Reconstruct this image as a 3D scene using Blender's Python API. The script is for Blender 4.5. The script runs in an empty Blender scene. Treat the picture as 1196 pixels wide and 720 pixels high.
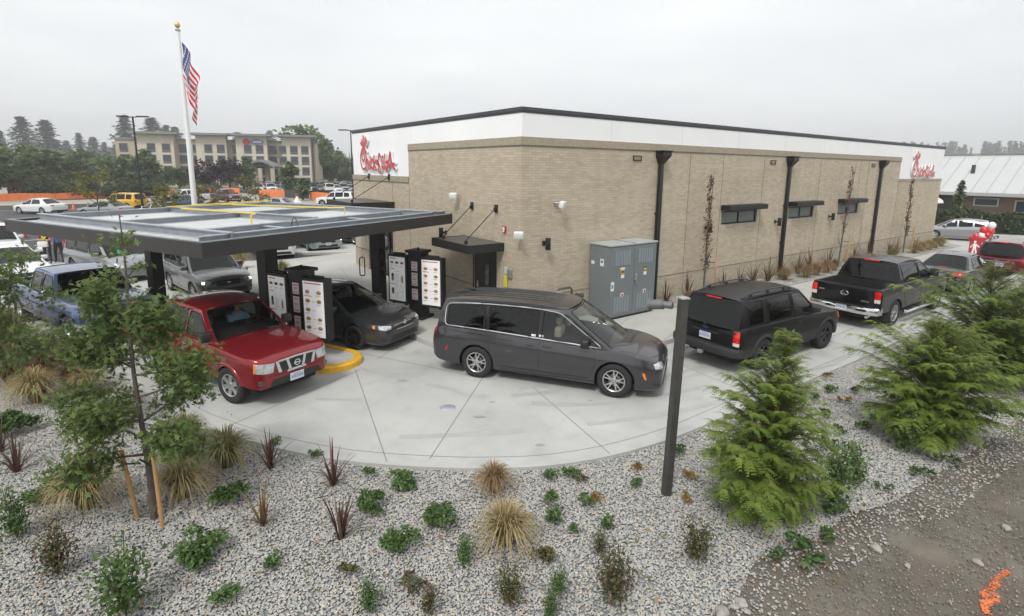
import bpy, bmesh, math, random
import numpy as np
from mathutils import Vector, Matrix, Euler
from mathutils.bvhtree import BVHTree
from mathutils.geometry import tessellate_polygon

SC = bpy.context.scene
COL = SC.collection
R = math.radians
PI = math.pi

# ------------------------------------------------------------------ camera (metres; eye at 4.646 m)
F_PX, CY, PITCH, ROLL, EYE = 632.92, 314.9, .1829, .0105, 4.646
cam = bpy.data.cameras.new('camera')
cam.sensor_width = 36; cam.lens = F_PX / 1196 * 36
cam.shift_y = -(360 - CY) / 1196
cam.clip_end = 6000; cam.clip_start = .1
camo = bpy.data.objects.new('camera', cam); COL.objects.link(camo)
camo.matrix_world = Matrix.Translation((0, 0, EYE)) @ Matrix.Rotation(PI/2 - PITCH, 4, 'X') @ Matrix.Rotation(ROLL, 4, 'Z')
SC.camera = camo

def ray(px, py):
    X, Y = px - 598, py - CY
    c, s = math.cos(ROLL), math.sin(ROLL)
    X, Y = X*c + Y*s, -X*s + Y*c
    c, s = math.cos(PITCH), math.sin(PITCH)
    return Vector((X, F_PX*c - Y*s, -F_PX*s - Y*c)) / F_PX
def G(px, py, z=0):
    """point of the ground (or of height z) read off the survey of the photograph"""
    d = ray(px, py); t = (z - EYE) / d.z
    return Vector((d.x*t, d.y*t, z))
def AT(px, dist):
    """ground point at a horizontal distance along a bearing"""
    d = ray(px, 200); k = dist / math.hypot(d.x, d.y)
    return Vector((d.x*k, d.y*k, 0))
def HT(px, py, P):
    d = ray(px, py); return EYE + d.z * math.hypot(P[0], P[1]) / math.hypot(d.x, d.y)

# ------------------------------------------------------------------ materials
MATS = {}
def nt(name):
    m = bpy.data.materials.new(name); m.use_nodes = True
    n = m.node_tree.nodes; l = m.node_tree.links
    return m, n, l, n['Principled BSDF']
def mat(name, col, rough=.6, metal=0., var=0., scale=8., bump=0., bscale=60., coat=0., spec=.5, emit=0., col2=None, detail=4, rvar=0.):
    if name in MATS: return MATS[name]
    m, n, l, b = nt(name)
    b.inputs['Roughness'].default_value = rough
    b.inputs['Metallic'].default_value = metal
    b.inputs['Specular IOR Level'].default_value = spec
    b.inputs['Coat Weight'].default_value = coat
    b.inputs['Coat Roughness'].default_value = .04
    c = (*col, 1); b.inputs['Base Color'].default_value = c
    if emit:
        b.inputs['Emission Color'].default_value = c; b.inputs['Emission Strength'].default_value = emit
    if var or bump or col2 or rvar:
        tc = n.new('ShaderNodeTexCoord')
        if var or col2 or rvar:
            no = n.new('ShaderNodeTexNoise'); no.inputs['Scale'].default_value = scale; no.inputs['Detail'].default_value = detail
            no.inputs['Roughness'].default_value = .65
            l.new(tc.outputs['Object'], no.inputs['Vector'])
            rp = n.new('ShaderNodeValToRGB'); l.new(no.outputs['Fac'], rp.inputs['Fac'])
            rp.color_ramp.elements[0].position = .3; rp.color_ramp.elements[1].position = .7
            a = col2 if col2 else [x*(1-var) for x in col]
            d = col if col2 else [min(1, x*(1+var)) for x in col]
            rp.color_ramp.elements[0].color = (*a, 1); rp.color_ramp.elements[1].color = (*d, 1)
            if var or col2: l.new(rp.outputs['Color'], b.inputs['Base Color'])
            if rvar:
                mr = n.new('ShaderNodeMapRange'); mr.inputs['To Min'].default_value = max(.02, rough-rvar); mr.inputs['To Max'].default_value = rough+rvar
                l.new(no.outputs['Fac'], mr.inputs['Value']); l.new(mr.outputs['Result'], b.inputs['Roughness'])
        if bump:
            nb = n.new('ShaderNodeTexNoise'); nb.inputs['Scale'].default_value = bscale; nb.inputs['Detail'].default_value = 5
            l.new(tc.outputs['Object'], nb.inputs['Vector'])
            bp = n.new('ShaderNodeBump'); bp.inputs['Strength'].default_value = bump; bp.inputs['Distance'].default_value = .02
            l.new(nb.outputs['Fac'], bp.inputs['Height']); l.new(bp.outputs['Normal'], b.inputs['Normal'])
    MATS[name] = m
    return m
def glass(name, tint, refl=1.):
    if name in MATS: return MATS[name]
    m, n, l, b = nt(name); n.remove(b)
    out = n['Material Output']
    tr = n.new('ShaderNodeBsdfTransparent'); tr.inputs[0].default_value = (*tint, 1)
    gl = n.new('ShaderNodeBsdfGlossy'); gl.inputs['Roughness'].default_value = .03; gl.inputs[0].default_value = (refl, refl, refl, 1)
    lw = n.new('ShaderNodeLayerWeight'); lw.inputs['Blend'].default_value = .5
    pw = n.new('ShaderNodeMath'); pw.operation = 'POWER'; pw.inputs[1].default_value = 4
    l.new(lw.outputs['Facing'], pw.inputs[0])
    mr = n.new('ShaderNodeMapRange'); mr.inputs['To Min'].default_value = .045; mr.inputs['To Max'].default_value = .95
    l.new(pw.outputs[0], mr.inputs['Value'])
    mx = n.new('ShaderNodeMixShader'); l.new(mr.outputs['Result'], mx.inputs[0]); l.new(tr.outputs[0], mx.inputs[1]); l.new(gl.outputs[0], mx.inputs[2])
    l.new(mx.outputs[0], out.inputs['Surface'])
    MATS[name] = m
    return m
def leafmat(name, cols, rough=.55, trans=.25, attr=True):
    """foliage whose leaves differ: each leaf carries its own random value"""
    if name in MATS: return MATS[name]
    m, n, l, b = nt(name)
    a = n.new('ShaderNodeAttribute'); a.attribute_name = 'leaf'
    rp = n.new('ShaderNodeValToRGB'); e = rp.color_ramp.elements
    while len(e) < len(cols): e.new(.5)
    for i, c in enumerate(cols):
        e[i].position = i / (len(cols)-1); e[i].color = (*c, 1)
    l.new(a.outputs['Fac'], rp.inputs['Fac'])
    l.new(rp.outputs['Color'], b.inputs['Base Color'])
    b.inputs['Roughness'].default_value = rough; b.inputs['Specular IOR Level'].default_value = .35
    tl = n.new('ShaderNodeBsdfTranslucent'); l.new(rp.outputs['Color'], tl.inputs['Color'])
    mx = n.new('ShaderNodeMixShader'); mx.inputs[0].default_value = trans
    l.new(b.outputs[0], mx.inputs[1]); l.new(tl.outputs[0], mx.inputs[2]); l.new(mx.outputs[0], n['Material Output'].inputs['Surface'])
    MATS[name] = m
    return m

# ------------------------------------------------------------------ mesh helpers
def tag(o, label=None, cat=None, group=None, kind=None):
    if label: o['label'] = label
    if cat: o['category'] = cat
    if group: o['group'] = group
    if kind: o['kind'] = kind
    return o
def empty(name, loc=(0, 0, 0), rz=0, label=None, cat=None, group=None, parent=None):
    o = bpy.data.objects.new(name, None); COL.objects.link(o)
    o.location = loc; o.rotation_euler = (0, 0, rz); o.empty_display_size = .2
    if parent: o.parent = parent
    return tag(o, label, cat, group)
def kids(o): return list(o.children)
def copy_tree(o, parent=None):
    c = o.copy(); COL.objects.link(c)
    if parent: c.parent = parent
    for ch in kids(o): copy_tree(ch, c)
    return c
class MB:
    def __init__(s): s.v = []; s.f = []; s.m = []; s.uv = {}
    def add(s, vs, fs, mi=0):
        k = len(s.v); s.v.extend(tuple(x) for x in vs)
        for f in fs: s.f.append(tuple(i+k for i in f)); s.m.append(mi)
        return s
    def box(s, x0, x1, y0, y1, z0, z1, mi=0, T=None):
        vs = [(x, y, z) for z in (z0, z1) for y in (y0, y1) for x in (x0, x1)]
        if T: vs = [T @ Vector(v) for v in vs]
        return s.add(vs, [(0, 2, 3, 1), (4, 5, 7, 6), (0, 1, 5, 4), (2, 6, 7, 3), (0, 4, 6, 2), (1, 3, 7, 5)], mi)
    def rbox(s, x0, x1, y0, y1, z0, z1, r=.02, mi=0, T=None, seg=2):
        bm = bmesh.new(); bmesh.ops.create_cube(bm, size=1)
        for v in bm.verts: v.co = Vector(((x0+x1)/2 + v.co.x*(x1-x0), (y0+y1)/2 + v.co.y*(y1-y0), (z0+z1)/2 + v.co.z*(z1-z0)))
        r = min(r, .49*min(abs(x1-x0), abs(y1-y0), abs(z1-z0)))
        bmesh.ops.bevel(bm, geom=bm.edges[:], offset=r, segments=seg, affect='EDGES', profile=.5)
        bm.verts.index_update()
        vs = [v.co.copy() for v in bm.verts]
        if T: vs = [T @ v for v in vs]
        s.add(vs, [[v.index for v in f.verts] for f in bm.faces], mi); bm.free(); return s
    def tube(s, pts, r, n=8, mi=0, caps=True):
        pts = [Vector(p) for p in pts]
        rs = r if hasattr(r, '__len__') else [r]*len(pts)
        k = len(s.v); prev = None
        for i, p in enumerate(pts):
            a = pts[max(i-1, 0)]; b = pts[min(i+1, len(pts)-1)]
            t = (b-a).normalized() if (b-a).length > 1e-9 else Vector((0, 0, 1))
            if prev is None:
                q = t.cross(Vector((0, 0, 1)));
                if q.length < 1e-3: q = t.cross(Vector((1, 0, 0)))
            else: q = prev - t*prev.dot(t)
            q.normalize(); prev = q; w = t.cross(q)
            for j in range(n):
                an = 2*PI*j/n; s.v.append(tuple(p + (q*math.cos(an) + w*math.sin(an))*rs[i]))
        for i in range(len(pts)-1):
            for j in range(n):
                s.f.append((k+i*n+j, k+i*n+(j+1) % n, k+(i+1)*n+(j+1) % n, k+(i+1)*n+j)); s.m.append(mi)
        if caps:
            s.f.append(tuple(k+j for j in range(n))[::-1]); s.m.append(mi)
            s.f.append(tuple(k+(len(pts)-1)*n+j for j in range(n))); s.m.append(mi)
        return s
    def lathe(s, prof, c=(0, 0, 0), n=24, axis='Z', mi=0, T=None):
        k = len(s.v)
        for (r, h) in prof:
            for j in range(n):
                a = 2*PI*j/n; x, y, z = r*math.cos(a), r*math.sin(a), h
                if axis == 'Y': x, y, z = x, z, y
                if axis == 'X': x, y, z = z, x, y
                p = Vector((x+c[0], y+c[1], z+c[2]))
                if T: p = T @ p
                s.v.append(tuple(p))
        for i in range(len(prof)-1):
            for j in range(n):
                s.f.append((k+i*n+j, k+i*n+(j+1) % n, k+(i+1)*n+(j+1) % n, k+(i+1)*n+j)); s.m.append(mi)
        return s
    def prism(s, poly, z0, z1, mi=0, T=None, top=True, bot=True):
        """polygon in xy, extruded along z"""
        n = len(poly)
        vs = [Vector((x, y, z0)) for x, y in poly] + [Vector((x, y, z1)) for x, y in poly]
        if T: vs = [T @ v for v in vs]
        fs = [(i, (i+1) % n, n+(i+1) % n, n+i) for i in range(n)]
        if top: fs.append(tuple(range(n, 2*n)))
        if bot: fs.append(tuple(range(n))[::-1])
        return s.add(vs, fs, mi)
    def grid(s, rows, mi=0, closed=False):
        """rows of points, quads between"""
        k = len(s.v); nr, ncol = len(rows), len(rows[0])
        for r in rows: s.v.extend(tuple(p) for p in r)
        for i in range(nr-1):
            for j in range(ncol if closed else ncol-1):
                s.f.append((k+i*ncol+j, k+i*ncol+(j+1) % ncol, k+(i+1)*ncol+(j+1) % ncol, k+(i+1)*ncol+j)); s.m.append(mi)
        return s
    def build(s, name, mats, parent=None, smooth=None, loc=None, fix=True):
        me = bpy.data.meshes.new(name); me.from_pydata(s.v, [], s.f)
        for m in (mats if isinstance(mats, (list, tuple)) else [mats]): me.materials.append(m)
        if len(me.polygons): me.polygons.foreach_set('material_index', s.m)
        if fix:
            bm = bmesh.new(); bm.from_mesh(me); bmesh.ops.recalc_face_normals(bm, faces=bm.faces); bm.to_mesh(me); bm.free()
        if smooth is not None and len(me.polygons):
            me.polygons.foreach_set('use_smooth', [True]*len(me.polygons))
            me.set_sharp_from_angle(angle=R(smooth))
        me.update()
        o = bpy.data.objects.new(name, me); COL.objects.link(o)
        if parent: o.parent = parent
        if loc is not None: o.location = loc
        return o
def rot(axis, a): return Matrix.Rotation(a, 4, axis)
def tr(x, y, z): return Matrix.Translation((x, y, z))
def uv_box(o):
    """planar uvs in metres along each face: u runs along the wall, v is height"""
    me = o.data; uv = me.uv_layers.new(name='UVMap')
    for p in me.polygons:
        n = p.normal
        for li in p.loop_indices:
            c = me.vertices[me.loops[li].vertex_index].co
            if abs(n.z) > .7: w = (c.x, c.y)
            elif abs(n.x) > abs(n.y): w = (c.y, c.z)
            else: w = (c.x, c.z)
            uv.data[li].uv = w
# ------------------------------------------------------------------ world, sun
SUN_EL, SUN_AZ = R(52), R(200)        # azimuth measured from +Y towards +X
w = bpy.data.worlds.new('World'); SC.world = w; w.use_nodes = True
n = w.node_tree.nodes; l = w.node_tree.links
bg = n['Background']
sky = n.new('ShaderNodeTexSky'); sky.sky_type = 'NISHITA'; sky.sun_disc = False
sky.sun_elevation = SUN_EL; sky.sun_rotation = SUN_AZ; sky.air_density = 1.2; sky.dust_density = 4; sky.ozone_density = 1
hs = n.new('ShaderNodeHueSaturation'); hs.inputs['Saturation'].default_value = .12
l.new(sky.outputs[0], hs.inputs['Color'])
tc = n.new('ShaderNodeTexCoord')
sep = n.new('ShaderNodeSeparateXYZ'); l.new(tc.outputs['Generated'], sep.inputs[0])
mp = n.new('ShaderNodeMapping'); mp.inputs['Scale'].default_value = (1.3, 1.3, 5)
l.new(tc.outputs['Generated'], mp.inputs['Vector'])
no = n.new('ShaderNodeTexNoise'); no.inputs['Scale'].default_value = 1.6; no.inputs['Detail'].default_value = 5; no.inputs['Roughness'].default_value = .5
l.new(mp.outputs[0], no.inputs['Vector'])
cl = n.new('ShaderNodeValToRGB')       # the cloud layer: pale grey, a little brighter where thin
cl.color_ramp.elements[0].position = .3; cl.color_ramp.elements[0].color = (.75, .775, .795, 1)
cl.color_ramp.elements[1].position = .72; cl.color_ramp.elements[1].color = (.92, .935, .945, 1)
l.new(no.outputs['Fac'], cl.inputs['Fac'])
mx = n.new('ShaderNodeMix'); mx.data_type = 'RGBA'; mx.inputs[0].default_value = .92
br_ = n.new('ShaderNodeVectorMath'); br_.operation = 'SCALE'; br_.inputs['Scale'].default_value = 8.35; l.new(cl.outputs[0], br_.inputs[0])
l.new(hs.outputs[0], mx.inputs[6]); l.new(br_.outputs[0], mx.inputs[7])
l.new(mx.outputs[2], bg.inputs['Color']); bg.inputs['Strength'].default_value = .1
sun = bpy.data.lights.new('sun', 'SUN'); sun.energy = 1.5; sun.angle = R(14); sun.color = (1, .965, .92)
so = bpy.data.objects.new('sun', sun); COL.objects.link(so)
dirv = Vector((math.sin(SUN_AZ)*math.cos(SUN_EL), math.cos(SUN_AZ)*math.cos(SUN_EL), math.sin(SUN_EL)))
so.rotation_euler = dirv.to_track_quat('Z', 'Y').to_euler(); so.location = dirv*200
SC.view_settings.view_transform = 'Standard'; SC.view_settings.look = 'None'; SC.view_settings.gamma = 1; SC.view_settings.exposure = .66
SC.render.engine = 'CYCLES'; SC.cycles.use_denoising = True
SC.cycles.max_bounces = 6; SC.cycles.transparent_max_bounces = 16; SC.cycles.volume_bounces = 0; SC.cycles.diffuse_bounces = 3
SC.cycles.use_adaptive_sampling = True; SC.cycles.adaptive_threshold = .02

# ------------------------------------------------------------------ ground
def concrete(name, c0, c1, stain, scale=.6):
    m, n, l, b = nt(name)
    tc = n.new('ShaderNodeTexCoord')
    a = n.new('ShaderNodeTexNoise'); a.inputs['Scale'].default_value = scale; a.inputs['Detail'].default_value = 8; a.inputs['Roughness'].default_value = .62
    f = n.new('ShaderNodeTexNoise'); f.inputs['Scale'].default_value = 90; f.inputs['Detail'].default_value = 3
    st = n.new('ShaderNodeTexNoise'); st.inputs['Scale'].default_value = 1.1; st.inputs['Detail'].default_value = 3; st.inputs['Distortion'].default_value = .8
    for q in (a, f, st): l.new(tc.outputs['Object'], q.inputs['Vector'])
    r = n.new('ShaderNodeValToRGB'); r.color_ramp.elements[0].position = .3; r.color_ramp.elements[1].position = .72
    r.color_ramp.elements[0].color = (*c0, 1); r.color_ramp.elements[1].color = (*c1, 1); l.new(a.outputs['Fac'], r.inputs['Fac'])
    r2 = n.new('ShaderNodeValToRGB'); r2.color_ramp.elements[0].position = .26; r2.color_ramp.elements[1].position = .46
    r2.color_ramp.elements[0].color = (*stain, 1); r2.color_ramp.elements[1].color = (1, 1, 1, 1); l.new(st.outputs['Fac'], r2.inputs['Fac'])
    r3 = n.new('ShaderNodeValToRGB'); r3.color_ramp.elements[0].position = .25; r3.color_ramp.elements[1].position = .6
    r3.color_ramp.elements[0].color = (.86, .86, .86, 1); r3.color_ramp.elements[1].color = (1, 1, 1, 1); l.new(f.outputs['Fac'], r3.inputs['Fac'])
    m1 = n.new('ShaderNodeMix'); m1.data_type = 'RGBA'; m1.blend_type = 'MULTIPLY'; m1.inputs[0].default_value = 1
    m2 = n.new('ShaderNodeMix'); m2.data_type = 'RGBA'; m2.blend_type = 'MULTIPLY'; m2.inputs[0].default_value = 1
    l.new(r.outputs[0], m1.inputs[6]); l.new(r2.outputs[0], m1.inputs[7]); l.new(m1.outputs[2], m2.inputs[6]); l.new(r3.outputs[0], m2.inputs[7])
    l.new(m2.outputs[2], b.inputs['Base Color']); b.inputs['Roughness'].default_value = .85
    bp = n.new('ShaderNodeBump'); bp.inputs['Strength'].default_value = .12; bp.inputs['Distance'].default_value = .01
    l.new(f.outputs['Fac'], bp.inputs['Height']); l.new(bp.outputs[0], b.inputs['Normal'])
    return m
CONC = concrete('pale_concrete', (.375, .38, .365), (.505, .505, .48), (.84, .84, .83))
WALK = concrete('walk_concrete', (.40, .395, .37), (.48, .475, .445), (.86, .86, .85))
JOINT = mat('joint_filler', (.22, .22, .21), .9)
ASPH = mat('asphalt', (.055, .055, .058), .85, var=.25, scale=1.2, bump=.2, bscale=150, detail=8)
FARDIRT = mat('graded_dirt', (.38, .35, .30), .95, col2=(.29, .265, .22), scale=.12, bump=.2, bscale=3, detail=8)
WHITEP = mat('white_line_paint', (.72, .72, .70), .6, var=.1, scale=10)
YELLOWP = mat('yellow_paint', (.72, .40, .025), .45, var=.12, scale=7)

def sheet(name, poly, z, m, thick=.0, mats=None):
    b = MB()
    n_ = len(poly); tri = tessellate_polygon([[Vector((p[0], p[1], 0)) for p in poly]])
    b.add([(p[0], p[1], z) for p in poly], tri, 0)
    if thick:
        b.add([(p[0], p[1], z) for p in poly] + [(p[0], p[1], z-thick) for p in poly], [(i, (i+1) % n_, n_+(i+1) % n_, n_+i) for i in range(n_)], 0)
    return b
def up(o):
    # tessellated sheets: make every near-horizontal face look up
    me = o.data; bm = bmesh.new(); bm.from_mesh(me)
    for f in bm.faces:
        f.normal_update()
        if f.normal.z < -.5: f.normal_flip()
    bm.to_mesh(me); bm.free(); return o
def spline(pts, n=8):
    P = [Vector((p[0], p[1], 0)) for p in pts]; out = []
    for i in range(len(P)-1):
        p0 = P[max(i-1, 0)]; p1 = P[i]; p2 = P[i+1]; p3 = P[min(i+2, len(P)-1)]
        for k in range(n):
            t = k/n
            out.append(.5*((2*p1) + (p2-p0)*t + (2*p0-5*p1+4*p2-p3)*t*t + (3*p1-p0-3*p2+p3)*t**3))
    out.append(P[-1]); return out

# building frame and lane frame
BX, BY, BTH = .2241, 15.0783, .6351
BL = tr(BX, BY, 0) @ rot('Z', BTH)            # local x along the long wall, local y along the entrance wall
KX, KY, KTH = -6.721, 11.603, -R(27.16)
KL = tr(KX, KY, 0) @ rot('Z', KTH)            # local x = driving direction, local y = across the lanes, away
def bw(x, y, z=0): return BL @ Vector((x, y, z))
def kw(x, y, z=0): return KL @ Vector((x, y, z))

b = MB(); b.add([(-3000, -40, -.1), (3000, -40, -.1), (3000, 3600, -.1), (-3000, 3600, -.1)], [(0, 1, 2, 3)])
tag(b.build('ground', FARDIRT, fix=False), kind='structure')

edge_pts = [(-40, 33.4), (-30, 26.4), (-22.5, 21.2), (-16.66, 17.09), (-12.83, 14.51), (-9.7, 12.24), (-6.58, 9.84), (-5.5, 9.15), (-4.31, 8.56), (-3.16, 8.15), (-2.26, 7.96), (-1.3, 7.86), (-.48, 7.84), (.5, 7.92), (1.47, 8.19), (2.43, 8.64), (3.35, 9.21), (4.8, 10.28), (6.94, 11.79), (9.27, 13.45), (14, 16.95), (20, 21.4), (30, 28.8), (40, 36.2), (60, 51)]
edge = spline(edge_pts, 6)
far_side = [(70, 60), (52, 66), (30, 42), (0, 40), (-14, 34), (-28, 44), (-48, 48)]
poly = [(p.x, p.y) for p in edge] + far_side
d = sheet('driveway', poly, 0, CONC, .12)
# saw-cut joints and the edge band belong to the slab  # TRACKS: rubber marks of the turning lane
def strip(b, pts, wd, z, mi):
    pts = [Vector((p[0], p[1], 0)) for p in pts]; L = []; Rr = []
    for i, p in enumerate(pts):
        t = (pts[min(i+1, len(pts)-1)] - pts[max(i-1, 0)]).normalized(); q = Vector((-t.y, t.x, 0))*wd/2
        L.append((p.x+q.x, p.y+q.y, z)); Rr.append((p.x-q.x, p.y-q.y, z))
    b.grid([L, Rr], mi)
band = []
for i, p in enumerate(edge):
    t = (edge[min(i+1, len(edge)-1)] - edge[max(i-1, 0)]).normalized(); band.append((p.x - t.y*.33, p.y + t.x*.33))
strip(d, band[8:], .012, .004, 1)
for a, c in (((566, 438), (502, 536)), ((622, 452), (712, 530)), ((775, 418), (880, 462)), ((415, 432), (452, 540)), ((497, 383), (556, 392)), ((556, 440), (448, 418)),
             ((448, 418), (372, 404)), ((262, 500), (420, 432)), ((905, 440), (985, 425)), ((1000, 392), (1060, 400)), ((836, 398), (905, 438)), ((497, 383), (440, 420))):
    A = G(*a); B = G(*c); strip(d, [A, B], .016, .004, 1)
for t_ in (0, 6, 12, 18, 24, 30):
    A = bw(6.5+t_, -3.2); B = bw(6.5+t_+.3, -7.6); strip(d, [A, B], .016, .0045, 1)
A = bw(6, -5.4); B = bw(36, -5.2); strip(d, [A, B], .016, .0048, 1)
rng = random.Random(5)
tag(up(d.build('driveway', [CONC, JOINT], fix=False)), kind='structure')

# oil spots and a round cover on the slab
b = MB()
for q in ((560, 487), (575, 470), (690, 468), (395, 420), (470, 445), (630, 520), (850, 425), (872, 424), (1010, 372), (1030, 380), (150, 396), (133, 405)):
    P = G(*q); a0 = rng.random()*6; r0 = rng.uniform(.03, .08)
    b.add([(P.x + math.cos(a0+k*PI/5)*r0*rng.uniform(.5, 1.2)*1.7, P.y + math.sin(a0+k*PI/5)*r0*rng.uniform(.4, 1), .0062) for k in range(10)], [tuple(range(10))])
o = b.build('driveway_stain', mat('oil_stain', (.30, .295, .285), .6), fix=False); tag(up(o), kind='structure')
P = G(523, 477)
b = MB(); b.lathe([(.001, .012), (.15, .012), (.16, .007), (.16, .0)], (P.x, P.y, 0), 24)
tag(b.build('cleanout_cover', mat('pale_metal_cover', (.55, .57, .60), .4, .6, var=.1), smooth=30), 'pale round cover set in the concrete driveway', 'cover')

# faint rubber tracks where every car turns
RUB = mat('rubbed_concrete', (.40, .40, .385), .8, col2=(.34, .34, .325), scale=3, detail=8)
b = MB()
for off_ in (-.78, .78):
    for base_ in ([(-9.8, 11.6), (-6, 9.9), (-2, 9.6), (2.2, 10.4), (5.2, 11.9), (9, 14.5), (16, 19.6)], [(-4.5, 13.6), (-1.5, 11.9), (1.3, 11.0), (4.6, 12.3), (8, 14.6)]):
        ps = spline(base_, 8); q = []
        for i, p in enumerate(ps):
            t = (ps[min(i+1, len(ps)-1)] - ps[max(i-1, 0)]).normalized(); q.append((p.x - t.y*off_, p.y + t.x*off_))
        for k in range(0, len(q)-2, 2):
            if rng.random() < .55: strip(b, q[k:k+3], rng.uniform(.10, .2), .0022, 0)
tag(up(b.build('tyre_track', RUB, fix=False)), kind='structure')

# pavement round the building, one kerb step up
walk = [bw(x, y) for x, y in ((34.5, -3.1), (6, -3.15), (.5, -3.15), (-1.2, -2.6), (-2.4, -1.4), (-2.75, .5), (-2.8, 3.1))]
walk += [kw(-1.2, 5.35), kw(-5.5, 5.55), kw(-10.5, 5.8), kw(-11.4, 6.8), kw(-10.2, 8.6)]
walk += [G(318, 308), G(413, 297.5), bw(-1.5, 18), bw(30, 18), bw(37.5, 6), bw(36.5, -1.4)]
pl = [(p.x, p.y) for p in walk]
d = sheet('pavement', pl, .13, WALK, .13)
for a, c in (((447, 382), (540, 345)), ((690, 400), (735, 372)), ((775, 398), (800, 380)), ((420, 345), (398, 312)), ((360, 320), (450, 345)), ((340, 312), (420, 296)), ((540, 372), (516, 351))):
    strip(d, [G(*a, .13), G(*c, .13)], .014, .134, 1)
for t_ in (7, 10, 13, 16, 19, 22, 25, 28, 31): strip(d, [bw(t_, -1.4), bw(t_, -3.1)], .014, .134, 1)
tag(up(d.build('pavement', [WALK, JOINT], fix=False)), kind='structure')
# yellow warning line painted at the pavement corner
b = MB(); pts = [G(x, y) for x, y in ((446, 372), (470, 378.5), (484, 384), (496, 388.5), (516, 391.5), (540, 391))]
strip(b, spline(pts, 5), .11, .005, 0)
tag(up(b.build('yellow_curb_line', YELLOWP, fix=False)), kind='structure')

# parking lot asphalt
lot = [G(322, 304), G(413, 296.5), bw(-3, 20), bw(30, 24), bw(60, 60), (-10, 66), G(405, 243), G(300, 243), G(230, 243), G(130, 243), G(20, 246), G(-40, 248), (-60, 44), (-26, 27.2), (-20, 25.2)]
d = sheet('parking_lot', [(p[0], p[1]) for p in lot], .006, ASPH)
for i in range(9):
    A = G(413, 297) + Vector((-2.9*i*.93 - .2, .25*i*.93, 0)); dd = Vector((1.3, 5.2, 0)).normalized()
    strip(d, [A + dd*.2, A + dd*5], .11, .011, 1)
for i in range(12):
    A = Vector((-38 + i*2.9, 44 + i*.55, 0)); strip(d, [A, A + Vector((-.9, 5, 0))], .11, .011, 1)
tag(up(d.build('parking_lot', [ASPH, WHITEP], fix=False)), kind='structure')
lot2 = [(-46, 100), (-14, 96), (10, 104), (8, 125), (-62, 128), (-70, 112)]
tag(up(sheet('hotel_parking_lot', lot2, -.02, ASPH).build('hotel_parking_lot', ASPH, fix=False)), kind='structure')
GRASS = mat('dry_lawn', (.10, .13, .05), .95, col2=(.15, .145, .07), scale=.4, detail=8)
tag(up(sheet('verge', [(-160, 118), (-72, 108), (-64, 124), (-30, 132), (40, 122), (200, 300), (-400, 300)], -.03, GRASS).build('verge', GRASS, fix=False)), kind='structure')

# pebble bed: a base sheet and the pebbles themselves
def pebblemat(name, cols, scale):
    m, n, l, b_ = nt(name)
    oi = n.new('ShaderNodeObjectInfo'); rp = n.new('ShaderNodeValToRGB'); rp.color_ramp.interpolation = 'CONSTANT'
    e = rp.color_ramp.elements
    while len(e) < len(cols): e.new(.5)
    for i, c in enumerate(cols): e[i].position = i/len(cols); e[i].color = (*c, 1)
    l.new(oi.outputs['Random'], rp.inputs['Fac'])
    tc = n.new('ShaderNodeTexCoord'); no = n.new('ShaderNodeTexNoise'); no.inputs['Scale'].default_value = 3; no.inputs['Detail'].default_value = 5
    l.new(tc.outputs['Object'], no.inputs['Vector'])
    mr = n.new('ShaderNodeMapRange'); mr.inputs['To Min'].default_value = .7; mr.inputs['To Max'].default_value = 1.25; l.new(no.outputs['Fac'], mr.inputs['Value'])
    mu = n.new('ShaderNodeVectorMath'); mu.operation = 'SCALE'; l.new(rp.outputs[0], mu.inputs[0]); l.new(mr.outputs[0], mu.inputs['Scale'])
    l.new(mu.outputs[0], b_.inputs['Base Color']); b_.inputs['Roughness'].default_value = .75; b_.inputs['Specular IOR Level'].default_value = .3
    return m
PEB = pebblemat('river_pebbles', [(.33, .335, .32), (.42, .415, .395), (.25, .26, .26), (.45, .425, .375), (.39, .355, .295), (.29, .305, .31), (.40, .40, .385), (.51, .485, .43), (.35, .355, .345), (.29, .285, .275), (.45, .37, .285), (.37, .375, .37)], 1)
def voro(name, cols, scale, dist=.03):
    m, n, l, b_ = nt(name)
    tc = n.new('ShaderNodeTexCoord'); vo = n.new('ShaderNodeTexVoronoi'); vo.inputs['Scale'].default_value = scale
    l.new(tc.outputs['Object'], vo.inputs['Vector'])
    rp = n.new('ShaderNodeValToRGB'); e = rp.color_ramp.elements; rp.color_ramp.interpolation = 'CONSTANT'
    while len(e) < len(cols): e.new(.5)
    for i, c in enumerate(cols): e[i].position = i/len(cols); e[i].color = (*c, 1)
    sx = n.new('ShaderNodeSeparateXYZ'); l.new(vo.outputs['Color'], sx.inputs[0]); l.new(sx.outputs[0], rp.inputs['Fac'])
    l.new(rp.outputs[0], b_.inputs['Base Color']); b_.inputs['Roughness'].default_value = .9
    bp = n.new('ShaderNodeBump'); bp.inputs['Strength'].default_value = .8; bp.inputs['Distance'].default_value = dist; bp.invert = True
    l.new(vo.outputs['Distance'], bp.inputs['Height']); l.new(bp.outputs[0], b_.inputs['Normal'])
    return m
PEBBASE = voro('gravel_base', [(.24, .245, .245), (.29, .295, .29), (.19, .20, .205), (.32, .31, .285), (.25, .265, .27), (.33, .325, .31)], 34)
dirt_edge = [(1.75, 4.2), (2.1, 4.95), (2.6, 5.35), (3.1, 5.95), (3.9, 6.25), (4.7, 6.8), (5.6, 7.15), (6.41, 7.66), (7.9, 8.6), (9.91, 9.85), (13, 12.3), (18, 16.5), (26, 22.8), (40, 34)]
de = spline(dirt_edge, 6)
bedpoly = [(p.x, p.y) for p in edge if -26 < p.x < 38] + [(p.x, p.y) for p in de][::-1] + [(1.2, 3.4), (-9, 3.4), (-14, 6), (-30, 17), (-30, 25.5)]
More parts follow.
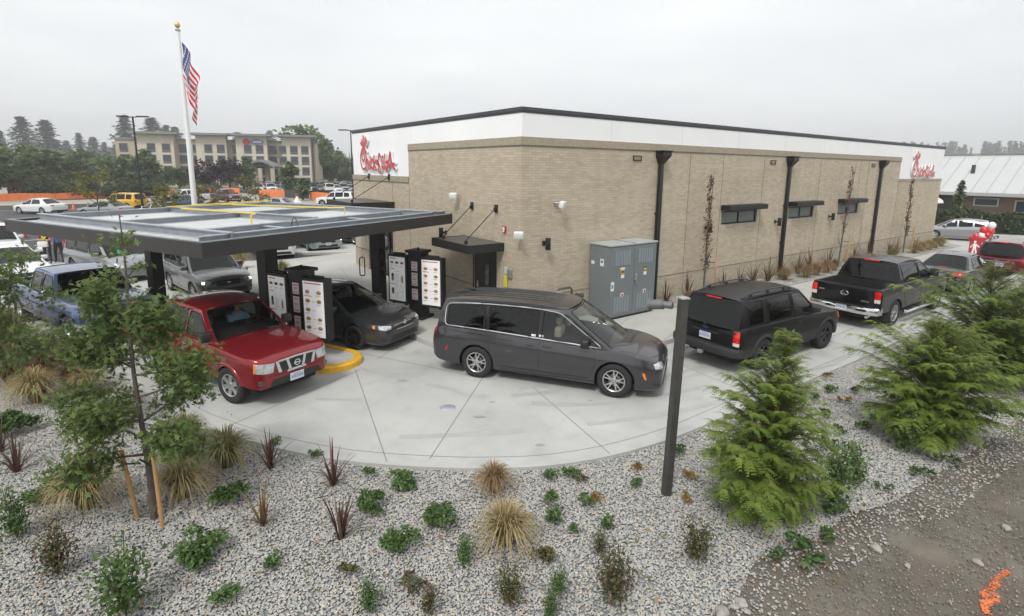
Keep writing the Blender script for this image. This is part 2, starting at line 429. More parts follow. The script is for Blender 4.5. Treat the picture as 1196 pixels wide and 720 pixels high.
tag(up(sheet('gravel_bed', bedpoly, -.07, PEBBASE).build('gravel_bed', PEBBASE, fix=False)), kind='structure')
DIRT = mat('bare_soil', (.18, .16, .132), .95, col2=(.075, .06, .044), scale=.9, bump=.6, bscale=14, detail=10)
dp = [(p.x + .25*math.sin(i*1.7), p.y + .3 + .2*math.sin(i*2.3)) for i, p in enumerate(de)]
dirtpoly = dp + [(60, 30), (60, -5), (1.2, -5)]
# fine mesh with small mounds
bm = bmesh.new()
nx, ny = 90, 70
import mathutils.noise as mn
def indirt(x, y):
    ins = False; P = dirtpoly
    for i in range(len(P)):
        x1, y1 = P[i]; x2, y2 = P[i-1]
        if (y1 > y) != (y2 > y) and x < (x2-x1)*(y-y1)/(y2-y1)+x1: ins = not ins
    return ins
def dirt_z(x, y):
    return -.062 + .05*max(0, mn.fractal(Vector((x*.9, y*.9, 3)), 1, 2, 5))
V_ = {}
for i in range(nx):
    for j in range(ny):
        x = 1.2 + 22*(i/(nx-1))**1.4; y = 3.6 + 17*(j/(ny-1))**1.2
        V_[i, j] = bm.verts.new((x, y, dirt_z(x, y) if indirt(x, y) else -.16))
for i in range(nx-1):
    for j in range(ny-1):
        q = [V_[i, j], V_[i+1, j], V_[i+1, j+1], V_[i, j+1]]
        if any(v.co.z > -.15 for v in q): f = bm.faces.new(q); f.smooth = True
me = bpy.data.meshes.new('dirt_path'); bm.to_mesh(me); bm.free(); me.materials.append(DIRT)
o = bpy.data.objects.new('dirt_path', me); COL.objects.link(o); tag(o, kind='structure')
up(sheet('d', dirtpoly, -.09, DIRT).build('dirt_ground', DIRT, fix=False))['kind'] = 'structure'

def scatter(name, poly, z, density, smin, smax, m, seed, flat=.6, hill=None):
    """loose stones: one object, a geometry-nodes scatter over its own sheet"""
    b = MB(); tri = tessellate_polygon([[Vector((p[0], p[1], 0)) for p in poly]])
    b.add([(p[0], p[1], z) for p in poly], tri, 0)
    o = up(b.build(name, m, fix=False))
    ng = bpy.data.node_groups.new(name, 'GeometryNodeTree')
    ng.interface.new_socket('Geometry', in_out='INPUT', socket_type='NodeSocketGeometry')
    ng.interface.new_socket('Geometry', in_out='OUTPUT', socket_type='NodeSocketGeometry')
    N = ng.nodes; Lk = ng.links
    gi = N.new('NodeGroupInput'); go = N.new('NodeGroupOutput')
    dist = N.new('GeometryNodeDistributePointsOnFaces'); dist.inputs['Density'].default_value = density; dist.inputs['Seed'].default_value = seed
    ico = N.new('GeometryNodeMeshIcoSphere'); ico.inputs['Subdivisions'].default_value = 2; ico.inputs['Radius'].default_value = 1
    sp = N.new('GeometryNodeSetPosition'); nz = N.new('ShaderNodeTexNoise'); nz.inputs['Scale'].default_value = .9
    vm = N.new('ShaderNodeVectorMath'); vm.operation = 'SUBTRACT'; vm.inputs[1].default_value = (.5, .5, .5)
    vs = N.new('ShaderNodeVectorMath'); vs.operation = 'SCALE'; vs.inputs['Scale'].default_value = 1.1
    Lk.new(nz.outputs['Color'], vm.inputs[0]); Lk.new(vm.outputs[0], vs.inputs[0]); Lk.new(vs.outputs[0], sp.inputs['Offset'])
    Lk.new(ico.outputs['Mesh'], sp.inputs['Geometry'])
    ss = N.new('GeometryNodeSetShadeSmooth'); Lk.new(sp.outputs[0], ss.inputs[0])
    sm = N.new('GeometryNodeSetMaterial'); sm.inputs['Material'].default_value = m; Lk.new(ss.outputs[0], sm.inputs[0])
    inst = N.new('GeometryNodeInstanceOnPoints')
    rv = N.new('FunctionNodeRandomValue'); rv.data_type = 'FLOAT_VECTOR'
    rv.inputs[0].default_value = (smin, smin*.8, smin*flat); rv.inputs[1].default_value = (smax, smax*.85, smax*flat)
    rr = N.new('FunctionNodeRandomValue'); rr.data_type = 'FLOAT_VECTOR'; rr.inputs[0].default_value = (-.5, -.5, 0); rr.inputs[1].default_value = (.5, .5, 6.28)
    Lk.new(gi.outputs[0], dist.inputs['Mesh']); Lk.new(dist.outputs['Points'], inst.inputs['Points']); Lk.new(sm.outputs[0], inst.inputs['Instance'])
    Lk.new(rv.outputs[0], inst.inputs['Scale']); Lk.new(rr.outputs[0], inst.inputs['Rotation'])
    Lk.new(inst.outputs[0], go.inputs[0])
    md = o.modifiers.new('scatter', 'NODES'); md.node_group = ng
    return tag(o, kind='stuff')
near = [(x, y) for x, y in bedpoly]
scatter('pebbles', near, -.045, 2000, .0085, .021, PEB, 1)
DSTONE = pebblemat('soil_stones', [(.19, .175, .15), (.23, .215, .19), (.13, .115, .095), (.31, .295, .265), (.17, .15, .125)], 1)
nd = [(p.x + .1, p.y + .15) for p in de if p.x < 20] + [(20, 12), (14, 3.6), (1.8, 3.6)]
scatter('soil_stones', nd, -.035, 520, .004, .016, DSTONE, 4)
# strays of pebble over the soil edge
st_ = [(p.x - .1, p.y + .1) for p in de if p.x < 16] + [(p.x + .5, p.y - .35) for p in de if p.x < 16][::-1]
scatter('stray_pebbles', st_, -.04, 260, .010, .024, PEB, 9)
# planting strip along the long wall
strip_poly = [tuple(bw(x, y)[:2]) for x, y in ((5.6, -.05), (33.2, -.05), (34.6, -.2), (35, -.9), (34.2, -1.4), (6.6, -1.4), (5.7, -1.0))]
tag(up(sheet('planting_strip', strip_poly, .142, PEBBASE, .02).build('planting_strip', PEBBASE, fix=False)), kind='structure')
scatter('planting_strip_pebbles', strip_poly, .15, 420, .02, .036, PEB, 3)
# rounder stones and pale rocks on the soil
ROCK = mat('field_stone', (.30, .285, .26), .85, var=.2, scale=20, bump=.3, bscale=40)
for (px, py, s_, lab) in ((843, 716, .085, 'largest rounded tan stone at the pebble and soil border'), (866, 704, .07, 'brown rounded stone behind the largest tan stone'), (858, 709, .05, 'small stone wedged between two rounded stones'),
                          (872, 714, .04, 'little grey stone right of the rounded stones'), (864, 683, .035, 'pale stone above the rounded stones by soil'), (1023, 640, .07, 'pale flat rock lying alone on dark soil'), (1176, 617, .06, 'grey rock on packed dirt above orange paint'),
                          (1142, 657, .055, 'dark stone among pebbles beside orange paint'), (1060, 661, .04, 'small half buried stone on the brown soil')):
    bm = bmesh.new(); bmesh.ops.create_icosphere(bm, subdivisions=3, radius=1)
    for v in bm.verts:
        k = 1 + .35*mn.noise(v.co*1.1 + Vector((px, py, 0))); v.co = Vector((v.co.x*k*s_*1.15, v.co.y*k*s_*.85, v.co.z*k*s_*.6))
    for f in bm.faces: f.smooth = True
    me = bpy.data.meshes.new('stone'); bm.to_mesh(me); bm.free(); me.materials.append(ROCK)
    o = bpy.data.objects.new('stone', me); COL.objects.link(o); P = G(px, py, -.03); o.location = (P.x, P.y, -.03); o.rotation_euler = (0, 0, px); tag(o, lab, 'stone', 'loose stones at the soil')
# survey mark sprayed on the soil
b = MB()
for q in ([(1178, 663), (1170, 668), (1160, 681)], [(1166, 678), (1152, 687), (1149, 692), (1163, 690), (1157, 697), (1150, 700)], [(1163, 690), (1165, 697), (1150, 701), (1154, 712)], [(1150, 690), (1160, 695), (1152, 706)]):
    pts = [G(x, y, .0) for x, y in q]; line_ = spline(pts, 10)
    for p in line_:
        for k in range(9):
            q = p + Vector((rng.gauss(0, .016), rng.gauss(0, .016), 0)); r0 = rng.uniform(.003, .012); b.add([(q.x+r0*rng.uniform(.7, 1.3)*math.cos(a), q.y+r0*rng.uniform(.7, 1.3)*math.sin(a), .012+.0001*k) for a in (0, 1.1, 2, 3.1, 4.2, 5.2)], [(0, 1, 2, 3, 4, 5)])
for k in range(60):
    q = G(rng.gauss(1160, 8), rng.gauss(688, 14)); r0 = rng.uniform(.003, .007)
    b.add([(q.x+r0*math.cos(a), q.y+r0*math.sin(a), .014) for a in (0, 1.3, 2.5, 3.8, 5)], [(0, 1, 2, 3, 4)])
b.v = [(x, y, dirt_z(x, y) + z_) for x, y, z_ in b.v]
tag(up(b.build('spray_paint_mark', mat('fluorescent_orange_paint', (.80, .17, .04), .7, var=.2, scale=60), fix=False)), 'fluorescent orange survey mark sprayed on the packed dirt', 'paint mark')
HAZE = .0009
# ------------------------------------------------------------------ restaurant building
def brick(name, base):
    m, n, l, b = nt(name)
    uv = n.new('ShaderNodeUVMap')
    br = n.new('ShaderNodeTexBrick'); br.inputs['Scale'].default_value = 1
    br.inputs['Brick Width'].default_value = .25; br.inputs['Row Height'].default_value = .072; br.inputs['Mortar Size'].default_value = .006; br.inputs['Mortar Smooth'].default_value = .2
    br.offset = .5; br.inputs['Bias'].default_value = -.1
    br.inputs['Color1'].default_value = (base[0]*1.10, base[1]*1.10, base[2]*1.09, 1); br.inputs['Color2'].default_value = (base[0]*.88, base[1]*.86, base[2]*.83, 1)
    br.inputs['Mortar'].default_value = (.33, .295, .235, 1)
    l.new(uv.outputs[0], br.inputs['Vector'])
    # each laid course and patch of wall differs a little
    no = n.new('ShaderNodeTexNoise'); no.inputs['Scale'].default_value = .7; no.inputs['Detail'].default_value = 6
    mp = n.new('ShaderNodeMapping'); mp.inputs['Scale'].default_value = (.5, 2.2, 1); l.new(uv.outputs[0], mp.inputs[0]); l.new(mp.outputs[0], no.inputs['Vector'])
    mr = n.new('ShaderNodeMapRange'); mr.inputs['To Min'].default_value = .86; mr.inputs['To Max'].default_value = 1.14; l.new(no.outputs['Fac'], mr.inputs['Value'])
    mu = n.new('ShaderNodeVectorMath'); mu.operation = 'SCALE'; l.new(br.outputs['Color'], mu.inputs[0]); l.new(mr.outputs[0], mu.inputs['Scale'])
    n2 = n.new('ShaderNodeTexNoise'); n2.inputs['Scale'].default_value = 1; n2.inputs['Detail'].default_value = 5     # rain streaks down the wall
    m3 = n.new('ShaderNodeMapping'); m3.inputs['Scale'].default_value = (2.6, .22, 1); l.new(uv.outputs[0], m3.inputs[0]); l.new(m3.outputs[0], n2.inputs['Vector'])
    r2 = n.new('ShaderNodeMapRange'); r2.inputs['From Min'].default_value = .3; r2.inputs['From Max'].default_value = .7; r2.inputs['To Min'].default_value = .94; r2.inputs['To Max'].default_value = 1.05; l.new(n2.outputs['Fac'], r2.inputs['Value'])
    s2 = n.new('ShaderNodeVectorMath'); s2.operation = 'SCALE'; l.new(mu.outputs[0], s2.inputs[0]); l.new(r2.outputs[0], s2.inputs['Scale'])
    l.new(s2.outputs[0], b.inputs['Base Color']); b.inputs['Roughness'].default_value = .88
    bp = n.new('ShaderNodeBump'); bp.inputs['Strength'].default_value = .4; bp.inputs['Distance'].default_value = .006; bp.invert = True
    l.new(br.outputs['Fac'], bp.inputs['Height']); l.new(bp.outputs[0], b.inputs['Normal'])
    return m
BRICK = brick('tan_brick', (.445, .38, .288))
BRICK2 = brick('tan_brick_base', (.41, .358, .275))
SOLD = mat('soldier_course', (.325, .28, .21), .88, var=.16, scale=9, detail=6)
EIFS = mat('white_render', (.80, .81, .81), .8, var=.03, scale=.5, bump=.05, bscale=120)
COPING = mat('dark_coping', (.055, .058, .065), .45, .3)
BLACKM = mat('black_metal', (.012, .012, .013), .42, .1, rvar=.12, scale=5)
BLACKP = mat('black_powder_coat', (.016, .0155, .016), .5, .0, rvar=.1, scale=6)
DARKJ = mat('control_joint', (.14, .12, .095), .9)
ROOFW = mat('white_roof_membrane', (.70, .71, .71), .7, var=.08, scale=1.2, detail=6)
WGLASS = mat('frosted_window', (.17, .20, .19), .18, var=.12, scale=1.5, spec=.6)
INT = mat('dim_interior', (.06, .06, .058), .9)
BLIND = mat('frosted_lining', (.20, .23, .22), .6)

HR, HB, HP, HL, L1, L2, LL, LR = 6.3067, 5.5055, 4.316, .9707, 6.996, 26.645, 12.842, 33.58
bld = empty('restaurant_building', (BX, BY, 0), BTH, 'tan brick restaurant with white parapet and red script signs beside the drive through lane', 'building')
def bpart(b, name, mats, smooth=None, uv=False, parent=None):
    o = b.build(name, mats, parent or bld, smooth)
    if uv: uv_box(o)
    return o
WIN = ((9.66, 12.18), (14.72, 17.0), (19.48, 21.75)); WZ0, WZ1 = 2.62, 3.14
# long wall, with window openings left open
b = MB(); T = .28
zs = [0, WZ0, WZ1, HB]
for i in range(3):
    z0, z1 = zs[i], zs[i+1]
    xs = [0.0]
    if i == 1:
        for a, c in WIN: xs += [a, c]
    xs.append(L2)
    for k in range(0, len(xs), 2): b.box(xs[k], xs[k+1], 0, T, z0, z1)
b.box(L2, LR, 0, T, 0, HP)
o = bpart(b, 'long_brick_wall', BRICK, uv=True)
b = MB(); D0, D1 = 1.22, 2.42; E0, E1 = 8.6, 11.2
b.box(0, T, T, D0, 0, HB); b.box(0, T, D0, D1, 2.3, HB); b.box(0, T, D1, L1, 0, HB)
b.box(0, T, L1, E0, 0, HP); b.box(0, T, E0, E1, 2.75, HP); b.box(0, T, E1, LL, 0, HP)
b.box(T, LR, LL - T, LL, 0, HP); b.box(LR - T, LR, T, LL - T, 0, HP)
bpart(b, 'entrance_brick_wall', BRICK, uv=True)
# projecting brick base with its ledge
b = MB(); q = .028
b.box(-q, LR+q, -q, -.003, 0, HL); b.box(-q, -.003, .0, D0-.06, 0, HL); b.box(-q, -.003, D1+.06, E0, 0, HL); b.box(-q, -.003, E1, LL, 0, HL); b.box(LR+.003, LR+q, .0, LL, 0, HL)
bpart(b, 'brick_base', BRICK2, uv=True)
b = MB(); q = .036
b.box(-q, LR+q, -q, -.004, HL+.002, HL+.022); b.box(-q, -.004, 0, D0-.06, HL+.002, HL+.022); b.box(-q, -.004, D1+.06, E0, HL+.002, HL+.022); b.box(-q, -.004, E1, LL, HL+.002, HL+.022)
bpart(b, 'base_ledge', mat('ledge_mortar', (.19, .165, .13), .9))
# soldier courses
b = MB(); q = .022
b.box(-q, L2, -q, -.003, HB-.2, HB+.015); b.box(-q, -.003, 0, L1, HB-.2, HB+.015); b.box(L2, LR+q, -q, -.003, HP-.12, HP+.015); b.box(-q, -.003, L1, LL+q, HP-.2, HP+.015)
bpart(b, 'soldier_course', SOLD)
b = MB()
b.box(-q-.004, L2, -q-.004, -.003, HB-.225, HB-.203); b.box(-q-.004, -.003, 0, L1, HB-.225, HB-.203); b.box(-q-.004, -.003, L1, LL, HP-.225, HP-.203)
for x, z1 in ((7.5, HB-.23), (9.53, HB-.23), (12.4, HB-.23), (17.26, HB-.23), (21.5, HB-.23), (22.45, HB-.23), (24.35, HB-.23), (L2, HP-.13)):
    b.box(x-.011, x+.011, -.004, -.001, HL+.03, z1); b.box(x-.009, x+.009, -.0325, -.029, .1, HL-.002)
for y, z1 in ((6.98, HP+.0), (8.5, HP-.23), (11.57, HP-.23)): b.box(-.004, -.001, y-.011, y+.011, HL+.03, z1)
bpart(b, 'control_joints', DARKJ)
# white parapet core, coping, roof
b = MB(); i = .035
b.box(i, LR-.02, i, .4, HP-.4, HR-.1); b.box(i, .4, .4, LL-.02, HP-.4, HR-.1); b.box(.4, LR-.02, LL-.4, LL-.02, HP-.4, HR-.1); b.box(LR-.4, LR-.02, .4, LL-.4, HP-.4, HR-.1)
bpart(b, 'white_parapet', EIFS)
b = MB(); e = .03
b.box(i-e, LR-.02+e, i-e, .43, HR-.1, HR); b.box(i-e, .43, .43, LL-.02+e, HR-.1, HR); b.box(.43, LR-.02+e, LL-.43, LL-.02+e, HR-.1, HR); b.box(LR-.43, LR-.02+e, .43, LL-.43, HR-.1, HR)
for z in (.0,): b.box(i-.012, LR-.01, i-.012, i-.002, HR-.155, HR-.102); b.box(i-.012, i-.002, i, LL-.01, HR-.155, HR-.102)
bpart(b, 'coping', COPING)
for x in (3.5, 7, 10.5, 14, 17.5, 21, 24.5, 28, 0):
    b = MB()
    if x: b.box(x-.006, x+.006, i-.003, i-.0005, HB+.016, HR-.16)
    else: b.box(i-.003, i-.0005, L1-.2, L1-.19, HB+.02, HR-.16)
    bpart(b, 'panel_joint', mat('panel_joint', (.55, .56, .56), .8))
b = MB(); b.box(.4, LR-.4, .4, LL-.4, HP, HP+.1); bpart(b, 'roof_deck', ROOFW)
b = MB(); b.box(.29, LR-.3, .29, LL-.3, .1, .14); b.box(.29, LR-.3, .29, LL-.3, 3.4, 3.44); b.box(2.9, LR-.3, 3, 3.1, .14, 3.4); bpart(b, 'interior', INT)
# downspouts with leader heads
for x in (5.80, 14.30, 23.85):
    b = MB(); T0 = tr(x, 0, 0)
    b.rbox(-.075, .075, -.16, -.03, .16, HB-.62, .012, T=T0)
    for z in (1.6, 3.2): b.box(-.1, .1, -.12, -.004, z, z+.05, T=T0)
    ds = bpart(b, 'downspout', BLACKM, 30)
    b = MB()
    b.rbox(-.21, .21, -.34, -.004, HB-.38, HB-.24, .012, T=T0); b.rbox(-.24, .24, -.37, -.004, HB-.24, HB-.2, .01, T=T0)
    b.add([T0 @ Vector(p) for p in ((-.21, -.33, HB-.379), (.21, -.33, HB-.379), (.21, -.006, HB-.379), (-.21, -.006, HB-.379), (-.075, -.165, HB-.63), (.075, -.165, HB-.63), (.075, -.01, HB-.63), (-.075, -.01, HB-.63))],
          [(0, 1, 5, 4), (1, 2, 6, 5), (2, 3, 7, 6), (3, 0, 4, 7), (4, 5, 6, 7)])
    b.build('leader_head', BLACKM, ds)
# louvred scuppers near the parapet
SCUP = mat('scupper_inside', (.30, .20, .13), .7)
for x in (4.69, 13.05, 22.96):
    b = MB()
    b.box(x-.2, x+.2, -.03, -.004, 5.09, 5.12); b.box(x-.2, x+.2, -.03, -.004, 4.95, 4.98); b.box(x-.2, x-.17, -.03, -.004, 4.98, 5.09); b.box(x+.17, x+.2, -.03, -.004, 4.98, 5.09)
    v = bpart(b, 'overflow_scupper', BLACKM)
    b = MB(); b.box(x-.17, x+.17, -.012, -.004, 4.98, 5.06, 0); b.box(x-.17, x+.17, -.016, -.004, 5.06, 5.088, 1); b.build('scupper_throat', [SCUP, mat('scupper_pale', (.45, .42, .38), .7)], v)
# windows with box awnings
for a, c in WIN:
    b = MB(); f = .06
    b.box(a, c, .05, .13, WZ0, WZ0+f); b.box(a, c, .05, .13, WZ1-f, WZ1); mid = (a+c)/2
    for x in (a, mid-f/2, c-f): b.box(x, x+f, .052, .128, WZ0+f, WZ1-f)
    wf = bpart(b, 'window', BLACKM)
    for x0, x1 in ((a+f, mid-f/2), (mid+f/2, c-f)):
        b = MB(); b.add([(x0, .09, WZ0+f), (x1, .09, WZ0+f), (x1, .09, WZ1-f), (x0, .09, WZ1-f)], [(0, 1, 2, 3)]); b.build('pane', WGLASS, wf)
    b = MB(); b.box(a, c, .24, .27, WZ0, WZ1); b.build('window_lining', BLIND, wf)
    b = MB(); b.rbox(a-.08, c+.06, -.42, -.004, WZ1+.04, WZ1+.23, .012); b.box(a-.04, c+.02, -.38, -.01, WZ1+.235, WZ1+.242)
    bpart(b, 'window_awning', BLACKM)
# service door with a hung canopy
b = MB()
b.box(-.01, .1, D0-.06, D0, .13, 2.3); b.box(-.01, .1, D1, D1+.06, .13, 2.3); b.box(-.01, .1, D0-.06, D1+.06, 2.3, 2.36)
fr = bpart(b, 'service_door', BLACKP)
DOORM = mat('dark_brown_door', (.022, .019, .018), .45)
b = MB(); b.box(.03, .08, D0+.002, D1-.002, .14, 2.298); dl = b.build('door_leaf', DOORM, fr)
b = MB(); b.box(.02, .029, 1.56, 1.84, 1.05, 1.95); b.build('door_lite', mat('door_lite_frame', (.01, .01, .01), .4), fr)
b = MB(); b.add([(.018, 1.60, 1.1), (.018, 1.80, 1.1), (.018, 1.80, 1.75), (.018, 1.60, 1.75)], [(0, 1, 2, 3)]); b.build('pane', mat('reflecting_lite', (.16, .20, .17), .12, .3, var=.6, scale=6), fr)
b = MB(); b.box(.0, .03, 2.2, 2.27, .95, 1.15); b.tube([(-.03, 2.24, 1.0), (-.03, 2.12, 1.0)], .012); b.build('door_handle', mat('satin_steel', (.55, .55, .54), .35, .9), fr)
def hung_canopy(x1, y0, y1, z, th, rods, parent=bld):
    b = MB(); b.box(-x1, -.004, y0, y1, z-th, z); b.box(-x1+.04, -.05, y0+.04, y1-.04, z+.002, z+.006, 1)
    b.box(-x1-.012, -x1-.002, y0-.01, y1+.01, z-th-.01, z+.012); b.box(-x1, -.004, y0-.012, y0-.002, z-th-.01, z+.012); b.box(-x1, -.004, y1+.002, y1+.012, z-th-.01, z+.012)
    c = b.build('door_canopy', [BLACKP, mat('canopy_top_metal', (.085, .080, .072), .5)], parent)
    for y in rods:
        b = MB(); b.tube([(-x1+.16, y, z+.1), (-.05, y, z+.98)], .014); b.rbox(-.05, -.004, y-.07, y+.07, z+.86, z+1.1, .01); b.lathe([(.0, 0), (.05, 0), (.05, .1), (.0, .1)], (-x1+.16, y, z), 10)
        b.lathe([(.0, 0), (.045, 0), (.045, .05), (.0, .05)], (-.09, y, z+.96), 10, 'X')
        b.build('tie_rod', BLACKM, c, 30)
    return c
hung_canopy(1.22, .78, 2.92, 2.52, .22, (1.17, 2.5))
hung_canopy(1.75, 8.35, 11.3, 3.3, .26, (8.75, 10.85))
# glazed entrance
b = MB(); f = .06
b.box(.02, .1, E0, E1, 2.69, 2.75); b.box(.02, .1, E0, E1, .13, .2); b.box(.02, .1, E0, E1, 2.25, 2.31)
for y in (E0, E0+.42, 9.95, E1-f): b.box(.022, .098, y, y+f, .2, 2.69)
en = bpart(b, 'glazed_entrance', BLACKM)
ye = [E0+f, E0+.42, E0+.42+f, 9.95, 9.95+f, E1-f]
for k in (0, 2, 4):
    for z0, z1 in ((.2, 2.25), (2.31, 2.69)):
        b = MB(); b.add([(.06, ye[k], z0), (.06, ye[k+1], z0), (.06, ye[k+1], z1), (.06, ye[k], z1)], [(0, 1, 2, 3)]); b.build('pane', glass('entrance_glass', (.30, .36, .34), 1.), en)
b = MB(); b.tube([(-.04, 9.1, .9), (-.07, 9.1, 1.0), (-.07, 9.1, 1.35), (-.04, 9.1, 1.45)], .014); b.build('pull_handle', BLACKM, en)

# --- script signs: strokes of raised lettering (survey units of the sign, y down)
SIGNRED = mat('sign_red_acrylic', (.52, .018, .032), .35, coat=.3)
SIGNRET = mat('sign_white_return', (.70, .70, .69), .5)
def strokes(pl, wd):
    return pl, wd
LETTERS = [
 ('letter_c', [([(208, 300), (200, 262), (184, 222), (166, 232), (146, 272), (130, 330), (127, 395), (134, 452), (150, 498), (170, 508), (190, 496), (206, 470)], 15),
               ([(184, 222), (196, 250), (207, 280), (214, 292), (203, 312), (194, 296), (186, 262), (176, 250), (160, 280), (150, 330), (152, 378), (166, 400), (180, 380), (184, 340), (180, 300)], 13)]),
 ('letter_h', [([(212, 345), (206, 420), (203, 500)], 16), ([(206, 430), (220, 396), (234, 396), (238, 430), (234, 496)], 15)]),
 ('letter_i', [([(262, 398), (257, 450), (260, 494), (270, 480)], 15), ([(267, 356), (266, 362)], 18)]),
 ('letter_c', [([(308, 400), (296, 386), (282, 400), (277, 440), (284, 486), (300, 492), (312, 470)], 15)]),
 ('letter_k', [([(322, 342), (316, 420), (313, 505)], 15), ([(348, 398), (330, 420), (318, 446), (332, 470), (346, 502)], 14)]),
 ('hyphen', [([(346, 412), (366, 404)], 16)]),
 ('letter_f', [([(406, 350), (396, 326), (382, 340), (377, 420), (378, 500), (384, 540), (396, 538), (399, 500), (388, 450), (372, 436)], 15)]),
 ('letter_i', [([(424, 402), (418, 450), (421, 492), (430, 478)], 15), ([(428, 354), (427, 360)], 17)]),
 ('letter_l', [([(456, 334), (448, 410), (445, 470), (454, 492), (466, 474)], 16)]),
 ('hyphen', [([(468, 426), (490, 414)], 16)]),
 ('letter_a', [([(474, 524), (496, 450), (516, 350), (526, 312), (532, 380), (546, 450), (574, 500)], 18), ([(484, 470), (530, 452), (572, 440)], 15)]),
 ('comb', [([(138, 176), (150, 196), (160, 206)], 16), ([(154, 140), (160, 180), (166, 204)], 17), ([(180, 98), (178, 150), (178, 200)], 22), ([(210, 130), (206, 168), (196, 200)], 26), ([(226, 150), (214, 186), (200, 206)], 18)]),
]
def script_sign(root, w_, depth=.10, hgt=1.55):
    """lettering in the xz plane of root, front towards -y; w_ = width of the whole word"""
    k = w_/455.; kz = hgt/462.; step = 0
    for nm, sts in LETTERS:
        b = MB()
        for pts, wd in sts:
            step += 1; P = [Vector(((x-125)*k, 0, (550-y)*kz)) for x, y in pts]
            S = []
            for i in range(len(P)-1):
                p0 = P[max(i-1, 0)]; p1 = P[i]; p2 = P[i+1]; p3 = P[min(i+2, len(P)-1)]
                for j in range(4):
                    t = j/4; S.append(.5*((2*p1)+(p2-p0)*t+(2*p0-5*p1+4*p2-p3)*t*t+(3*p1-p0-3*p2+p3)*t**3))
            S.append(P[-1]); h = wd*.0048*.8
            tg = [(S[min(i+1, len(S)-1)]-S[max(i-1, 0)]).normalized() for i in range(len(S))]
            Lf = [S[i]+Vector((-tg[i].z, 0, tg[i].x))*h for i in range(len(S))]; Rt = [S[i]-Vector((-tg[i].z, 0, tg[i].x))*h for i in range(len(S))]
            capA = [S[0] + (-tg[0]*math.sin(a) + Vector((-tg[0].z, 0, tg[0].x))*math.cos(a))*h for a in (PI*.25, PI*.5, PI*.75)]
            capB = [S[-1] + (tg[-1]*math.sin(a) + Vector((-tg[-1].z, 0, tg[-1].x))*math.cos(a))*h for a in (PI*.25, PI*.5, PI*.75)]
            y = -depth - .0016*(step % 12)
            off = Vector((0, y, 0))
            b.grid([[p+off for p in Lf], [p+off for p in Rt]], 0)
            for cap, a_, c_ in ((capA, Lf[0], Rt[0]), (capB, Lf[-1], Rt[-1])):
                v = [a_+off]+[p+off for p in cap]+[c_+off]; b.add(v, [tuple(range(5))], 0)
            ring = Lf + capB + Rt[::-1] + capA[::-1]
            n_ = len(ring); bk = Vector((0, -.012, 0))
            b.add([p+off for p in ring]+[p+bk for p in ring], [(i, (i+1) % n_, n_+(i+1) % n_, n_+i) for i in range(n_)], 1)
        b.build(nm, [SIGNRED, SIGNRET], root)
s1 = empty('restaurant_sign', bw(.035, 11.66, 4.44), BTH - PI/2, 'large red script lettering with rooster comb on white panel above the glazed entrance', 'sign')
script_sign(s1, 3.62)
s2 = empty('restaurant_sign', bw(28.3, .035, 4.34), BTH, 'red script lettering at the far white end of the long brick wall', 'sign')
script_sign(s2, 3.72)

# --- things fixed to the walls
LENS = mat('frosted_lens', (.75, .75, .73), .3)
def sconce(x, y, z, lab, left=False):
    o = empty('wall_light', bw(x, y, z), BTH if not left else BTH - PI/2, lab, 'wall light', 'black cylinder wall lights')
    b = MB(); b.lathe([(.0, -.17), (.07, -.17), (.075, -.16), (.075, .16), (.07, .17), (0, .17)], (0, -.2, 0), 16); b.build('lamp_body', BLACKM, o, 40)
    b = MB(); b.rbox(-.06, .06, -.02, -.004, -.07, .07, .008); b.box(-.03, .03, -.14, -.018, -.03, .03); b.build('wall_bracket', BLACKM, o)
sconce(.85, 0, 2.55, 'black wall light between brick corner and utility cabinet')
sconce(8.69, 0, 2.57, 'black wall light left of the first long wall window')
sconce(13.66, 0, 2.56, 'black wall light between second downspout and first window')
sconce(18.61, 0, 2.57, 'black wall light between the second and third long wall windows')
sconce(0, 4.2, 2.5, 'black wall light beside the service door canopy', True)
WHITEPL = mat('white_plastic', (.72, .72, .70), .4)
def flood(x, y, z, rz, lab):
    o = empty('floodlight', bw(x, y, z), rz, lab, 'floodlight', 'white security fixtures on the brick')
    b = MB(); b.rbox(-.13, .13, -.34, -.2, -.09, .1, .02, T=rot('X', .25)); b.build('lamp_head', WHITEPL, o, 40)
    b = MB(); b.tube([(0, -.005, -.02), (0, -.1, -.03), (.02, -.22, 0)], .03); b.lathe([(0, 0), (.06, 0), (.06, .03), (0, .03)], (0, -.034, -.02), 12, 'Y'); b.build('arm', mat('grey_cast_metal', (.40, .42, .44), .4, .6), o, 40)
flood(0, 3.42, 3.84, BTH - PI/2 + .5, 'white floodlight on entrance side brick wall beneath the soldier course')
flood(1.22, 0, 3.72, BTH + .5, 'white floodlight on long brick wall right of building corner')
flood(0, .02, 2.92, BTH - PI/4, 'white security fixture right on the brick corner')
o = empty('fire_bell', bw(0, .73, 2.93), BTH - PI/2, 'small red fire alarm on brick between service door and corner', 'alarm')
b = MB(); b.rbox(-.07, .07, -.06, -.004, -.09, .09, .01); b.build('alarm_box', mat('alarm_red', (.5, .02, .025), .4), o)
b = MB(); b.lathe([(0, 0), (.055, 0), (.05, .03), (0, .04)], (0, -.062, .02), 14, 'Y'); b.rbox(-.04, .04, -.075, -.061, -.075, -.04, .004); b.build('strobe', WHITEPL, o, 40)
o = empty('door_keypad', bw(0, .6, 1.62), BTH - PI/2, 'grey intercom panel with hanging yellow tag beside dark service door', 'intercom')
b = MB(); b.rbox(-.12, .02, -.03, -.004, -.0, .22, .006); b.build('keypad', mat('pale_grey_plastic', (.55, .56, .57), .4), o)
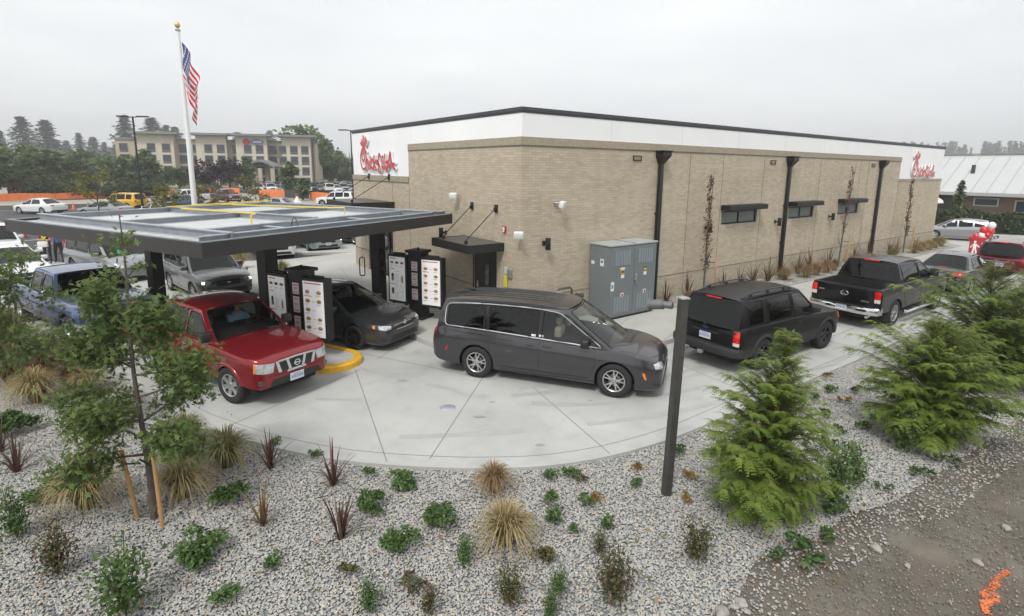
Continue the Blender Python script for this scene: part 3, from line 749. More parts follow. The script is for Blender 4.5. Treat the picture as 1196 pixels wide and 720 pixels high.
b = MB(); b.rbox(.03, .26, -.05, -.004, -.08, .16, .008); b.build('junction_box', mat('conduit_grey', (.28, .28, .27), .5, .3), o)
b = MB(); b.box(-.11, .05, -.045, -.034, -.38, -.02); b.build('yellow_tag', mat('tag_yellow', (.66, .60, .04), .5), o)
# gas meter
GALV = mat('galvanised_steel', (.45, .47, .49), .42, .75, var=.12, scale=7)
PIPE = mat('dark_gas_pipe', (.10, .10, .10), .5, .4)
o = empty('gas_meter', bw(1.55, -.3, .13), BTH, 'grey gas meter and looping dark pipes left of the utility cabinet', 'gas meter')
b = MB(); b.tube([(-.38, 0, 0), (-.38, 0, .62), (-.38, 0, .62)], .03, 10); b.tube([(-.38, 0, .95), (-.38, 0, 1.02), (-.32, 0, 1.06), (.1, 0, 1.06), (.18, 0, 1.0), (.18, 0, .55), (.18, 0, .0)], .035, 10)
b.tube([(.18, 0, .78), (.55, 0, .74), (.62, .25, .74)], .04, 10); b.rbox(.1, .3, -.07, .07, .66, .84, .02); b.tube([(.48, 0, .75), (.64, 0, .75)], .075, 12); b.build('gas_pipes', PIPE, o, 40)
b = MB(); b.lathe([(0, -.1), (.17, -.1), (.2, -.06), (.2, .06), (.17, .1), (0, .1)], (-.38, -.02, .80), 20, 'Y'); b.lathe([(0, 0), (.07, 0), (.06, .05), (0, .06)], (-.38, -.17, .80), 14, 'Y'); b.rbox(-.5, -.26, -.08, .06, .92, 1.02, .02); b.build('meter_body', GALV, o, 40)
b = MB(); b.lathe([(.06, -.02), (.12, -.02), (.12, .02), (.06, .02), (.06, -.02)], (-.62, 0, .55), 18, 'Y'); b.tube([(-.62, 0, .43), (-.62, 0, .0)], .025); b.build('regulator', GALV, o, 40)
# bike rack by the entrance
o = empty('bike_rack', G(423.5, 322.5, .13), BTH, 'black looped metal rack beside the brick entrance pier', 'bike rack')
b = MB(); pts = [(-.11, 0, .1)] + [(-.11, 0, .7)] + [(-.11*math.cos(a), 0, .7+.11*math.sin(a)) for a in np.linspace(.3, PI-.3, 6)] + [(.11, 0, .7), (.11, 0, .1)] + [(.11*math.cos(a), 0, .1-.1*math.sin(a)) for a in np.linspace(.3, PI-.3, 6)] + [(-.11, 0, .1)]
b.tube(pts, .025, 8, caps=False); b.build('rack_loop', BLACKM, o, 60)
b = MB(); b.rbox(-.05, .05, -.04, .04, -.0, .04, .006); b.build('rack_foot', BLACKM, o)

# electrical switchgear cabinet
CAB = mat('cabinet_grey_enamel', (.158, .182, .188), .38, .0, var=.06, scale=1.5, spec=.5, rvar=.08)
CABT = mat('cabinet_top', (.36, .385, .375), .5, var=.1, scale=3)
CABL = mat('cabinet_louvre', (.22, .25, .265), .4)
CX0, CX1, CZ = 2.68, 4.77, 2.40
o = empty('utility_cabinet', bw((CX0+CX1)/2, -.41, .13), BTH, 'tall grey two door electrical cabinet standing against the brick', 'utility cabinet')
hx = (CX1-CX0)/2; hy = .52; cz = CZ-.13
b = MB(); b.rbox(-hx, hx, -hy+.02, hy-.2, .06, cz, .012); b.box(-hx+.03, hx-.03, -hy+.05, hy-.23, 0, .06, 1); b.build('cabinet_body', [CAB, BLACKM], o)
b = MB(); b.rbox(-hx-.03, -.012, -hy-.03, hy-.17, cz+.002, cz+.055, .012); b.rbox(.012, hx+.03, -hy-.03, hy-.17, cz+.002, cz+.055, .012); b.box(-.011, .011, -hy-.02, hy-.18, cz+.01, cz+.065, 1); b.build('cabinet_roof', [CABT, CAB], o)
STK = mat('white_sticker', (.70, .70, .68), .5); STKY = mat('warning_yellow', (.62, .50, .05), .5); STKR = mat('warning_red', (.5, .05, .04), .5); STKK = mat('sticker_black', (.02, .02, .02), .5); STKB = mat('sticker_blue', (.08, .16, .34), .5)
for sgn in (-1, 1):
    x0, x1 = (-hx+.02, -.006) if sgn < 0 else (.006, hx-.02)
    b = MB(); b.rbox(x0, x1, -hy-.012, -hy+.018, .1, cz-.03, .008); dr = b.build('cabinet_door', CAB, o)
    xm = (x0+x1)/2
    for z0, z1 in ((.2, .72), (cz-.6, cz-.14)):
        b = MB()
        for k in range(6): b.rbox(xm-.33+k*.115, xm-.33+k*.115+.085, -hy-.024, -hy-.012, z0, z1, .01)
        b.build('louvre', CABL, dr)
    b = MB(); z = cz-.72; y = -hy-.0145
    b.box(xm-.08, xm+.08, y-.001, y, z-.12, z-.005, 1 if sgn < 0 else 3); b.box(xm-.06, xm+.07, y-.0022, y-.0012, z-.105, z-.045, 3 if sgn < 0 else 1); b.box(xm-.06, xm+.08, y-.001, y, z-.27, z-.125, 0); b.box(xm-.06, xm+.08, y-.0021, y-.0011, z-.16, z-.13, 2)
    SM = [STK, STKY, STKR, STKK, STKB]; b.build('warning_label', SM, dr); b = MB()
    if sgn < 0: b.box(xm-.1, xm+.1, y-.001, y, z, z+.06, 0); b.build('warning_label', SM, dr); b = MB(); b.box(x0+.02, x0+.16, y-.001, y, .92, 1.2, 0); b.box(x0+.05, x0+.12, y-.002, y-.001, 1.0, 1.12, 4); b.build('warning_label', SM, dr); b = MB()
    b.box(xm-.05, xm+.09, y-.001, y, .68, .86, 0); b.box(xm-.05, xm+.09, y-.002, y-.001, .82, .86, 2); b.box(xm+.0, xm+.06, y-.002, y-.001, .72, .79, 3)
    b.build('warning_label', SM, dr)
b = MB(); b.box(-hx-.002, -hx, -.25, -.1, cz-.62, cz-.4, 0); b.box(-hx-.003, -hx-.002, -.22, -.13, cz-.52, cz-.45, 1); b.build('side_label', [STK, STKB], o); b = MB(); b.box(-hx-.002, -hx, .15, .28, cz-.6, cz-.5, 0); b.build('side_label', STK, o)
b = MB(); b.rbox(.04, .14, -hy-.05, -hy-.012, 1.16, 1.36, .01); b.tube([(.09, -hy-.05, 1.32), (.09, -hy-.08, 1.3)], .02); b.build('door_handle', GALV, o)
b = MB(); b.rbox(.05, .12, -hy-.07, -hy-.05, 1.06, 1.15, .008); b.build('padlock', mat('brass', (.60, .42, .10), .35, .8), o)

# ------------------------------------------------------------------ order-point canopy (steel frame, white deck)
ZC = 3.25; FH = .29; CS, CT = 8.2, 8.04
can = empty('drive_through_canopy', (-5.70, 9.84, 0), KTH, 'flat dark canopy with galvanised roof beams over the ordering lanes', 'canopy')
can.rotation_euler = (0, 0, -R(28.4))
FASC = mat('bronze_fascia', (.032, .029, .029), .5, rvar=.08, scale=2)
STEEL = mat('galvanised_beam', (.27, .295, .32), .55, .35, var=.16, scale=5, detail=6)
STEELT = mat('galvanised_flange', (.37, .40, .43), .5, .35, var=.12, scale=5)
b = MB(); t = .05
b.box(-CS, 0, 0, t, ZC-FH, ZC); b.box(-CS, 0, CT-t, CT, ZC-FH, ZC); b.box(-t, 0, t, CT-t, ZC-FH, ZC); b.box(-CS, -CS+t, t, CT-t, ZC-FH, ZC)
b.build('fascia', FASC, can)
b = MB(); b.box(-CS, 0.004, -.004, .0, ZC+.0, ZC+.025); b.box(-CS, .004, -.004, .09, ZC+.002, ZC+.02); b.box(-.09, .004, .09, CT, ZC+.002, ZC+.02); b.box(-CS, 0, CT-.09, CT+.004, ZC+.002, ZC+.02); b.box(-CS, -CS+.09, .09, CT-.09, ZC+.002, ZC+.02)
b.build('fascia_cap', STEEL, can)
b = MB(); b.box(-CS+.06, -.06, .06, CT-.06, ZC-.12, ZC-.05); b.build('roof_deck', mat('grey_white_deck', (.50, .51, .515), .7, var=.1, scale=1.4, detail=7), can)
b = MB(); b.box(-CS+.055, -.055, .055, CT-.055, ZC-.29, ZC-.262); b.build('soffit', mat('canopy_soffit', (.10, .10, .10), .6), can)
def ibeam(b, p, q, z0=ZC-.05, z1=ZC+.13, w_=.12):
    p = Vector((p[0], p[1], 0)); q = Vector((q[0], q[1], 0)); d = q-p; L = d.length; a = math.atan2(d.y, d.x); T = tr(p.x, p.y, 0) @ rot('Z', a)
    b.box(0, L, -.012, .012, z0+.02, z1-.02, 0, T); b.box(0, L, -w_/2, w_/2, z1-.02, z1, 1, T); b.box(0, L, -w_/2, w_/2, z0, z0+.02, 1, T)
beams = [((-CS+.1, .7), (-.12, .7)), ((-CS+.1, 4.0), (-1.45, 4.0)), ((-CS+.1, 7.35), (-.12, 7.35)),
         ((-1.35, .8), (-1.35, 7.25)), ((-4.6, .8), (-4.6, 7.25)), ((-CS+.2, .8), (-CS+.2, 7.25)),
         ((-.22, .1), (-.22, CT-.1))]
for k, (p, q) in enumerate(beams):
    b = MB(); zt = ZC+.13 - (.028 if q[1] != p[1] else 0) - (.08 if k == 7 else 0)
    ibeam(b, p, q, z1=zt)
    b.build('roof_beam', [STEEL, STEELT], can)
for y in (4.9, 2.3):
    b = MB(); ibeam(b, (-1.25, y), (-.3, y), z1=ZC+.06); b.build('roof_beam', [STEEL, STEELT], can)
b = MB()
for k in range(16):
    x = -CS+.25+k*.49; b.box(x, x+.03, .09, .62, ZC-.1, ZC-.05); b.box(x, x+.03, .09, .2, ZC-.05, ZC-.01)
b.build('outrigger_brackets', STEELT, can)
for x, y in ((-7.1, .7), (-4.0, .7), (-6, 4.0), (-2.6, 4.0)): b = MB(); b.tube([(x, y+.4, ZC-.1), (x+.05, y+.03, ZC+.12)], .02, 6); b.build('knee_brace', STEELT, can)
YEL = mat('yellow_conduit', (.70, .50, .03), .45)
b = MB()
for pts in ([(-6.6, 3.2, ZC+.22), (-6.9, 6.9, ZC+.22)], [(-6.0, 3.2, ZC+.19), (-2.9, 3.3, ZC+.19), (-2.55, 2.9, ZC+.19), (-2.55, 2.9, ZC-.08)], [(-6.3, 5.0, ZC+.2), (-3.2, 5.7, ZC+.2), (-2.6, 6.1, ZC+.2), (-2.6, 6.1, ZC-.0)]): b.tube(pts, .02, 6)
b.tube([(-7.2, 4.3, ZC+.2), (-6.5, 5.2, ZC+.2)], .02, 6)
b.build('yellow_conduit', YEL, can, 40)
CABLE = mat('cable_black', (.03, .03, .03), .5)
for x, y in ((-2.2, 1.7), (-5.8, 2.0), (-7.2, 2.4), (-3.2, 5), (-.8, 6)): b = MB(); b.tube([(x+.25*math.cos(a), y+.2*math.sin(a), ZC-.07+.05*math.sin(2*a)) for a in np.linspace(0, 5.8, 16)], .012, 5); b.build('loose_cable', CABLE, can, 60)
b = MB(); b.tube([(-.7, 2.8, ZC-.1)] + [(-.7-.5*(i/8), 2.8+.02*i, ZC-.08+.3*math.sin(PI*i/8)) for i in range(9)], .012, 5)
b.build('loose_cable', CABLE, can, 60)
for (x, y) in ((-2.35, 3.10), (-7.5, 3.10), (-2.35, 7.22), (-7.6, 7.22)):
    b = MB(); b.rbox(x-.17, x+.17, y-.17, y+.17, 0, ZC-.29, .012); b.box(x-.21, x+.21, y-.21, y+.21, 0.0, .02)
    c = b.build('column', BLACKP, can)
    if (x, y) == (-2.35, 7.22):
        b = MB()
        for z in (1.3, 1.65, 2.0): b.rbox(x+.172, x+.25, y-.08, y+.08, z-.12, z+.12, .02)
        b.build('conduit_box', BLACKM, c)
# ordering islands
def capsule(x0, x1, y0, y1, nseg=10, only_front=False):
    r = (y1-y0)/2; yc = (y0+y1)/2
    pts = [(x1-r+r*math.cos(a), yc+r*math.sin(a)) for a in np.linspace(-PI/2, PI/2, nseg)]
    pts += [(x0+r-r*math.cos(a), yc-r*math.sin(a)) for a in np.linspace(-PI/2, PI/2, nseg)]
    return pts
isl = MB(); out_ = capsule(-12.5, 2.45, 1.15, 2.55, 14); inn = capsule(-12.35, 2.28, 1.32, 2.38, 14)
isl.prism([tuple((KL @ Vector((x, y, 0)))[:2]) for x, y in inn], 0, .12)
n_ = len(out_); W3 = lambda p, z: tuple(KL @ Vector((p[0], p[1], z)))
isl.add([W3(p, .0) for p in out_]+[W3(p, .125) for p in out_]+[W3((p[0]*.996+.0, p[1]), .15) for p in capsule(-12.47, 2.42, 1.18, 2.52, 14)]+[W3(p, .15) for p in inn]+[W3(p, .12) for p in inn],
        [(k*n_+i, k*n_+(i+1) % n_, (k+1)*n_+(i+1) % n_, (k+1)*n_+i) for k in range(4) for i in range(n_)], 1)
tag(isl.build('order_island', [WALK, YELLOWP]), 'concrete island with rounded yellow kerb under first menu board', 'traffic island')

# menu boards
MENUW = mat('menu_backlit_panel', (.80, .80, .80), .35, emit=.12)
FOODS = [mat('food_brown', (.36, .15, .045), .5), mat('food_gold', (.52, .30, .07), .5), mat('food_green', (.16, .28, .07), .5), mat('food_dark', (.05, .035, .03), .5), mat('menu_red', (.55, .06, .06), .5), mat('menu_grey_text', (.42, .42, .42), .5), mat('food_cream', (.62, .52, .38), .5)]
def menu_board(loc, rz, lab, seed):
    rg = random.Random(seed)
    o = empty('menu_board', loc, rz, lab, 'menu board', 'ordering menu boards')
    b = MB(); b.rbox(-.24, .24, -.2, .2, 0, 2.02, .01); b.rbox(-.3, .3, -.26, .26, 2.02, 2.1, .01); b.lathe([(0, 2.1), (.035, 2.1), (.035, 2.16), (0, 2.18)], (0, 0, 0), 10); b.rbox(-.34, .34, -.3, .3, -.0, .1, .01)
    b.build('pedestal', BLACKP, o)
    for sg in (-1, 1):
        xc = sg*.62; T = tr(xc, -.12, 0) @ rot('Z', sg*.06)
        b = MB(); b.rbox(-.37, .37, -.12, .12, .42, 1.93, .012, T=T); b.rbox(-.2, .2, -.06, .06, 1.93, 1.98, .008, T=T)
        for x in (-.25, .25): b.rbox(x-.03, x+.03, -.05, .05, .36, .42, .008, T=T)
        cs = b.build('display_case', BLACKP, o)
        b = MB(); b.box(-.315, .315, -.126, -.121, .5, 1.86, 0, T); pn = b.build('menu_panel', MENUW, cs)
        b = MB(); y = -.1275
        def q(x0, x1, z0, z1, mi, d=0): b.add([T @ Vector((x0, y-d, z0)), T @ Vector((x1, y-d, z0)), T @ Vector((x1, y-d, z1)), T @ Vector((x0, y-d, z1))], [(0, 1, 2, 3)], mi)
        def el(x, z, rx, rz_, mi, d=.0006): b.add([T @ Vector((x+rx*math.cos(a)*rg.uniform(.85, 1.1), y-d, z+rz_*math.sin(a)*rg.uniform(.85, 1.1))) for a in np.linspace(0, 2*PI, 11)[:-1]], [tuple(range(10))], mi)
        q(-.27, -.03 if sg < 0 else .25, 1.795, 1.82, 4)
        if sg < 0:
            for k, x in enumerate((-.2, 0, .2)): el(x, 1.68, .07, .04, (0, 3, 0)[k]); q(x-.07, x+.05, 1.58, 1.59, 5); q(x-.07, x+.02, 1.555, 1.563, 5)
            for z in (1.48, 1.0): q(-.28, -.1, z, z+.018, 4)
            for z in np.arange(.6, 1.42, .05):
                if rg.random() < .8: q(-.08, -.08+rg.uniform(.06, .16), z, z+.01, 5)
                if rg.random() < .5: q(.12, .12+rg.uniform(.05, .14), z, z+.009, 5)
            for z, mi in ((1.28, 3), (1.18, 2), (.82, 3), (.76, 0)): el(-.18, z, .05, .075, mi)
            el(.2, 1.2, .035, .11, 1); el(.2, 1.1, .04, .03, 2)
        else:
            for z in (1.6, 1.38, 1.16, .94, .72):
                for x in (-.18, .17):
                    if rg.random() < .88:
                        el(x, z, .075, .05, 1); el(x, z-.012, .07, .018, 0, .0012); el(x+.01, z+.01, .03, .012, rg.choice((2, 6)), .0018)
                        q(x-.09, x+.06, z-.085, z-.075, 5); q(x-.09, x+.02, z-.105, z-.097, 5)
                if rg.random() < .6: q(-.05, .06, z-.02, z-.01, 4)
            q(-.27, -.05, 1.49, 1.505, 4)
        b.build('menu_print', FOODS, pn, fix=False)
    b = MB()
    for z, h in ((1.62, .14), (1.22, .2), (.76, .17)): b.box(-.11, .11, -.206, -.202, z-h, z+h, 0); b.box(-.08, .08, -.2075, -.2065, z+h-.07, z+h-.05, 1); b.box(-.07, .06, -.2075, -.2065, z-.02, z+.03, 2); b.box(-.08, .07, -.2075, -.2065, z-h+.04, z-h+.06, 1)
    b.build('notice', [mat('notice_pink_white', (.66, .60, .60), .5), FOODS[4], mat('notice_pink', (.55, .36, .36), .5)], o)
    b = MB(); b.rbox(.25, .31, -.16, .1, .3, .62, .01); b.build('speaker', BLACKM, o)
    return o
menu_board(kw(.72, 2.0, .12), KTH, 'black menu board on island between red pickup and dark sedan', 3)
menu_board(kw(1.36, 5.85, .13), KTH, 'black menu board on pavement behind the dark sedan', 8)

# ------------------------------------------------------------------ poles
POST = mat('weathered_brown_post', (.052, .048, .045), .6, var=.25, scale=9, bump=.2, bscale=30)
P = G(778, 578, -.05)
o = empty('square_post', P, R(17), 'dark brown square post standing in the pebbles near dark minivan', 'post')
lean = Matrix(((1, 0, .022, 0), (0, 1, .0, 0), (0, 0, 1, 0), (0, 0, 0, 1)))
b = MB(); b.rbox(-.056, .056, -.056, .056, 0, 2.96, .006, 0, lean); b.build('post_shaft', POST, o)
b = MB(); b.rbox(-.067, .067, -.067, .067, 2.962, 2.985, .006, 0, lean); b.build('post_cap', mat('post_cap_metal', (.42, .44, .45), .4, .6), o)
b = MB(); b.tube([(-.07, .05, 2.86), (-.16, .16, 2.86)], .05, 12); b.tube([(-.15, .15, 2.86), (-.26, .28, 2.835)], .07, 12); b.tube([(-.255, .275, 2.836), (-.28, .31, 2.83)], .078, 12); b.build('lamp_arm', mat('grey_pipe_fitting', (.16, .165, .17), .5, .5), o, 40)

def light_pole(P, h, arms, lab, r=.11):
    o = empty('light_pole', P, 0, lab, 'light pole')
    b = MB(); b.tube([(0, 0, 0), (0, 0, h)], [r, r*.7], 10); b.lathe([(0, 0), (.25, 0), (.25, .6), (.22, .65), (0, .65)], (0, 0, 0), 14); b.build('pole_shaft', BLACKM, o, 40)
    for a in arms:
        b = MB(); T = rot('Z', a); b.tube([T @ Vector((0, 0, h-.08)), T @ Vector((.5, 0, h-.03))], .05, 6); b.rbox(.4, 1.35, -.2, .2, h-.06, h+.05, .03, T=T); b.build('lamp_head', BLACKM, o)
    return o
P = AT(162, 62); light_pole(P, HT(152, 136, P), (0.1, PI+.1), 'black double headed light pole left of the flagpole')
P = AT(411.5, 62); light_pole(P, HT(409, 152, P), (PI-.2,), 'thin black light pole rising beside white sign wall', .08)

# flagpole and flag
P = AT(223.5, 25.5); htop = HT(207, 36, P)
o = empty('flagpole', P, 0, 'tall white flagpole with gold ball top behind the canopy', 'flagpole')
b = MB(); b.tube([(0, 0, 0), (0, 0, htop*.5), (0, 0, htop)], [.115, .095, .065], 16); b.lathe([(0, 0), (.3, 0), (.3, .04), (.2, .12), (0, .12)], (0, 0, .13), 20)
b.build('pole_shaft', mat('white_enamel_pole', (.72, .73, .73), .3, .1, coat=.3), o, 40)
b = MB(); b.lathe([(.085, htop-.02), (.1, htop+.03), (.05, htop+.06), (.05, htop+.1)], (0, 0, 0), 14); b.build('truck_cap', GALV, o, 40)
b = MB(); zc = htop+.2; b.lathe([(0.001, -.1)] + [(.1*math.cos(a), .1*math.sin(a)) for a in np.linspace(-1.4, 1.4, 9)] + [(0.001, .1)], (0, 0, zc), 16); b.build('gold_ball', mat('gold_leaf', (.62, .43, .12), .3, .8), o, 60)
# the hanging flag: a limp cloth, folded about itself, hoist on the pole
FL, FH_ = 3.0, 1.95
NX, NY = 46, 27
RED = mat('flag_red', (.50, .03, .045), .75); WHT = mat('flag_white', (.72, .72, .71), .75); BLU = mat('flag_blue', (.045, .06, .17), .75)
b = MB(); rows = []
top = htop - .35
for j in range(NY+1):
    v = j/NY; row = []
    for i in range(NX+1):
        u_ = i/NX
        # cloth hangs: the fly falls almost straight down in folds
        fall = u_**.9
        xx = .10 + .74*(1-math.exp(-2.2*u_))*(.55+.45*(1-v)) + .10*math.sin(u_*9+v*2)*u_
        yy = .16*math.sin(u_*11 + v*3.2)*u_**.6 + .05*math.sin(v*8+u_*4)
        zz = top - v*FH_ *(1 - .25*u_) - fall*1.75 - .0
        row.append((xx, yy, zz))
    rows.append(row)
k = len(b.v)
for r_ in rows: b.v.extend(r_)
for j in range(NY):
    for i in range(NX):
        stripe = int((j+.5)/NY*13); canton = i < NX*.4 and stripe < 7
        mi = 2 if canton else (0 if stripe % 2 == 0 else 1)
        if canton and (i*3+j*5) % 7 == 0: mi = 1
        b.f.append((k+j*(NX+1)+i, k+j*(NX+1)+i+1, k+(j+1)*(NX+1)+i+1, k+(j+1)*(NX+1)+i)); b.m.append(mi)
fo = b.build('flag', [RED, WHT, BLU], None, 180, loc=P, fix=False); fo.rotation_euler = (0, 0, -.3)
tag(fo, 'red white and blue striped flag hanging limp from the white pole', 'flag')
# ------------------------------------------------------------------ vehicles
def pchip(pts):
    xs = np.array([p[0] for p in pts], float); ys = np.array([p[1] for p in pts], float)
    h = np.diff(xs); dlt = np.diff(ys)/h; m = np.zeros(len(xs))
    for i in range(1, len(xs)-1):
        if dlt[i-1]*dlt[i] > 0: m[i] = 2*dlt[i-1]*dlt[i]/(dlt[i-1]+dlt[i])
    m[0] = dlt[0]; m[-1] = dlt[-1]
    def f(x):
        if x <= xs[0]: return float(ys[0])
        if x >= xs[-1]: return float(ys[-1])
        i = int(np.searchsorted(xs, x)-1); t = (x-xs[i])/h[i]
        return float((2*t**3-3*t*t+1)*ys[i] + (t**3-2*t*t+t)*h[i]*m[i] + (-2*t**3+3*t*t)*ys[i+1] + (t**3-t*t)*h[i]*m[i+1])
    return f
TYRE = mat('tyre_rubber', (.018, .018, .018), .8, bump=.1, bscale=60)
ALLOY = mat('alloy_wheel', (.55, .56, .57), .28, .9, rvar=.08, scale=20)
DALLOY = mat('dark_alloy_wheel', (.03, .03, .032), .35, .6)
CHROME = mat('chrome', (.66, .67, .68), .08, 1.)
TRIM = mat('black_plastic_trim', (.018, .018, .019), .55)
DEEP = mat('underbody_black', (.008, .008, .008), .9)
SEATM = mat('seat_fabric', (.09, .085, .08), .85)
SEATL = mat('beige_seat', (.30, .26, .20), .8)
RLENS = mat('red_lamp_lens', (.42, .012, .014), .12, coat=.5)
RLIT = mat('lit_brake_lamp', (.42, .008, .008), .15, emit=.22, var=.5, scale=11, coat=.5)
CLENS = mat('clear_headlamp', (.52, .54, .56), .08, .35, coat=1., var=.25, scale=14)
CLIT = mat('lit_headlamp', (1., .93, .78), .2, emit=3.)
OLENS = mat('amber_lens', (.75, .22, .02), .15, coat=.5)
WLENS = mat('white_lamp_lens', (.6, .58, .56), .15)
PLATE = mat('licence_plate', (.60, .63, .68), .4)
PLATEB = mat('plate_lettering', (.22, .27, .42), .5)
SEAM = mat('panel_gap', (.004, .004, .004), .8)
G_CLEAR = glass('car_glass_clear', (.72, .76, .74), .9)
G_MID = glass('car_glass_tinted', (.32, .345, .34), .85)
G_DARK = glass('car_privacy_glass', (.025, .027, .03), .75)
def paint(name, col, metal=.35, rough=.32, coat=.9):
    if name in MATS: return MATS[name]
    m = mat(name, col, rough, metal, coat=coat, rvar=.05, scale=2.5, spec=.22)
    # fine road dust breaks up the gloss
    n = m.node_tree.nodes; l = m.node_tree.links; b = n['Principled BSDF']
    tc = n.new('ShaderNodeTexCoord'); no = n.new('ShaderNodeTexNoise'); no.inputs['Scale'].default_value = 4; no.inputs['Detail'].default_value = 8; no.inputs['Roughness'].default_value = .7
    l.new(tc.outputs['Object'], no.inputs['Vector'])
    mr = n.new('ShaderNodeMapRange'); mr.inputs['From Min'].default_value = .35; mr.inputs['From Max'].default_value = .75; mr.inputs['To Min'].default_value = .015; mr.inputs['To Max'].default_value = .06
    l.new(no.outputs['Fac'], mr.inputs['Value']); l.new(mr.outputs['Result'], b.inputs['Coat Roughness'])
    return m

def wheel(parent, x, y, r, wd, side, style, rimr=None, rimmat=None, steer=0.):
    wl = empty('wheel', (x, y, r), steer, parent=parent); rimr = rimr or r*.66; h = wd/2
    s = side
    key = ('wheel', r, wd, side, style, rimr, (rimmat or ALLOY).name)
    if key not in CACHE:
        b = MB()
        prof = [(rimr*.98, -h*.82), (rimr+.012, -h*.92), (r*.90, -h), (r*.965, -h*.88), (r, -h*.62), (r, -h*.3), (r-.008, -h*.28), (r-.008, -h*.22), (r, -h*.2), (r, h*.2), (r-.008, h*.22), (r-.008, h*.28), (r, h*.3), (r, h*.62), (r*.965, h*.88), (r*.90, h), (rimr+.012, h*.92), (rimr*.98, h*.82)]
        b.lathe(prof, (0, 0, 0), 40, 'Y'); t = b.build('tyre', TYRE, None, 40)
        b = MB(); o = s*h
        b.lathe([(rimr, o*.80), (rimr, o*.88), (rimr-.012, o*.90), (rimr-.022, o*.84), (rimr-.03, o*.4), (rimr-.03, -o*.7)], (0, 0, 0), 40, 'Y', 0)
        b.lathe([(0, o*.18), (rimr-.02, o*.18)], (0, 0, 0), 32, 'Y', 1)
        b.lathe([(0, o*.22), (rimr*.55, o*.22), (rimr*.55, o*.19)], (0, 0, 0), 24, 'Y', 2)
        b.lathe([(0, o*.80), (.05, o*.80), (.06, o*.76), (.065, o*.5)], (0, 0, 0), 18, 'Y', 0)
        def spoke(a, w0, w1, r0=.05, r1=None, d0=.74, d1=.82, skew=0.):
            r1 = r1 or rimr-.014
            T = rot('Y', a)
            pts = [(-w0, o*d0, r0), (w0, o*d0, r0), (skew+w1, o*d1, r1), (skew-w1, o*d1, r1), (-w0, o*(d0-.25), r0), (w0, o*(d0-.25), r0), (skew+w1, o*(d1-.25), r1), (skew-w1, o*(d1-.25), r1)]
            b.add([T @ Vector(p) for p in pts], [(0, 1, 2, 3), (0, 4, 5, 1), (1, 5, 6, 2), (3, 2, 6, 7), (0, 3, 7, 4)], 0)
        n_, kind = style
        for k in range(n_):
            a = 2*PI*k/n_ + .15
            if kind == 'single': spoke(a, .034, .028)
            elif kind == 'wide': spoke(a, .045, .05)
            elif kind == 'twin':
                spoke(a, .016, .012, skew=.05); spoke(a, .016, .012, skew=-.05); spoke(a, .03, .008, r1=rimr*.5)
            elif kind == 'steel': spoke(a, .06, .07, d0=.5, d1=.6)
        for k in range(5):
            a = 2*PI*k/5+.5; b.lathe([(0, 0), (.011, 0), (.011, .012), (0, .012)], (.034*math.cos(a)*1., o*.80, .034*math.sin(a)), 6, 'Y', 1)
        ri = b.build('rim', [rimmat or ALLOY, DEEP, mat('brake_disc', (.25, .24, .23), .4, .8)], None, 35)
        CACHE[key] = (t.data, ri.data)
        bpy.data.objects.remove(t); bpy.data.objects.remove(ri)
    for nm, me in zip(('tyre', 'rim'), CACHE[key]):
        o = bpy.data.objects.new(nm, me); COL.objects.link(o); o.parent = wl
    return wl
CACHE = {}
def rounded(quad, r, n=4):
    P = [Vector(p) for p in quad]; out = []
    for i in range(len(P)):
        a, c, d = P[i-1], P[i], P[(i+1) % len(P)]
        u_ = (a-c); v_ = (d-c); rr = min(r, u_.length*.45, v_.length*.45); u_.normalize(); v_.normalize()
        s, e = c+u_*rr, c+v_*rr
        for k in range(n+1):
            t = k/n; out.append(s*(1-t)**2 + c*2*t*(1-t) + e*t*t)
    return out
def densify(P, d=.15):
    out = []
    for i in range(len(P)):
        a, c = P[i], P[(i+1) % len(P)]; m = max(1, int((c-a).length/d))
        for k in range(m): out.append(a+(c-a)*k/m)
    return out

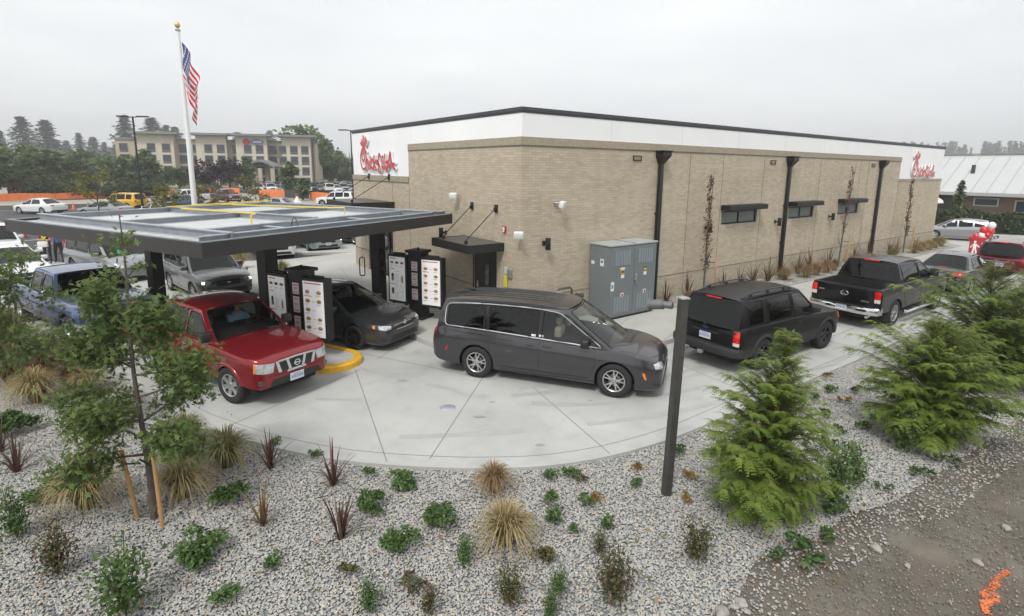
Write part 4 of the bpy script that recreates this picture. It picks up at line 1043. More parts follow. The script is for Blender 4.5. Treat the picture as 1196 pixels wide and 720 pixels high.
class Car:
    def __init__(s, S, root, body_paint, detail=True):
        s.S = S; s.root = root; s.paint = body_paint; s.det = detail
        s.zsh = pchip(S['zsh']); s.zt = pchip(S['ztop']); s.zb = pchip(S['zbot'])
        s.W = S['W']; s.zr = pchip(S['roof']); s.xf, s.xr = S['xf'], S['xr']
        s.rf, s.cf = S.get('nose', (.55, .26)); s.rr, s.cr = S.get('tail', (.45, .20))
        s.seams = []; s.body(); s.cabin(); s.bvh = None
    def plan(s, x):
        k = 1.
        d = x-(s.xf-s.rf)
        if d > 0: k -= s.cf*(1-math.sqrt(max(0, 1-(d/s.rf)**2)))
        d = (s.xr+s.rr)-x
        if d > 0: k -= s.cr*(1-math.sqrt(max(0, 1-(d/s.rr)**2)))
        return k
    def side(s, x, z):
        h = (z-.2)/max(.3, s.zsh(x)-.2); h = min(1, max(0, h))
        f = s.S.get('prof', PROF)(h)
        return s.W*s.plan(x)*f
    def body(s):
        S = s.S; r = S['tyre']; Ra = r + S.get('gap', .055); wb = S['wb']/2
        bps = {s.xr: 0, s.xf: 0}; arches = [(-wb, Ra), (wb, Ra)]; bed = S.get('bed')
        br = sorted(set([s.xr, s.xf] + [q for a, q_ in arches for q in (a-q_, a+q_)] + (list(bed[:2]) if bed else []) + S.get('breaks', [])))
        rings = []; n2 = None
        for x0, x1 in zip(br[:-1], br[1:]):
            xm = (x0+x1)/2; arch = next((a for a, q_ in arches if abs(xm-a) < q_), None); inbed = bed and bed[0] < xm < bed[1]
            if x1-x0 < 1e-4: continue
            m = max(2, int((x1-x0)/(.09 if s.det else .16))) if arch is None else (14 if s.det else 8)
            for k in range(m+1):
                t = k/m
                if x0 == s.xr or (x1 == s.xf):
                    pass
                x = x0+(x1-x0)*t
                if arch is not None: x = xm - (x1-x0)/2*math.cos(PI*t) if (x0 == arch-Ra and x1 == arch+Ra) else x
                elif x1 == s.xf: x = x0+(x1-x0)*(1-(1-t)**1.8)
                elif x0 == s.xr: x = x0+(x1-x0)*(t**1.8)
                zb = s.zb(x); zs = s.zsh(x); zt = s.zt(x)
                if arch is not None: zb = max(zb, r + math.sqrt(max(0, Ra*Ra-(x-arch)**2)))
                zb = min(zb, zs-.12); Y = lambda z: s.side(x, z)
                H = [(0, zb), (.55*s.W, zb), (Y(zb)-.025, zb)]
                for j in range(14):
                    z = zb+.015+(zs-.055-zb-.015)*j/13; H.append((Y(z), z))
                ys = Y(zs-.055); H += [(ys-.012, zs-.018), (ys-.045, zs)]
                y2 = ys-.045; cur = lambda y: zs+(zt-zs)*(1-(y/y2)**2)
                yr = ys-.10
                H += [(yr, cur(yr)), (yr-.015, bed[2] if inbed else cur(yr-.015)), (.45*ys, bed[2] if inbed else cur(.45*ys)), (0, bed[2] if inbed else zt)]
                if inbed: H[-4] = (yr, zs)
                n2 = len(H)
                ring = [Vector((x, y, z)) for y, z in H] + [Vector((x, -y, z)) for y, z in H[-2:0:-1]]
                rings.append((ring, bool(inbed), arch is not None))
        b = MB(); N = len(rings[0][0])
        for rg, _, _ in rings: b.v.extend(tuple(p) for p in rg)
        cab0, cab1 = S['rb'][0]+.03, S['cowl'][0]-.05
        low = S.get('lower', 0)
        for i in range(len(rings)-1):
            xa, xb = rings[i][0][0].x, rings[i+1][0][0].x; xm = (xa+xb)/2
            for j in range(N):
                jj = j if j < n2-1 else N-1-j   # section index counted from the bottom on either side
                mi = 0
                if jj <= 1: mi = 1
                elif jj >= n2-4 and ((rings[i][1] and rings[i+1][1]) or (abs(xb-xa) < 1e-5 and (rings[i][1] or rings[i+1][1]))): mi = 1
                elif jj >= n2-4 and cab0 < xm < cab1 and jj >= n2-3: mi = 1
                elif jj < low: mi = 2
                b.f.append((i*N+j, i*N+(j+1) % N, (i+1)*N+(j+1) % N, (i+1)*N+j)); b.m.append(mi)
        for e in (0, len(rings)-1):
            for j in range(n2-1):
                q = [e*N+j, e*N+j+1, e*N+(N-j-1) % N, e*N+(N-j) % N]
                qq = []
                for v in q:
                    if v not in qq: qq.append(v)
                if len(qq) > 2: b.f.append(tuple(qq)); b.m.append(2 if j < low else 0)
        s.bodymb = b
        s.body_o = b.build('body', [s.paint, DEEP, S.get('lowmat', TRIM)], s.root, 38)
        s.geo = [(list(b.v), list(b.f))]
        # floor pan closes the arches from inside
        b = MB(); b.box(s.xr+.25, s.xf-.25, -s.W+.3, s.W-.3, .26, S['zsh'][0][1]-.35); b.build('underbody', DEEP, s.root)
    # ---- greenhouse
    def ys(s, x, z):
        S = s.S; zb = s.zsh(x)-.012; xq = min(max(x, S['rt'][0]), S['wt'][0]); zt = s.zr(xq)
        yb = s.side(x, s.zsh(x)-.055)-.052; yt = S['ytop']*(1-.03*abs((x-(S['rt'][0]+S['wt'][0])/2)/(S['wt'][0]-S['rt'][0]))**2*2)
        v = min(1.05, max(0, (z-zb)/max(.05, zt-zb)))
        return yb+(yt-yb)*v + S.get('bulge', .025)*4*v*(1-v)
    def cabin(s):
        S = s.S; C_ = (S['cowl'][0], s.zsh(S['cowl'][0])-.012); Wt = (S['wt'][0], s.zr(S['wt'][0])); Rt = (S['rt'][0], s.zr(S['rt'][0])); Rb = (S['rb'][0], s.zsh(S['rb'][0])-.012)
        px = lambda z: C_[0]+(Wt[0]-C_[0])*(z-C_[1])/(Wt[1]-C_[1])
        rx = lambda z: Rb[0]+(Rt[0]-Rb[0])*(z-Rb[1])/(Rt[1]-Rb[1])
        n = 16
        outer = [Vector((Rb[0]+(C_[0]-Rb[0])*k/n, 0, 0)) for k in range(n+1)]
        outer = [Vector((p.x, s.zsh(p.x)-.012, 0)) for p in outer]
        outer += [Vector((C_[0]+(Wt[0]-C_[0])*k/6, C_[1]+(Wt[1]-C_[1])*k/6, 0)) for k in range(1, 7)]
        xs_roof = [Wt[0]+(Rt[0]-Wt[0])*k/n for k in range(n+1)]
        outer += [Vector((x, s.zr(x), 0)) for x in xs_roof[1:]]
        outer += [Vector((Rt[0]+(Rb[0]-Rt[0])*k/6, Rt[1]+(Rb[1]-Rt[1])*k/6, 0)) for k in range(1, 6)]
        holes = []; mb_, mt_ = S.get('wm', (.035, .075))
        for (l_, r_, gm) in S['wins']:
            def xz(sp, bottom):
                z = None
                for it in range(4):
                    x = sp if not isinstance(sp, (tuple, str)) else (sp[0] if bottom else sp[1]) if isinstance(sp, tuple) else (px(z or 1.2)-.07 if sp == 'A' else rx(z or 1.2)+.09)
                    z = s.zsh(x)-.012+mb_ if bottom else s.zr(min(max(x, Rt[0]), Wt[0]))-mt_
                return Vector((x, z, 0))
            holes.append((rounded([xz(l_, True), xz(r_, True), xz(r_, False), xz(l_, False)], S.get('wr', .05)), gm))
        fb = MB()
        for sg in (1, -1):
            fn = lambda p: Vector((p.x, sg*s.ys(p.x, p.y), p.y))
            loops = [outer] + [h for h, _ in holes]; flat = [p for L in loops for p in L]
            tri = tessellate_polygon(loops)
            fb.add([fn(p) for p in flat], tri, 0)
        # roof
        rows = []; m = 14
        bt = S.get('bowt', .10)
        for k, x in enumerate(xs_roof):
            t = k/n; row = []
            for j in range(m+1):
                sj = -1+2*j/m; y = s.ys(x, s.zr(x))*sj; bow = (1-sj*sj)
                xx = x + bow*(bt*(1-t)**3 - S.get('bowr', .05)*t**3)
                row.append((xx, y, s.zr(x)+S.get('crown', .05)*(1-abs(sj)**2.6)*(1-.25*(1-t)**4-.2*t**4)))
            rows.append(row)
        fb.grid(rows, 0)
        # front and rear: frame plus pane
        def end(front):
            B_, T_ = (C_, Wt) if front else (Rb, Rt); bw0, bw1 = (S.get('bowf', .16), bt) if front else (-S.get('bowrb', .10), -S.get('bowr', .05))
            cr = S.get('crown', .05)*(.75 if front else .8)
            def F(u, v):
                x = B_[0]+(T_[0]-B_[0])*v; z = B_[1]+(T_[1]-B_[1])*v; sj = 2*u-1; y = s.ys(x, z)*sj
                bowl = bw0+(bw1-bw0)*v
                return Vector((x+bowl*(1-sj*sj), y, z + cr*v*(1-abs(sj)**2.6) + (0.02 if front else .0)*(1-v)*(1-sj*sj)))
            return F
        s.panes = []
        s.F = end(True); s.B = end(False)
        for front, rect, gm in ((True, S.get('wsrect', (.055, .945, .03, .95)), S.get('wsglass', G_MID)), (False, S.get('rwrect', (.08, .92, .08, .92)), S.get('rwglass', G_DARK))):
            F = end(front); u0, u1, v0, v1 = rect
            out = [Vector((k/14, 0, 0)) for k in range(14)] + [Vector((1, k/6, 0)) for k in range(6)] + [Vector((1-k/14, 1, 0)) for k in range(14)] + [Vector((0, 1-k/6, 0)) for k in range(6)]
            hole = densify(rounded([(u0, v0, 0), (u1, v0, 0), (u1, v1, 0), (u0, v1, 0)], .05 if front else .09), .08)
            flat = out+hole; fb.add([F(p.x, p.y) for p in flat], tessellate_polygon([out, hole]), 0)
            c = sum(hole, Vector())/len(hole); pb = MB(); rows = [[F(*(c+(p-c)*k).to_2d()) for p in hole] for k in (1, .8, .55, .3, .04)]
            pb.grid(rows, 0, True); pb.f.append(tuple(range(4*len(hole), 5*len(hole)))); pb.m.append(0)
            s.geo.append((list(pb.v), list(pb.f)))
            pb.build('windscreen' if front else 'rear_window', gm, s.root, 60)
            s.seams.append(([F(p.x, p.y) for p in hole+hole[:1]], .011))
        s.geo.append((list(fb.v), list(fb.f)))
        s.cab_o = fb.build('cabin', [S.get('cabmat', s.paint)], s.root, 42)
        for sg in (1, -1):
            for h, gm in holes:
                fn = lambda p: Vector((p.x, sg*(s.ys(p.x, p.y)-.004), p.y))
                c = sum(h, Vector())/len(h); hh = densify(h, .12); pb = MB(); pb.grid([[fn(c+(p-c)*k) for p in hh] for k in (1, .7, .4, .05)], 0, True)
                pb.f.append(tuple(range(3*len(hh), 4*len(hh)))); pb.m.append(0)
                s.geo.append((list(pb.v), list(pb.f))); pb.build('side_window', gm, s.root, 60)
                if s.det: s.seams.append(([Vector((p.x, sg*(s.ys(p.x, p.y)+.001), p.y)) for p in hh+hh[:1]], .010))
        s.px, s.rx = px, rx
    def tree(s):
        if s.bvh is None:
            V, F_ = [], []
            for v, f in s.geo:
                k = len(V); V += v; F_ += [tuple(i+k for i in q) for q in f]
            s.bvh = BVHTree.FromPolygons(V, F_)
        return s.bvh
    def hit(s, p, d, off=.005):
        d = Vector(d).normalized(); p = Vector(p); h = s.tree().ray_cast(p-d*1.6, d)
        return (h[0] if h[0] else p) - d*off
    def patch(s, name, top, bot, d, m, off=.006, n=8, nv=3, mirror=False, parent=None, inner=None, skirt=.03):
        """a piece lying on the bodywork between two polylines, seen along d"""
        o = None
        for sg in ((1, -1) if mirror else (1,)):
            D = Vector((d[0], d[1]*sg, d[2])).normalized()
            def rs(P):
                P = [Vector((p[0], p[1]*sg, p[2])) for p in P]; L = [0]
                for a, c in zip(P, P[1:]): L.append(L[-1]+(c-a).length)
                out = []
                for k in range(n+1):
                    t = L[-1]*k/n; i = 0
                    while i < len(L)-2 and L[i+1] < t: i += 1
                    q = (t-L[i])/max(1e-9, L[i+1]-L[i]); out.append(P[i]+(P[i+1]-P[i])*q)
                return out
            A, B_ = rs(top), rs(bot)
            rows = [[s.hit(A[k]+(B_[k]-A[k])*j/nv, D, off) for k in range(n+1)] for j in range(nv+1)]
            b = MB(); b.grid(rows, 0)
            ring = rows[0]+[r_[-1] for r_ in rows[1:]]+rows[-1][-2::-1]+[r_[0] for r_ in rows[-2:0:-1]]
            k = len(ring); b.add([p for p in ring]+[p+D*skirt for p in ring], [(i, (i+1) % k, k+(i+1) % k, k+i) for i in range(k)], 0)
            o = b.build(name, m, parent or s.root, 40)
            if mirror and sg == 1: first = o
        return o
    def seam(s, pts, d=(0, -1, 0), mirror=True, r=.0045):
        for sg in ((1, -1) if mirror else (1,)):
            P = [Vector((p[0], p[1]*sg, p[2])) for p in pts]; D = (d[0], d[1]*sg, d[2]); Q = []
            for a, c in zip(P, P[1:]):
                m = max(1, int((c-a).length/.12))
                for k in range(m): Q.append(s.hit(a+(c-a)*k/m, D, 0))
            Q.append(s.hit(P[-1], D, 0)); s.seams.append((Q, r))
    def sseam(s, pts, mirror=True, r=.0045): s.seam([(x, .5, z) for x, z in pts], (0, -1, 0), mirror, r)
    def finish_seams(s):
        b = MB()
        for P, r in s.seams: b.tube(P, r, 5, caps=False)
        b.build('panel_gaps', SEAM, s.root, 60)
    def wheels(s, style, wd=.23, rimr=None, rimmat=None, steer=0.):
        S = s.S; wb = S['wb']/2; r = S['tyre']; y = S.get('track', s.W*.985)-wd/2
        for x in (wb, -wb):
            for sg in (1, -1): wheel(s.root, x, sg*y, r, wd, sg, style, rimr, rimmat, steer if x > 0 else 0)
    def flares(s, r=.03, m=None, off=0.):
        S = s.S; Ra = S['tyre']+S.get('gap', .055)
        for xa in (S['wb']/2, -S['wb']/2):
            for sg in (1, -1):
                pts = []
                for k in range(17):
                    a = -.25+(PI+.5)*k/16; x = xa+Ra*math.cos(a); z = S['tyre']+Ra*math.sin(a)
                    if z < s.zb(x): continue
                    pts.append((x, sg*(s.side(x, z)-r*.45), z))
                b = MB(); b.tube(pts, r, 8); b.build('wheel_arch_flare', m or s.paint, s.root, 60)
    def interior(s, seatm=None, dark=False, wheel_=True):
        S = s.S; zb = s.zsh(S['cowl'][0]); xw = S['wt'][0]; m = seatm or SEATM
        b = MB(); b.rbox(S['cowl'][0]-.55, S['cowl'][0]-.02, -s.W+.25, s.W-.25, zb-.12, zb+.012, .03); b.build('dashboard', TRIM, s.root)
        rows = S.get('rows', [xw-.35, xw-1.25])
        for i, x in enumerate(rows):
            for sg in (1, -1):
                b = MB(); T = tr(x, sg*.38*s.W/.92, 0) @ rot('Y', -.2); zs_ = s.zsh(x)
                b.rbox(-.1, .06, -.23, .23, zs_-.2, zs_+.24, .06, 0, tr(x, sg*.38*s.W/.92, 0)); b.rbox(-.09, .03, -.12, .12, zs_+.27, zs_+.44, .045, 0, tr(x, sg*.38*s.W/.92, 0)); b.tube([(x-.03, sg*.38*s.W/.92, zs_+.2), (x-.03, sg*.38*s.W/.92, zs_+.3)], .03)
                b.build('seat', m, s.root, 50)
        if wheel_:
            b = MB(); T = tr(S['cowl'][0]-.62, .37, zb+.06) @ rot('Y', -1.1)
            b.tube([T @ Vector((.19*math.cos(a), .19*math.sin(a), 0)) for a in np.linspace(0, 2*PI, 21)], .016, 6, caps=False); b.rbox(-.05, .05, -.18, .18, -.02, .02, .015, 0, T); b.build('steering_wheel', TRIM, s.root, 60)
    def mirrors(s, x, z, m=None, size=(.10, .11, .075), out=.11):
        for sg in (1, -1):
            y = s.ys(x, z) if z > s.zsh(x) else s.side(x, z)
            b = MB(); b.rbox(x-size[0]*.7, x+size[0]*.7, sg*(y+out)-size[1], sg*(y+out)+size[1], z-size[2], z+size[2], .035, seg=3); mm = b.build('wing_mirror', m or s.paint, s.root, 50)
            b = MB(); b.tube([(x, sg*(y-.02), z-.05), (x, sg*(y+out*.7), z-.03)], [.035, .025], 6); b.rbox(x-size[0]*.75, x-size[0]*.69, sg*(y+out)-size[1]*.85, sg*(y+out)+size[1]*.85, z-size[2]*.8, z+size[2]*.8, .003); b.build('mirror_arm', TRIM, mm, 50)
    def handle(s, x, z, m=None, L=.11):
        for sg in (1, -1):
            y = s.side(x, z); b = MB(); b.rbox(x-L, x+L, sg*y-.012, sg*y+.03, z-.017, z+.017, .012); b.box(x-L*.8, x+L*.8, sg*y-.01, sg*y+.006, z-.035, z-.018); b.build('door_handle', m or s.paint, s.root, 40)
    def plate(s, x, z, d, w_=.155, txt=True):
        sgn = -d; yy = 0
        p = s.hit((x, 0, z), (d, 0, 0), .012); px_ = p.x
        b = MB(); b.rbox(min(px_, px_+.012*sgn), max(px_, px_+.012*sgn), -w_, w_, z-.078, z+.078, .004); pl_ = b.build('licence_plate', PLATE, s.root)
        b = MB(); xx = px_+.0135*sgn
        for k in range(7):
            y = -w_*.78+k*w_*1.56/6; b.add([(xx, y-.014, z-.035), (xx, y+.014, z-.035), (xx, y+.014, z+.03), (xx, y-.014, z+.03)], [(0, 1, 2, 3)])
        b.add([(xx, -.08, z+.045), (xx, .08, z+.045), (xx, .08, z+.062), (xx, -.08, z+.062)], [(0, 1, 2, 3)])
        b.build('plate_characters', PLATEB, pl_, fix=False)
    def wipers(s):
        b = MB()
        for u0, u1 in ((.22, .47), (.55, .83)):
            P = [s.F(u0+(u1-u0)*k/5, .035+.05*k/5)+Vector((.02, 0, .015)) for k in range(6)]; b.tube(P, .012, 5)
        P = [s.F(.06+.88*k/10, -.01)+Vector((.03, 0, .012)) for k in range(11)]; b.tube(P, .026, 5)
        b.build('wipers', TRIM, s.root, 60)
    def rails(s, x0, x1, m, inset=.10, h=.06):
        for sg in (1, -1):
            b = MB(); P = []
            for k in range(13):
                x = x0+(x1-x0)*k/12; y = s.ys(x, s.zr(x))-inset; e = min(1, min(k, 12-k)/1.5); P.append((x, sg*y, s.zr(x)+.02+h*e))
            b.tube(P, .02, 6)
            for k in (2, 6, 10): b.rbox(P[k][0]-.04, P[k][0]+.04, P[k][1]-.018, P[k][1]+.018, P[k][2]-h, P[k][2], .008)
            b.build('roof_rail', m, s.root, 60)
_p = pchip([(0, .905), (.1, .955), (.2, .975), (.36, .976), (.45, .988), (.6, .997), (.76, 1.0), (.80, .99), (.92, .962), (1, .93)])
PROF = lambda h: _p(h)
_q = pchip([(0, .95), (.1, .978), (.3, .985), (.42, .986), (.5, .995), (.7, 1.0), (.82, 1.0), (.86, .991), (1, .962)])
BOXY = lambda h: _q(h)

def veh(name, lab, cat, ref, heading, S, corner, group=None):
    """ref is the ground point under a named wheel; corner = (+1 front / -1 rear, +1 left / -1 right)"""
    a = R(heading); off = Vector((corner[0]*S['wb']/2, corner[1]*S['W']*.9, 0)); off.rotate(Euler((0, 0, a)))
    return empty(name, Vector((ref[0], ref[1], 0))-off, a, lab, cat, group)
def person(loc, rz, lab, pose, clothes, name='person', group=None): ...
# ------------------------------------------------------------------ each vehicle
PICKUP_F = dict(wb=3.35, xf=2.58, xr=-2.85, W=.925, tyre=.375, gap=.07, prof=BOXY,
    zsh=[(-2.85, 1.14), (-1.0, 1.14), (1.05, 1.11), (1.7, 1.08), (2.3, 1.035), (2.5, .985), (2.58, .93)], ztop=[(-2.85, 1.16), (-1, 1.16), (1.0, 1.18), (1.7, 1.16), (2.3, 1.085), (2.5, 1.02), (2.58, .965)],
    zbot=[(-2.85, .52), (-2.4, .45), (2.2, .44), (2.45, .41), (2.58, .44)], roof=[(-.98, 1.70), (-.4, 1.735), (.42, 1.67)], cowl=(1.12,), wt=(.42,), rt=(-.98,), rb=(-1.12,), ytop=.66, bed=(-2.76, -1.22, .72),
    wins=[(.08, 'A', G_MID), (-.95, -.02, G_MID)], wsglass=G_CLEAR, nose=(.7, .31), tail=(.12, .06), bowrb=.02, bowr=.03, rows=[-.15, -.75], rwrect=(.06, .94, .2, .9), crown=.045)
S = PICKUP_F
RED = paint('candy_red_paint', (.235, .012, .018), .45, .3)
o = veh('pickup_truck', 'shiny red pickup truck at front with silver grille emblem', 'pickup truck', G(273, 470), -33, S, (1, -1))
c = Car(S, o, RED); c.wheels((6, 'wide'), .255, .235, None, .10); c.flares(.05); c.interior(); c.mirrors(.98, 1.24, TRIM, (.10, .10, .10)); c.wipers()
for z in (.97,): c.handle(.12, z, CHROME); c.handle(-.88, z, CHROME)
c.sseam([(1.18, 1.08), (1.18, .6), (1.1, .46), (-.03, .46), (-.03, 1.08)]); c.sseam([(-.03, .46), (-.72, .46), (-1.0, .85), (-1.02, 1.08)]); c.sseam([(-1.22, 1.12), (-1.22, .5)])
c.seam([(1.16, .80, 1.4), (1.75, .80, 1.4), (2.34, .74, 1.4), (2.45, .3, 1.4), (2.47, 0, 1.4)], (0, 0, -1)); c.sseam([(1.2, .98), (2.0, .97)])
c.patch('headlight', [(2.5, .84, .94), (2.5, .66, .93), (2.5, .42, .905)], [(2.5, .86, .76), (2.5, .66, .735), (2.5, .47, .72)], (-.9, -.42, 0), CLENS, .01, 10, 4, True)
c.patch('turn_signal', [(2.5, .885, .93), (2.5, .82, .935)], [(2.5, .89, .78), (2.5, .83, .765)], (-.65, -.75, 0), OLENS, .012, 4, 3, True)
GRI = mat('grille_mesh', (.02, .02, .021), .5)
g = c.patch('grille', [(2.6, .40, .90), (2.6, 0, .915), (2.6, -.40, .90)], [(2.6, .34, .70), (2.6, 0, .69), (2.6, -.34, .70)], (-1, 0, 0), GRI, .012, 14, 4)
for top, bot in (([(2.6, .23, .905), (2.6, .17, .907)], [(2.6, .17, .69), (2.6, .11, .685)]), ([(2.6, -.23, .905), (2.6, -.17, .907)], [(2.6, -.17, .69), (2.6, -.11, .685)]),
                 ([(2.6, .42, .935), (2.6, 0, .95), (2.6, -.42, .935)], [(2.6, .42, .90), (2.6, 0, .912), (2.6, -.42, .90)]), ([(2.6, .20, .70), (2.6, -.20, .70)], [(2.6, .22, .655), (2.6, -.22, .655)]),
                 ([(2.6, .46, .93), (2.6, .40, .93)], [(2.6, .40, .69), (2.6, .33, .69)]), ([(2.6, -.46, .93), (2.6, -.40, .93)], [(2.6, -.40, .69), (2.6, -.33, .69)])):
    c.patch('grille_bar', top, bot, (-1, 0, 0), CHROME, .028, 6, 2, parent=g)
pz = c.hit((2.6, 0, .80), (-1, 0, 0), .045)
b = MB(); b.lathe([(.046, -.008), (.068, -.008), (.068, .008), (.046, .008), (.046, -.008)], tuple(pz), 24, 'X'); b.rbox(pz.x-.004, pz.x+.012, -.085, .085, pz.z-.014, pz.z+.014, .004); b.build('emblem', CHROME, g, 40)
c.patch('bumper_intake', [(2.6, .52, .565), (2.6, 0, .58), (2.6, -.52, .565)], [(2.6, .60, .44), (2.6, 0, .44), (2.6, -.60, .44)], (-1, 0, 0), TRIM, .010, 14, 3)
for sg in (1, -1):
    p = c.hit((2.5, sg*.72, .545), (-.92, -.38*sg, 0), .004); b = MB(); T = tr(*p) @ rot('Z', sg*.42); b.lathe([(0, .01), (.055, .01), (.06, 0), (.06, -.02)], (0, 0, 0), 18, 'X', 0, T); b.build('fog_lamp', mat('fog_lamp_glass', (.05, .05, .055), .1, coat=1), c.root, 40)
c.seam([(2.55, .9, .655), (2.55, .45, .65), (2.55, 0, .64)], (-1, -.15, 0), True, .006)
c.plate(2.6, .515, -1); c.finish_seams()

# grey minivan side on
PILL = mat('gloss_black_pillar', (.012, .012, .013), .12)
S = dict(wb=3.09, xf=2.50, xr=-2.68, W=.995, tyre=.362, gap=.05,
    zsh=[(-2.68, .88), (-2.6, 1.06), (-2.3, 1.12), (-1.5, 1.10), (0, 1.04), (1.2, .99), (1.7, .96), (2.2, .86), (2.42, .76), (2.50, .66)], ztop=[(-2.68, .90), (-2.6, 1.08), (-1.5, 1.11), (1.2, 1.09), (1.75, 1.06), (2.2, .95), (2.42, .84), (2.50, .72)],
    zbot=[(-2.68, .42), (-2.5, .30), (-1.9, .24), (1.8, .20), (2.3, .19), (2.5, .24)], roof=[(-2.42, 1.68), (-1.6, 1.745), (-.5, 1.765), (.1, 1.74), (.42, 1.69)], cowl=(1.44,), wt=(.42,), rt=(-2.42,), rb=(-2.58,), ytop=.70,
    wins=[(-2.30, -1.40, G_DARK), (-1.39, -1.29, PILL), (-1.28, -.15, G_DARK), (-.14, -.05, PILL), (-.04, 'A', G_CLEAR)], wm=(.05, .10), wr=.045, wsglass=G_CLEAR, rows=[.25, -.8, -1.8], bowf=.28, bowt=.16, nose=(.75, .34), tail=(.55, .16), crown=.05, wsrect=(.05, .95, .03, .95))
GRANITE = paint('granite_grey_paint', (.050, .048, .053), .45, .3)
o = veh('minivan', 'dark grey minivan turning side on across the middle of the driveway', 'minivan', G(557.5, 440), -19.4, S, (-1, -1))
c = Car(S, o, GRANITE); c.wheels((5, 'twin'), .235, .235, None, -.05); c.interior(SEATL); c.mirrors(.92, 1.10, BLACKP, (.11, .10, .085)); c.wipers()
c.handle(.10, .93); c.handle(-.28, .92)
c.sseam([(1.12, .98), (1.14, .7), (1.0, .3), (-.08, .27), (-.08, 1.0)]); c.sseam([(-.1, .27), (-1.12, .28), (-1.2, .6), (-1.32, 1.07), (-1.32, 1.68)]); c.sseam([(-.08, 1.0), (-.09, 1.72)]); c.sseam([(-1.32, 1.02), (-2.45, 1.06)])
c.sseam([(1.0, .36), (-1.0, .36)], r=.006)
c.seam([(1.6, .84, 1.4), (2.2, .76, 1.4), (2.38, .4, 1.4), (2.42, 0, 1.4)], (0, 0, -1)); c.seam([(-2.65, .6, .82), (-2.65, 0, .82)], (1, 0, 0))
# bright moulding round the side glass
for sg in (1, -1):
    P = []
    for t in np.linspace(0, 1, 22):
        x = -2.36+(c.px(1.03)-.06+2.36)*t; P.append((x, c.zsh(x)+.022))
    top = []
    x1 = c.px(1.62)-.05
    for t in np.linspace(0, 1, 20):
        x = x1+(-2.36-x1)*t; top.append((x, c.zr(max(x, -2.42))-.075 if x < .42 else c.zr(.42)-.075))
    P = [Vector((*p, 0)) for p in P]; Q = [Vector((*p, 0)) for p in top]
    loop = rounded([P[0]] + P[3:-2:3] + [P[-1]] + Q[1:-2:3] + [Q[-1]], .12, 4)
    loop = loop+[loop[0]]
    b = MB(); b.tube([(p.x, sg*(c.ys(p.x, p.y)+.004), p.y) for p in loop], .017, 6, caps=False); b.build('window_moulding', CHROME, c.root, 60)
c.patch('headlight', [(2.4, .93, .80), (2.4, .72, .80), (2.4, .52, .77)], [(2.4, .90, .70), (2.4, .72, .665), (2.4, .50, .68)], (-.75, -.66, -.1), CLENS, .008, 10, 4, True)
c.patch('side_marker', [(2.1, .98, .60), (2.16, .97, .60)], [(2.16, .97, .46), (2.2, .96, .46)], (-.1, -1, 0), OLENS, .006, 3, 3, True)
c.patch('rear_marker', [(-2.28, .98, .66), (-2.22, .97, .70)], [(-2.32, .97, .56), (-2.27, .96, .56)], (.1, -1, 0), RLENS, .006, 3, 3, True)
c.patch('grille', [(2.5, .5, .72), (2.5, 0, .735), (2.5, -.5, .72)], [(2.5, .45, .665), (2.5, 0, .66), (2.5, -.45, .665)], (-1, 0, 0), TRIM, .008, 12, 2)
c.patch('lower_intake', [(2.5, .62, .46), (2.5, 0, .47), (2.5, -.62, .46)], [(2.5, .66, .30), (2.5, 0, .29), (2.5, -.66, .30)], (-1, 0, 0), TRIM, .008, 12, 3)
c.patch('fog_lamp_trim', [(2.4, .93, .40), (2.4, .70, .36)], [(2.4, .92, .34), (2.4, .70, .30)], (-.7, -.7, 0), TRIM, .007, 6, 2, True)
p = c.hit((2.5, 0, .70), (-1, 0, 0), .02); b = MB(); b.rbox(p.x-.01, p.x+.012, -.16, .16, p.z-.012, p.z+.012, .006); b.rbox(p.x-.01, p.x+.014, -.04, .04, p.z-.025, p.z+.025, .01); b.build('emblem', CHROME, c.root)
c.patch('tail_light', [(-2.6, .93, 1.07), (-2.6, .74, 1.05), (-2.6, .5, 1.03)], [(-2.6, .95, .93), (-2.6, .74, .95), (-2.6, .5, .96)], (.62, -.78, 0), RLENS, .008, 8, 3, True)
b = MB()
for y in (-.42, -.26, -.1, .1, .26, .42):
    b.tube([(x, y, c.zr(x)+.05*(1-abs(y/.7)**2.6)*.93+.004) for x in np.linspace(-2.1, .2, 14)], .014, 5)
b.build('roof_ribs', TRIM, c.root, 60)
b = MB(); b.rbox(-2.12, -1.98, -.05, .05, 1.80, 1.85, .02); b.build('roof_aerial', TRIM, c.root, 50)
b = MB()
for x in (-.05, -.22): b.box(x-.06, x+.04, -c.ys(x, 1.14)-.006, -c.ys(x, 1.14)-.003, 1.10, 1.15)
b.build('window_sticker', STK, c.root); c.plate(-2.68, .78, 1); c.finish_seams()

# dark sedan at the menu board
SEDAN_K = dict(wb=2.72, xf=2.32, xr=-2.45, W=.905, tyre=.325, gap=.045,
    zsh=[(-2.45, .82), (-2.35, .94), (-1.8, .97), (0, .92), (1.0, .88), (1.5, .83), (2.0, .745), (2.22, .69), (2.32, .645)], ztop=[(-2.45, .86), (-2.35, .98), (-1.8, 1.02), (.8, .98), (1.05, .97), (1.5, .91), (2.0, .81), (2.22, .735), (2.32, .68)],
    zbot=[(-2.45, .40), (-2.2, .24), (1.8, .19), (2.15, .18), (2.32, .24)], roof=[(-1.0, 1.40), (-.4, 1.455), (.05, 1.44), (.22, 1.40)], cowl=(1.15,), wt=(.2,), rt=(-1.02,), rb=(-1.78,), ytop=.56,
    wins=[(-.02, 'A', G_MID), ((-1.18, -.92), -.12, G_MID)], wm=(.03, .06), wr=.06, wsglass=G_MID, rows=[-.2, -.95], bowf=.24, bowt=.12, bowrb=.14, nose=(.7, .34), tail=(.55, .22), crown=.045)
S = SEDAN_K
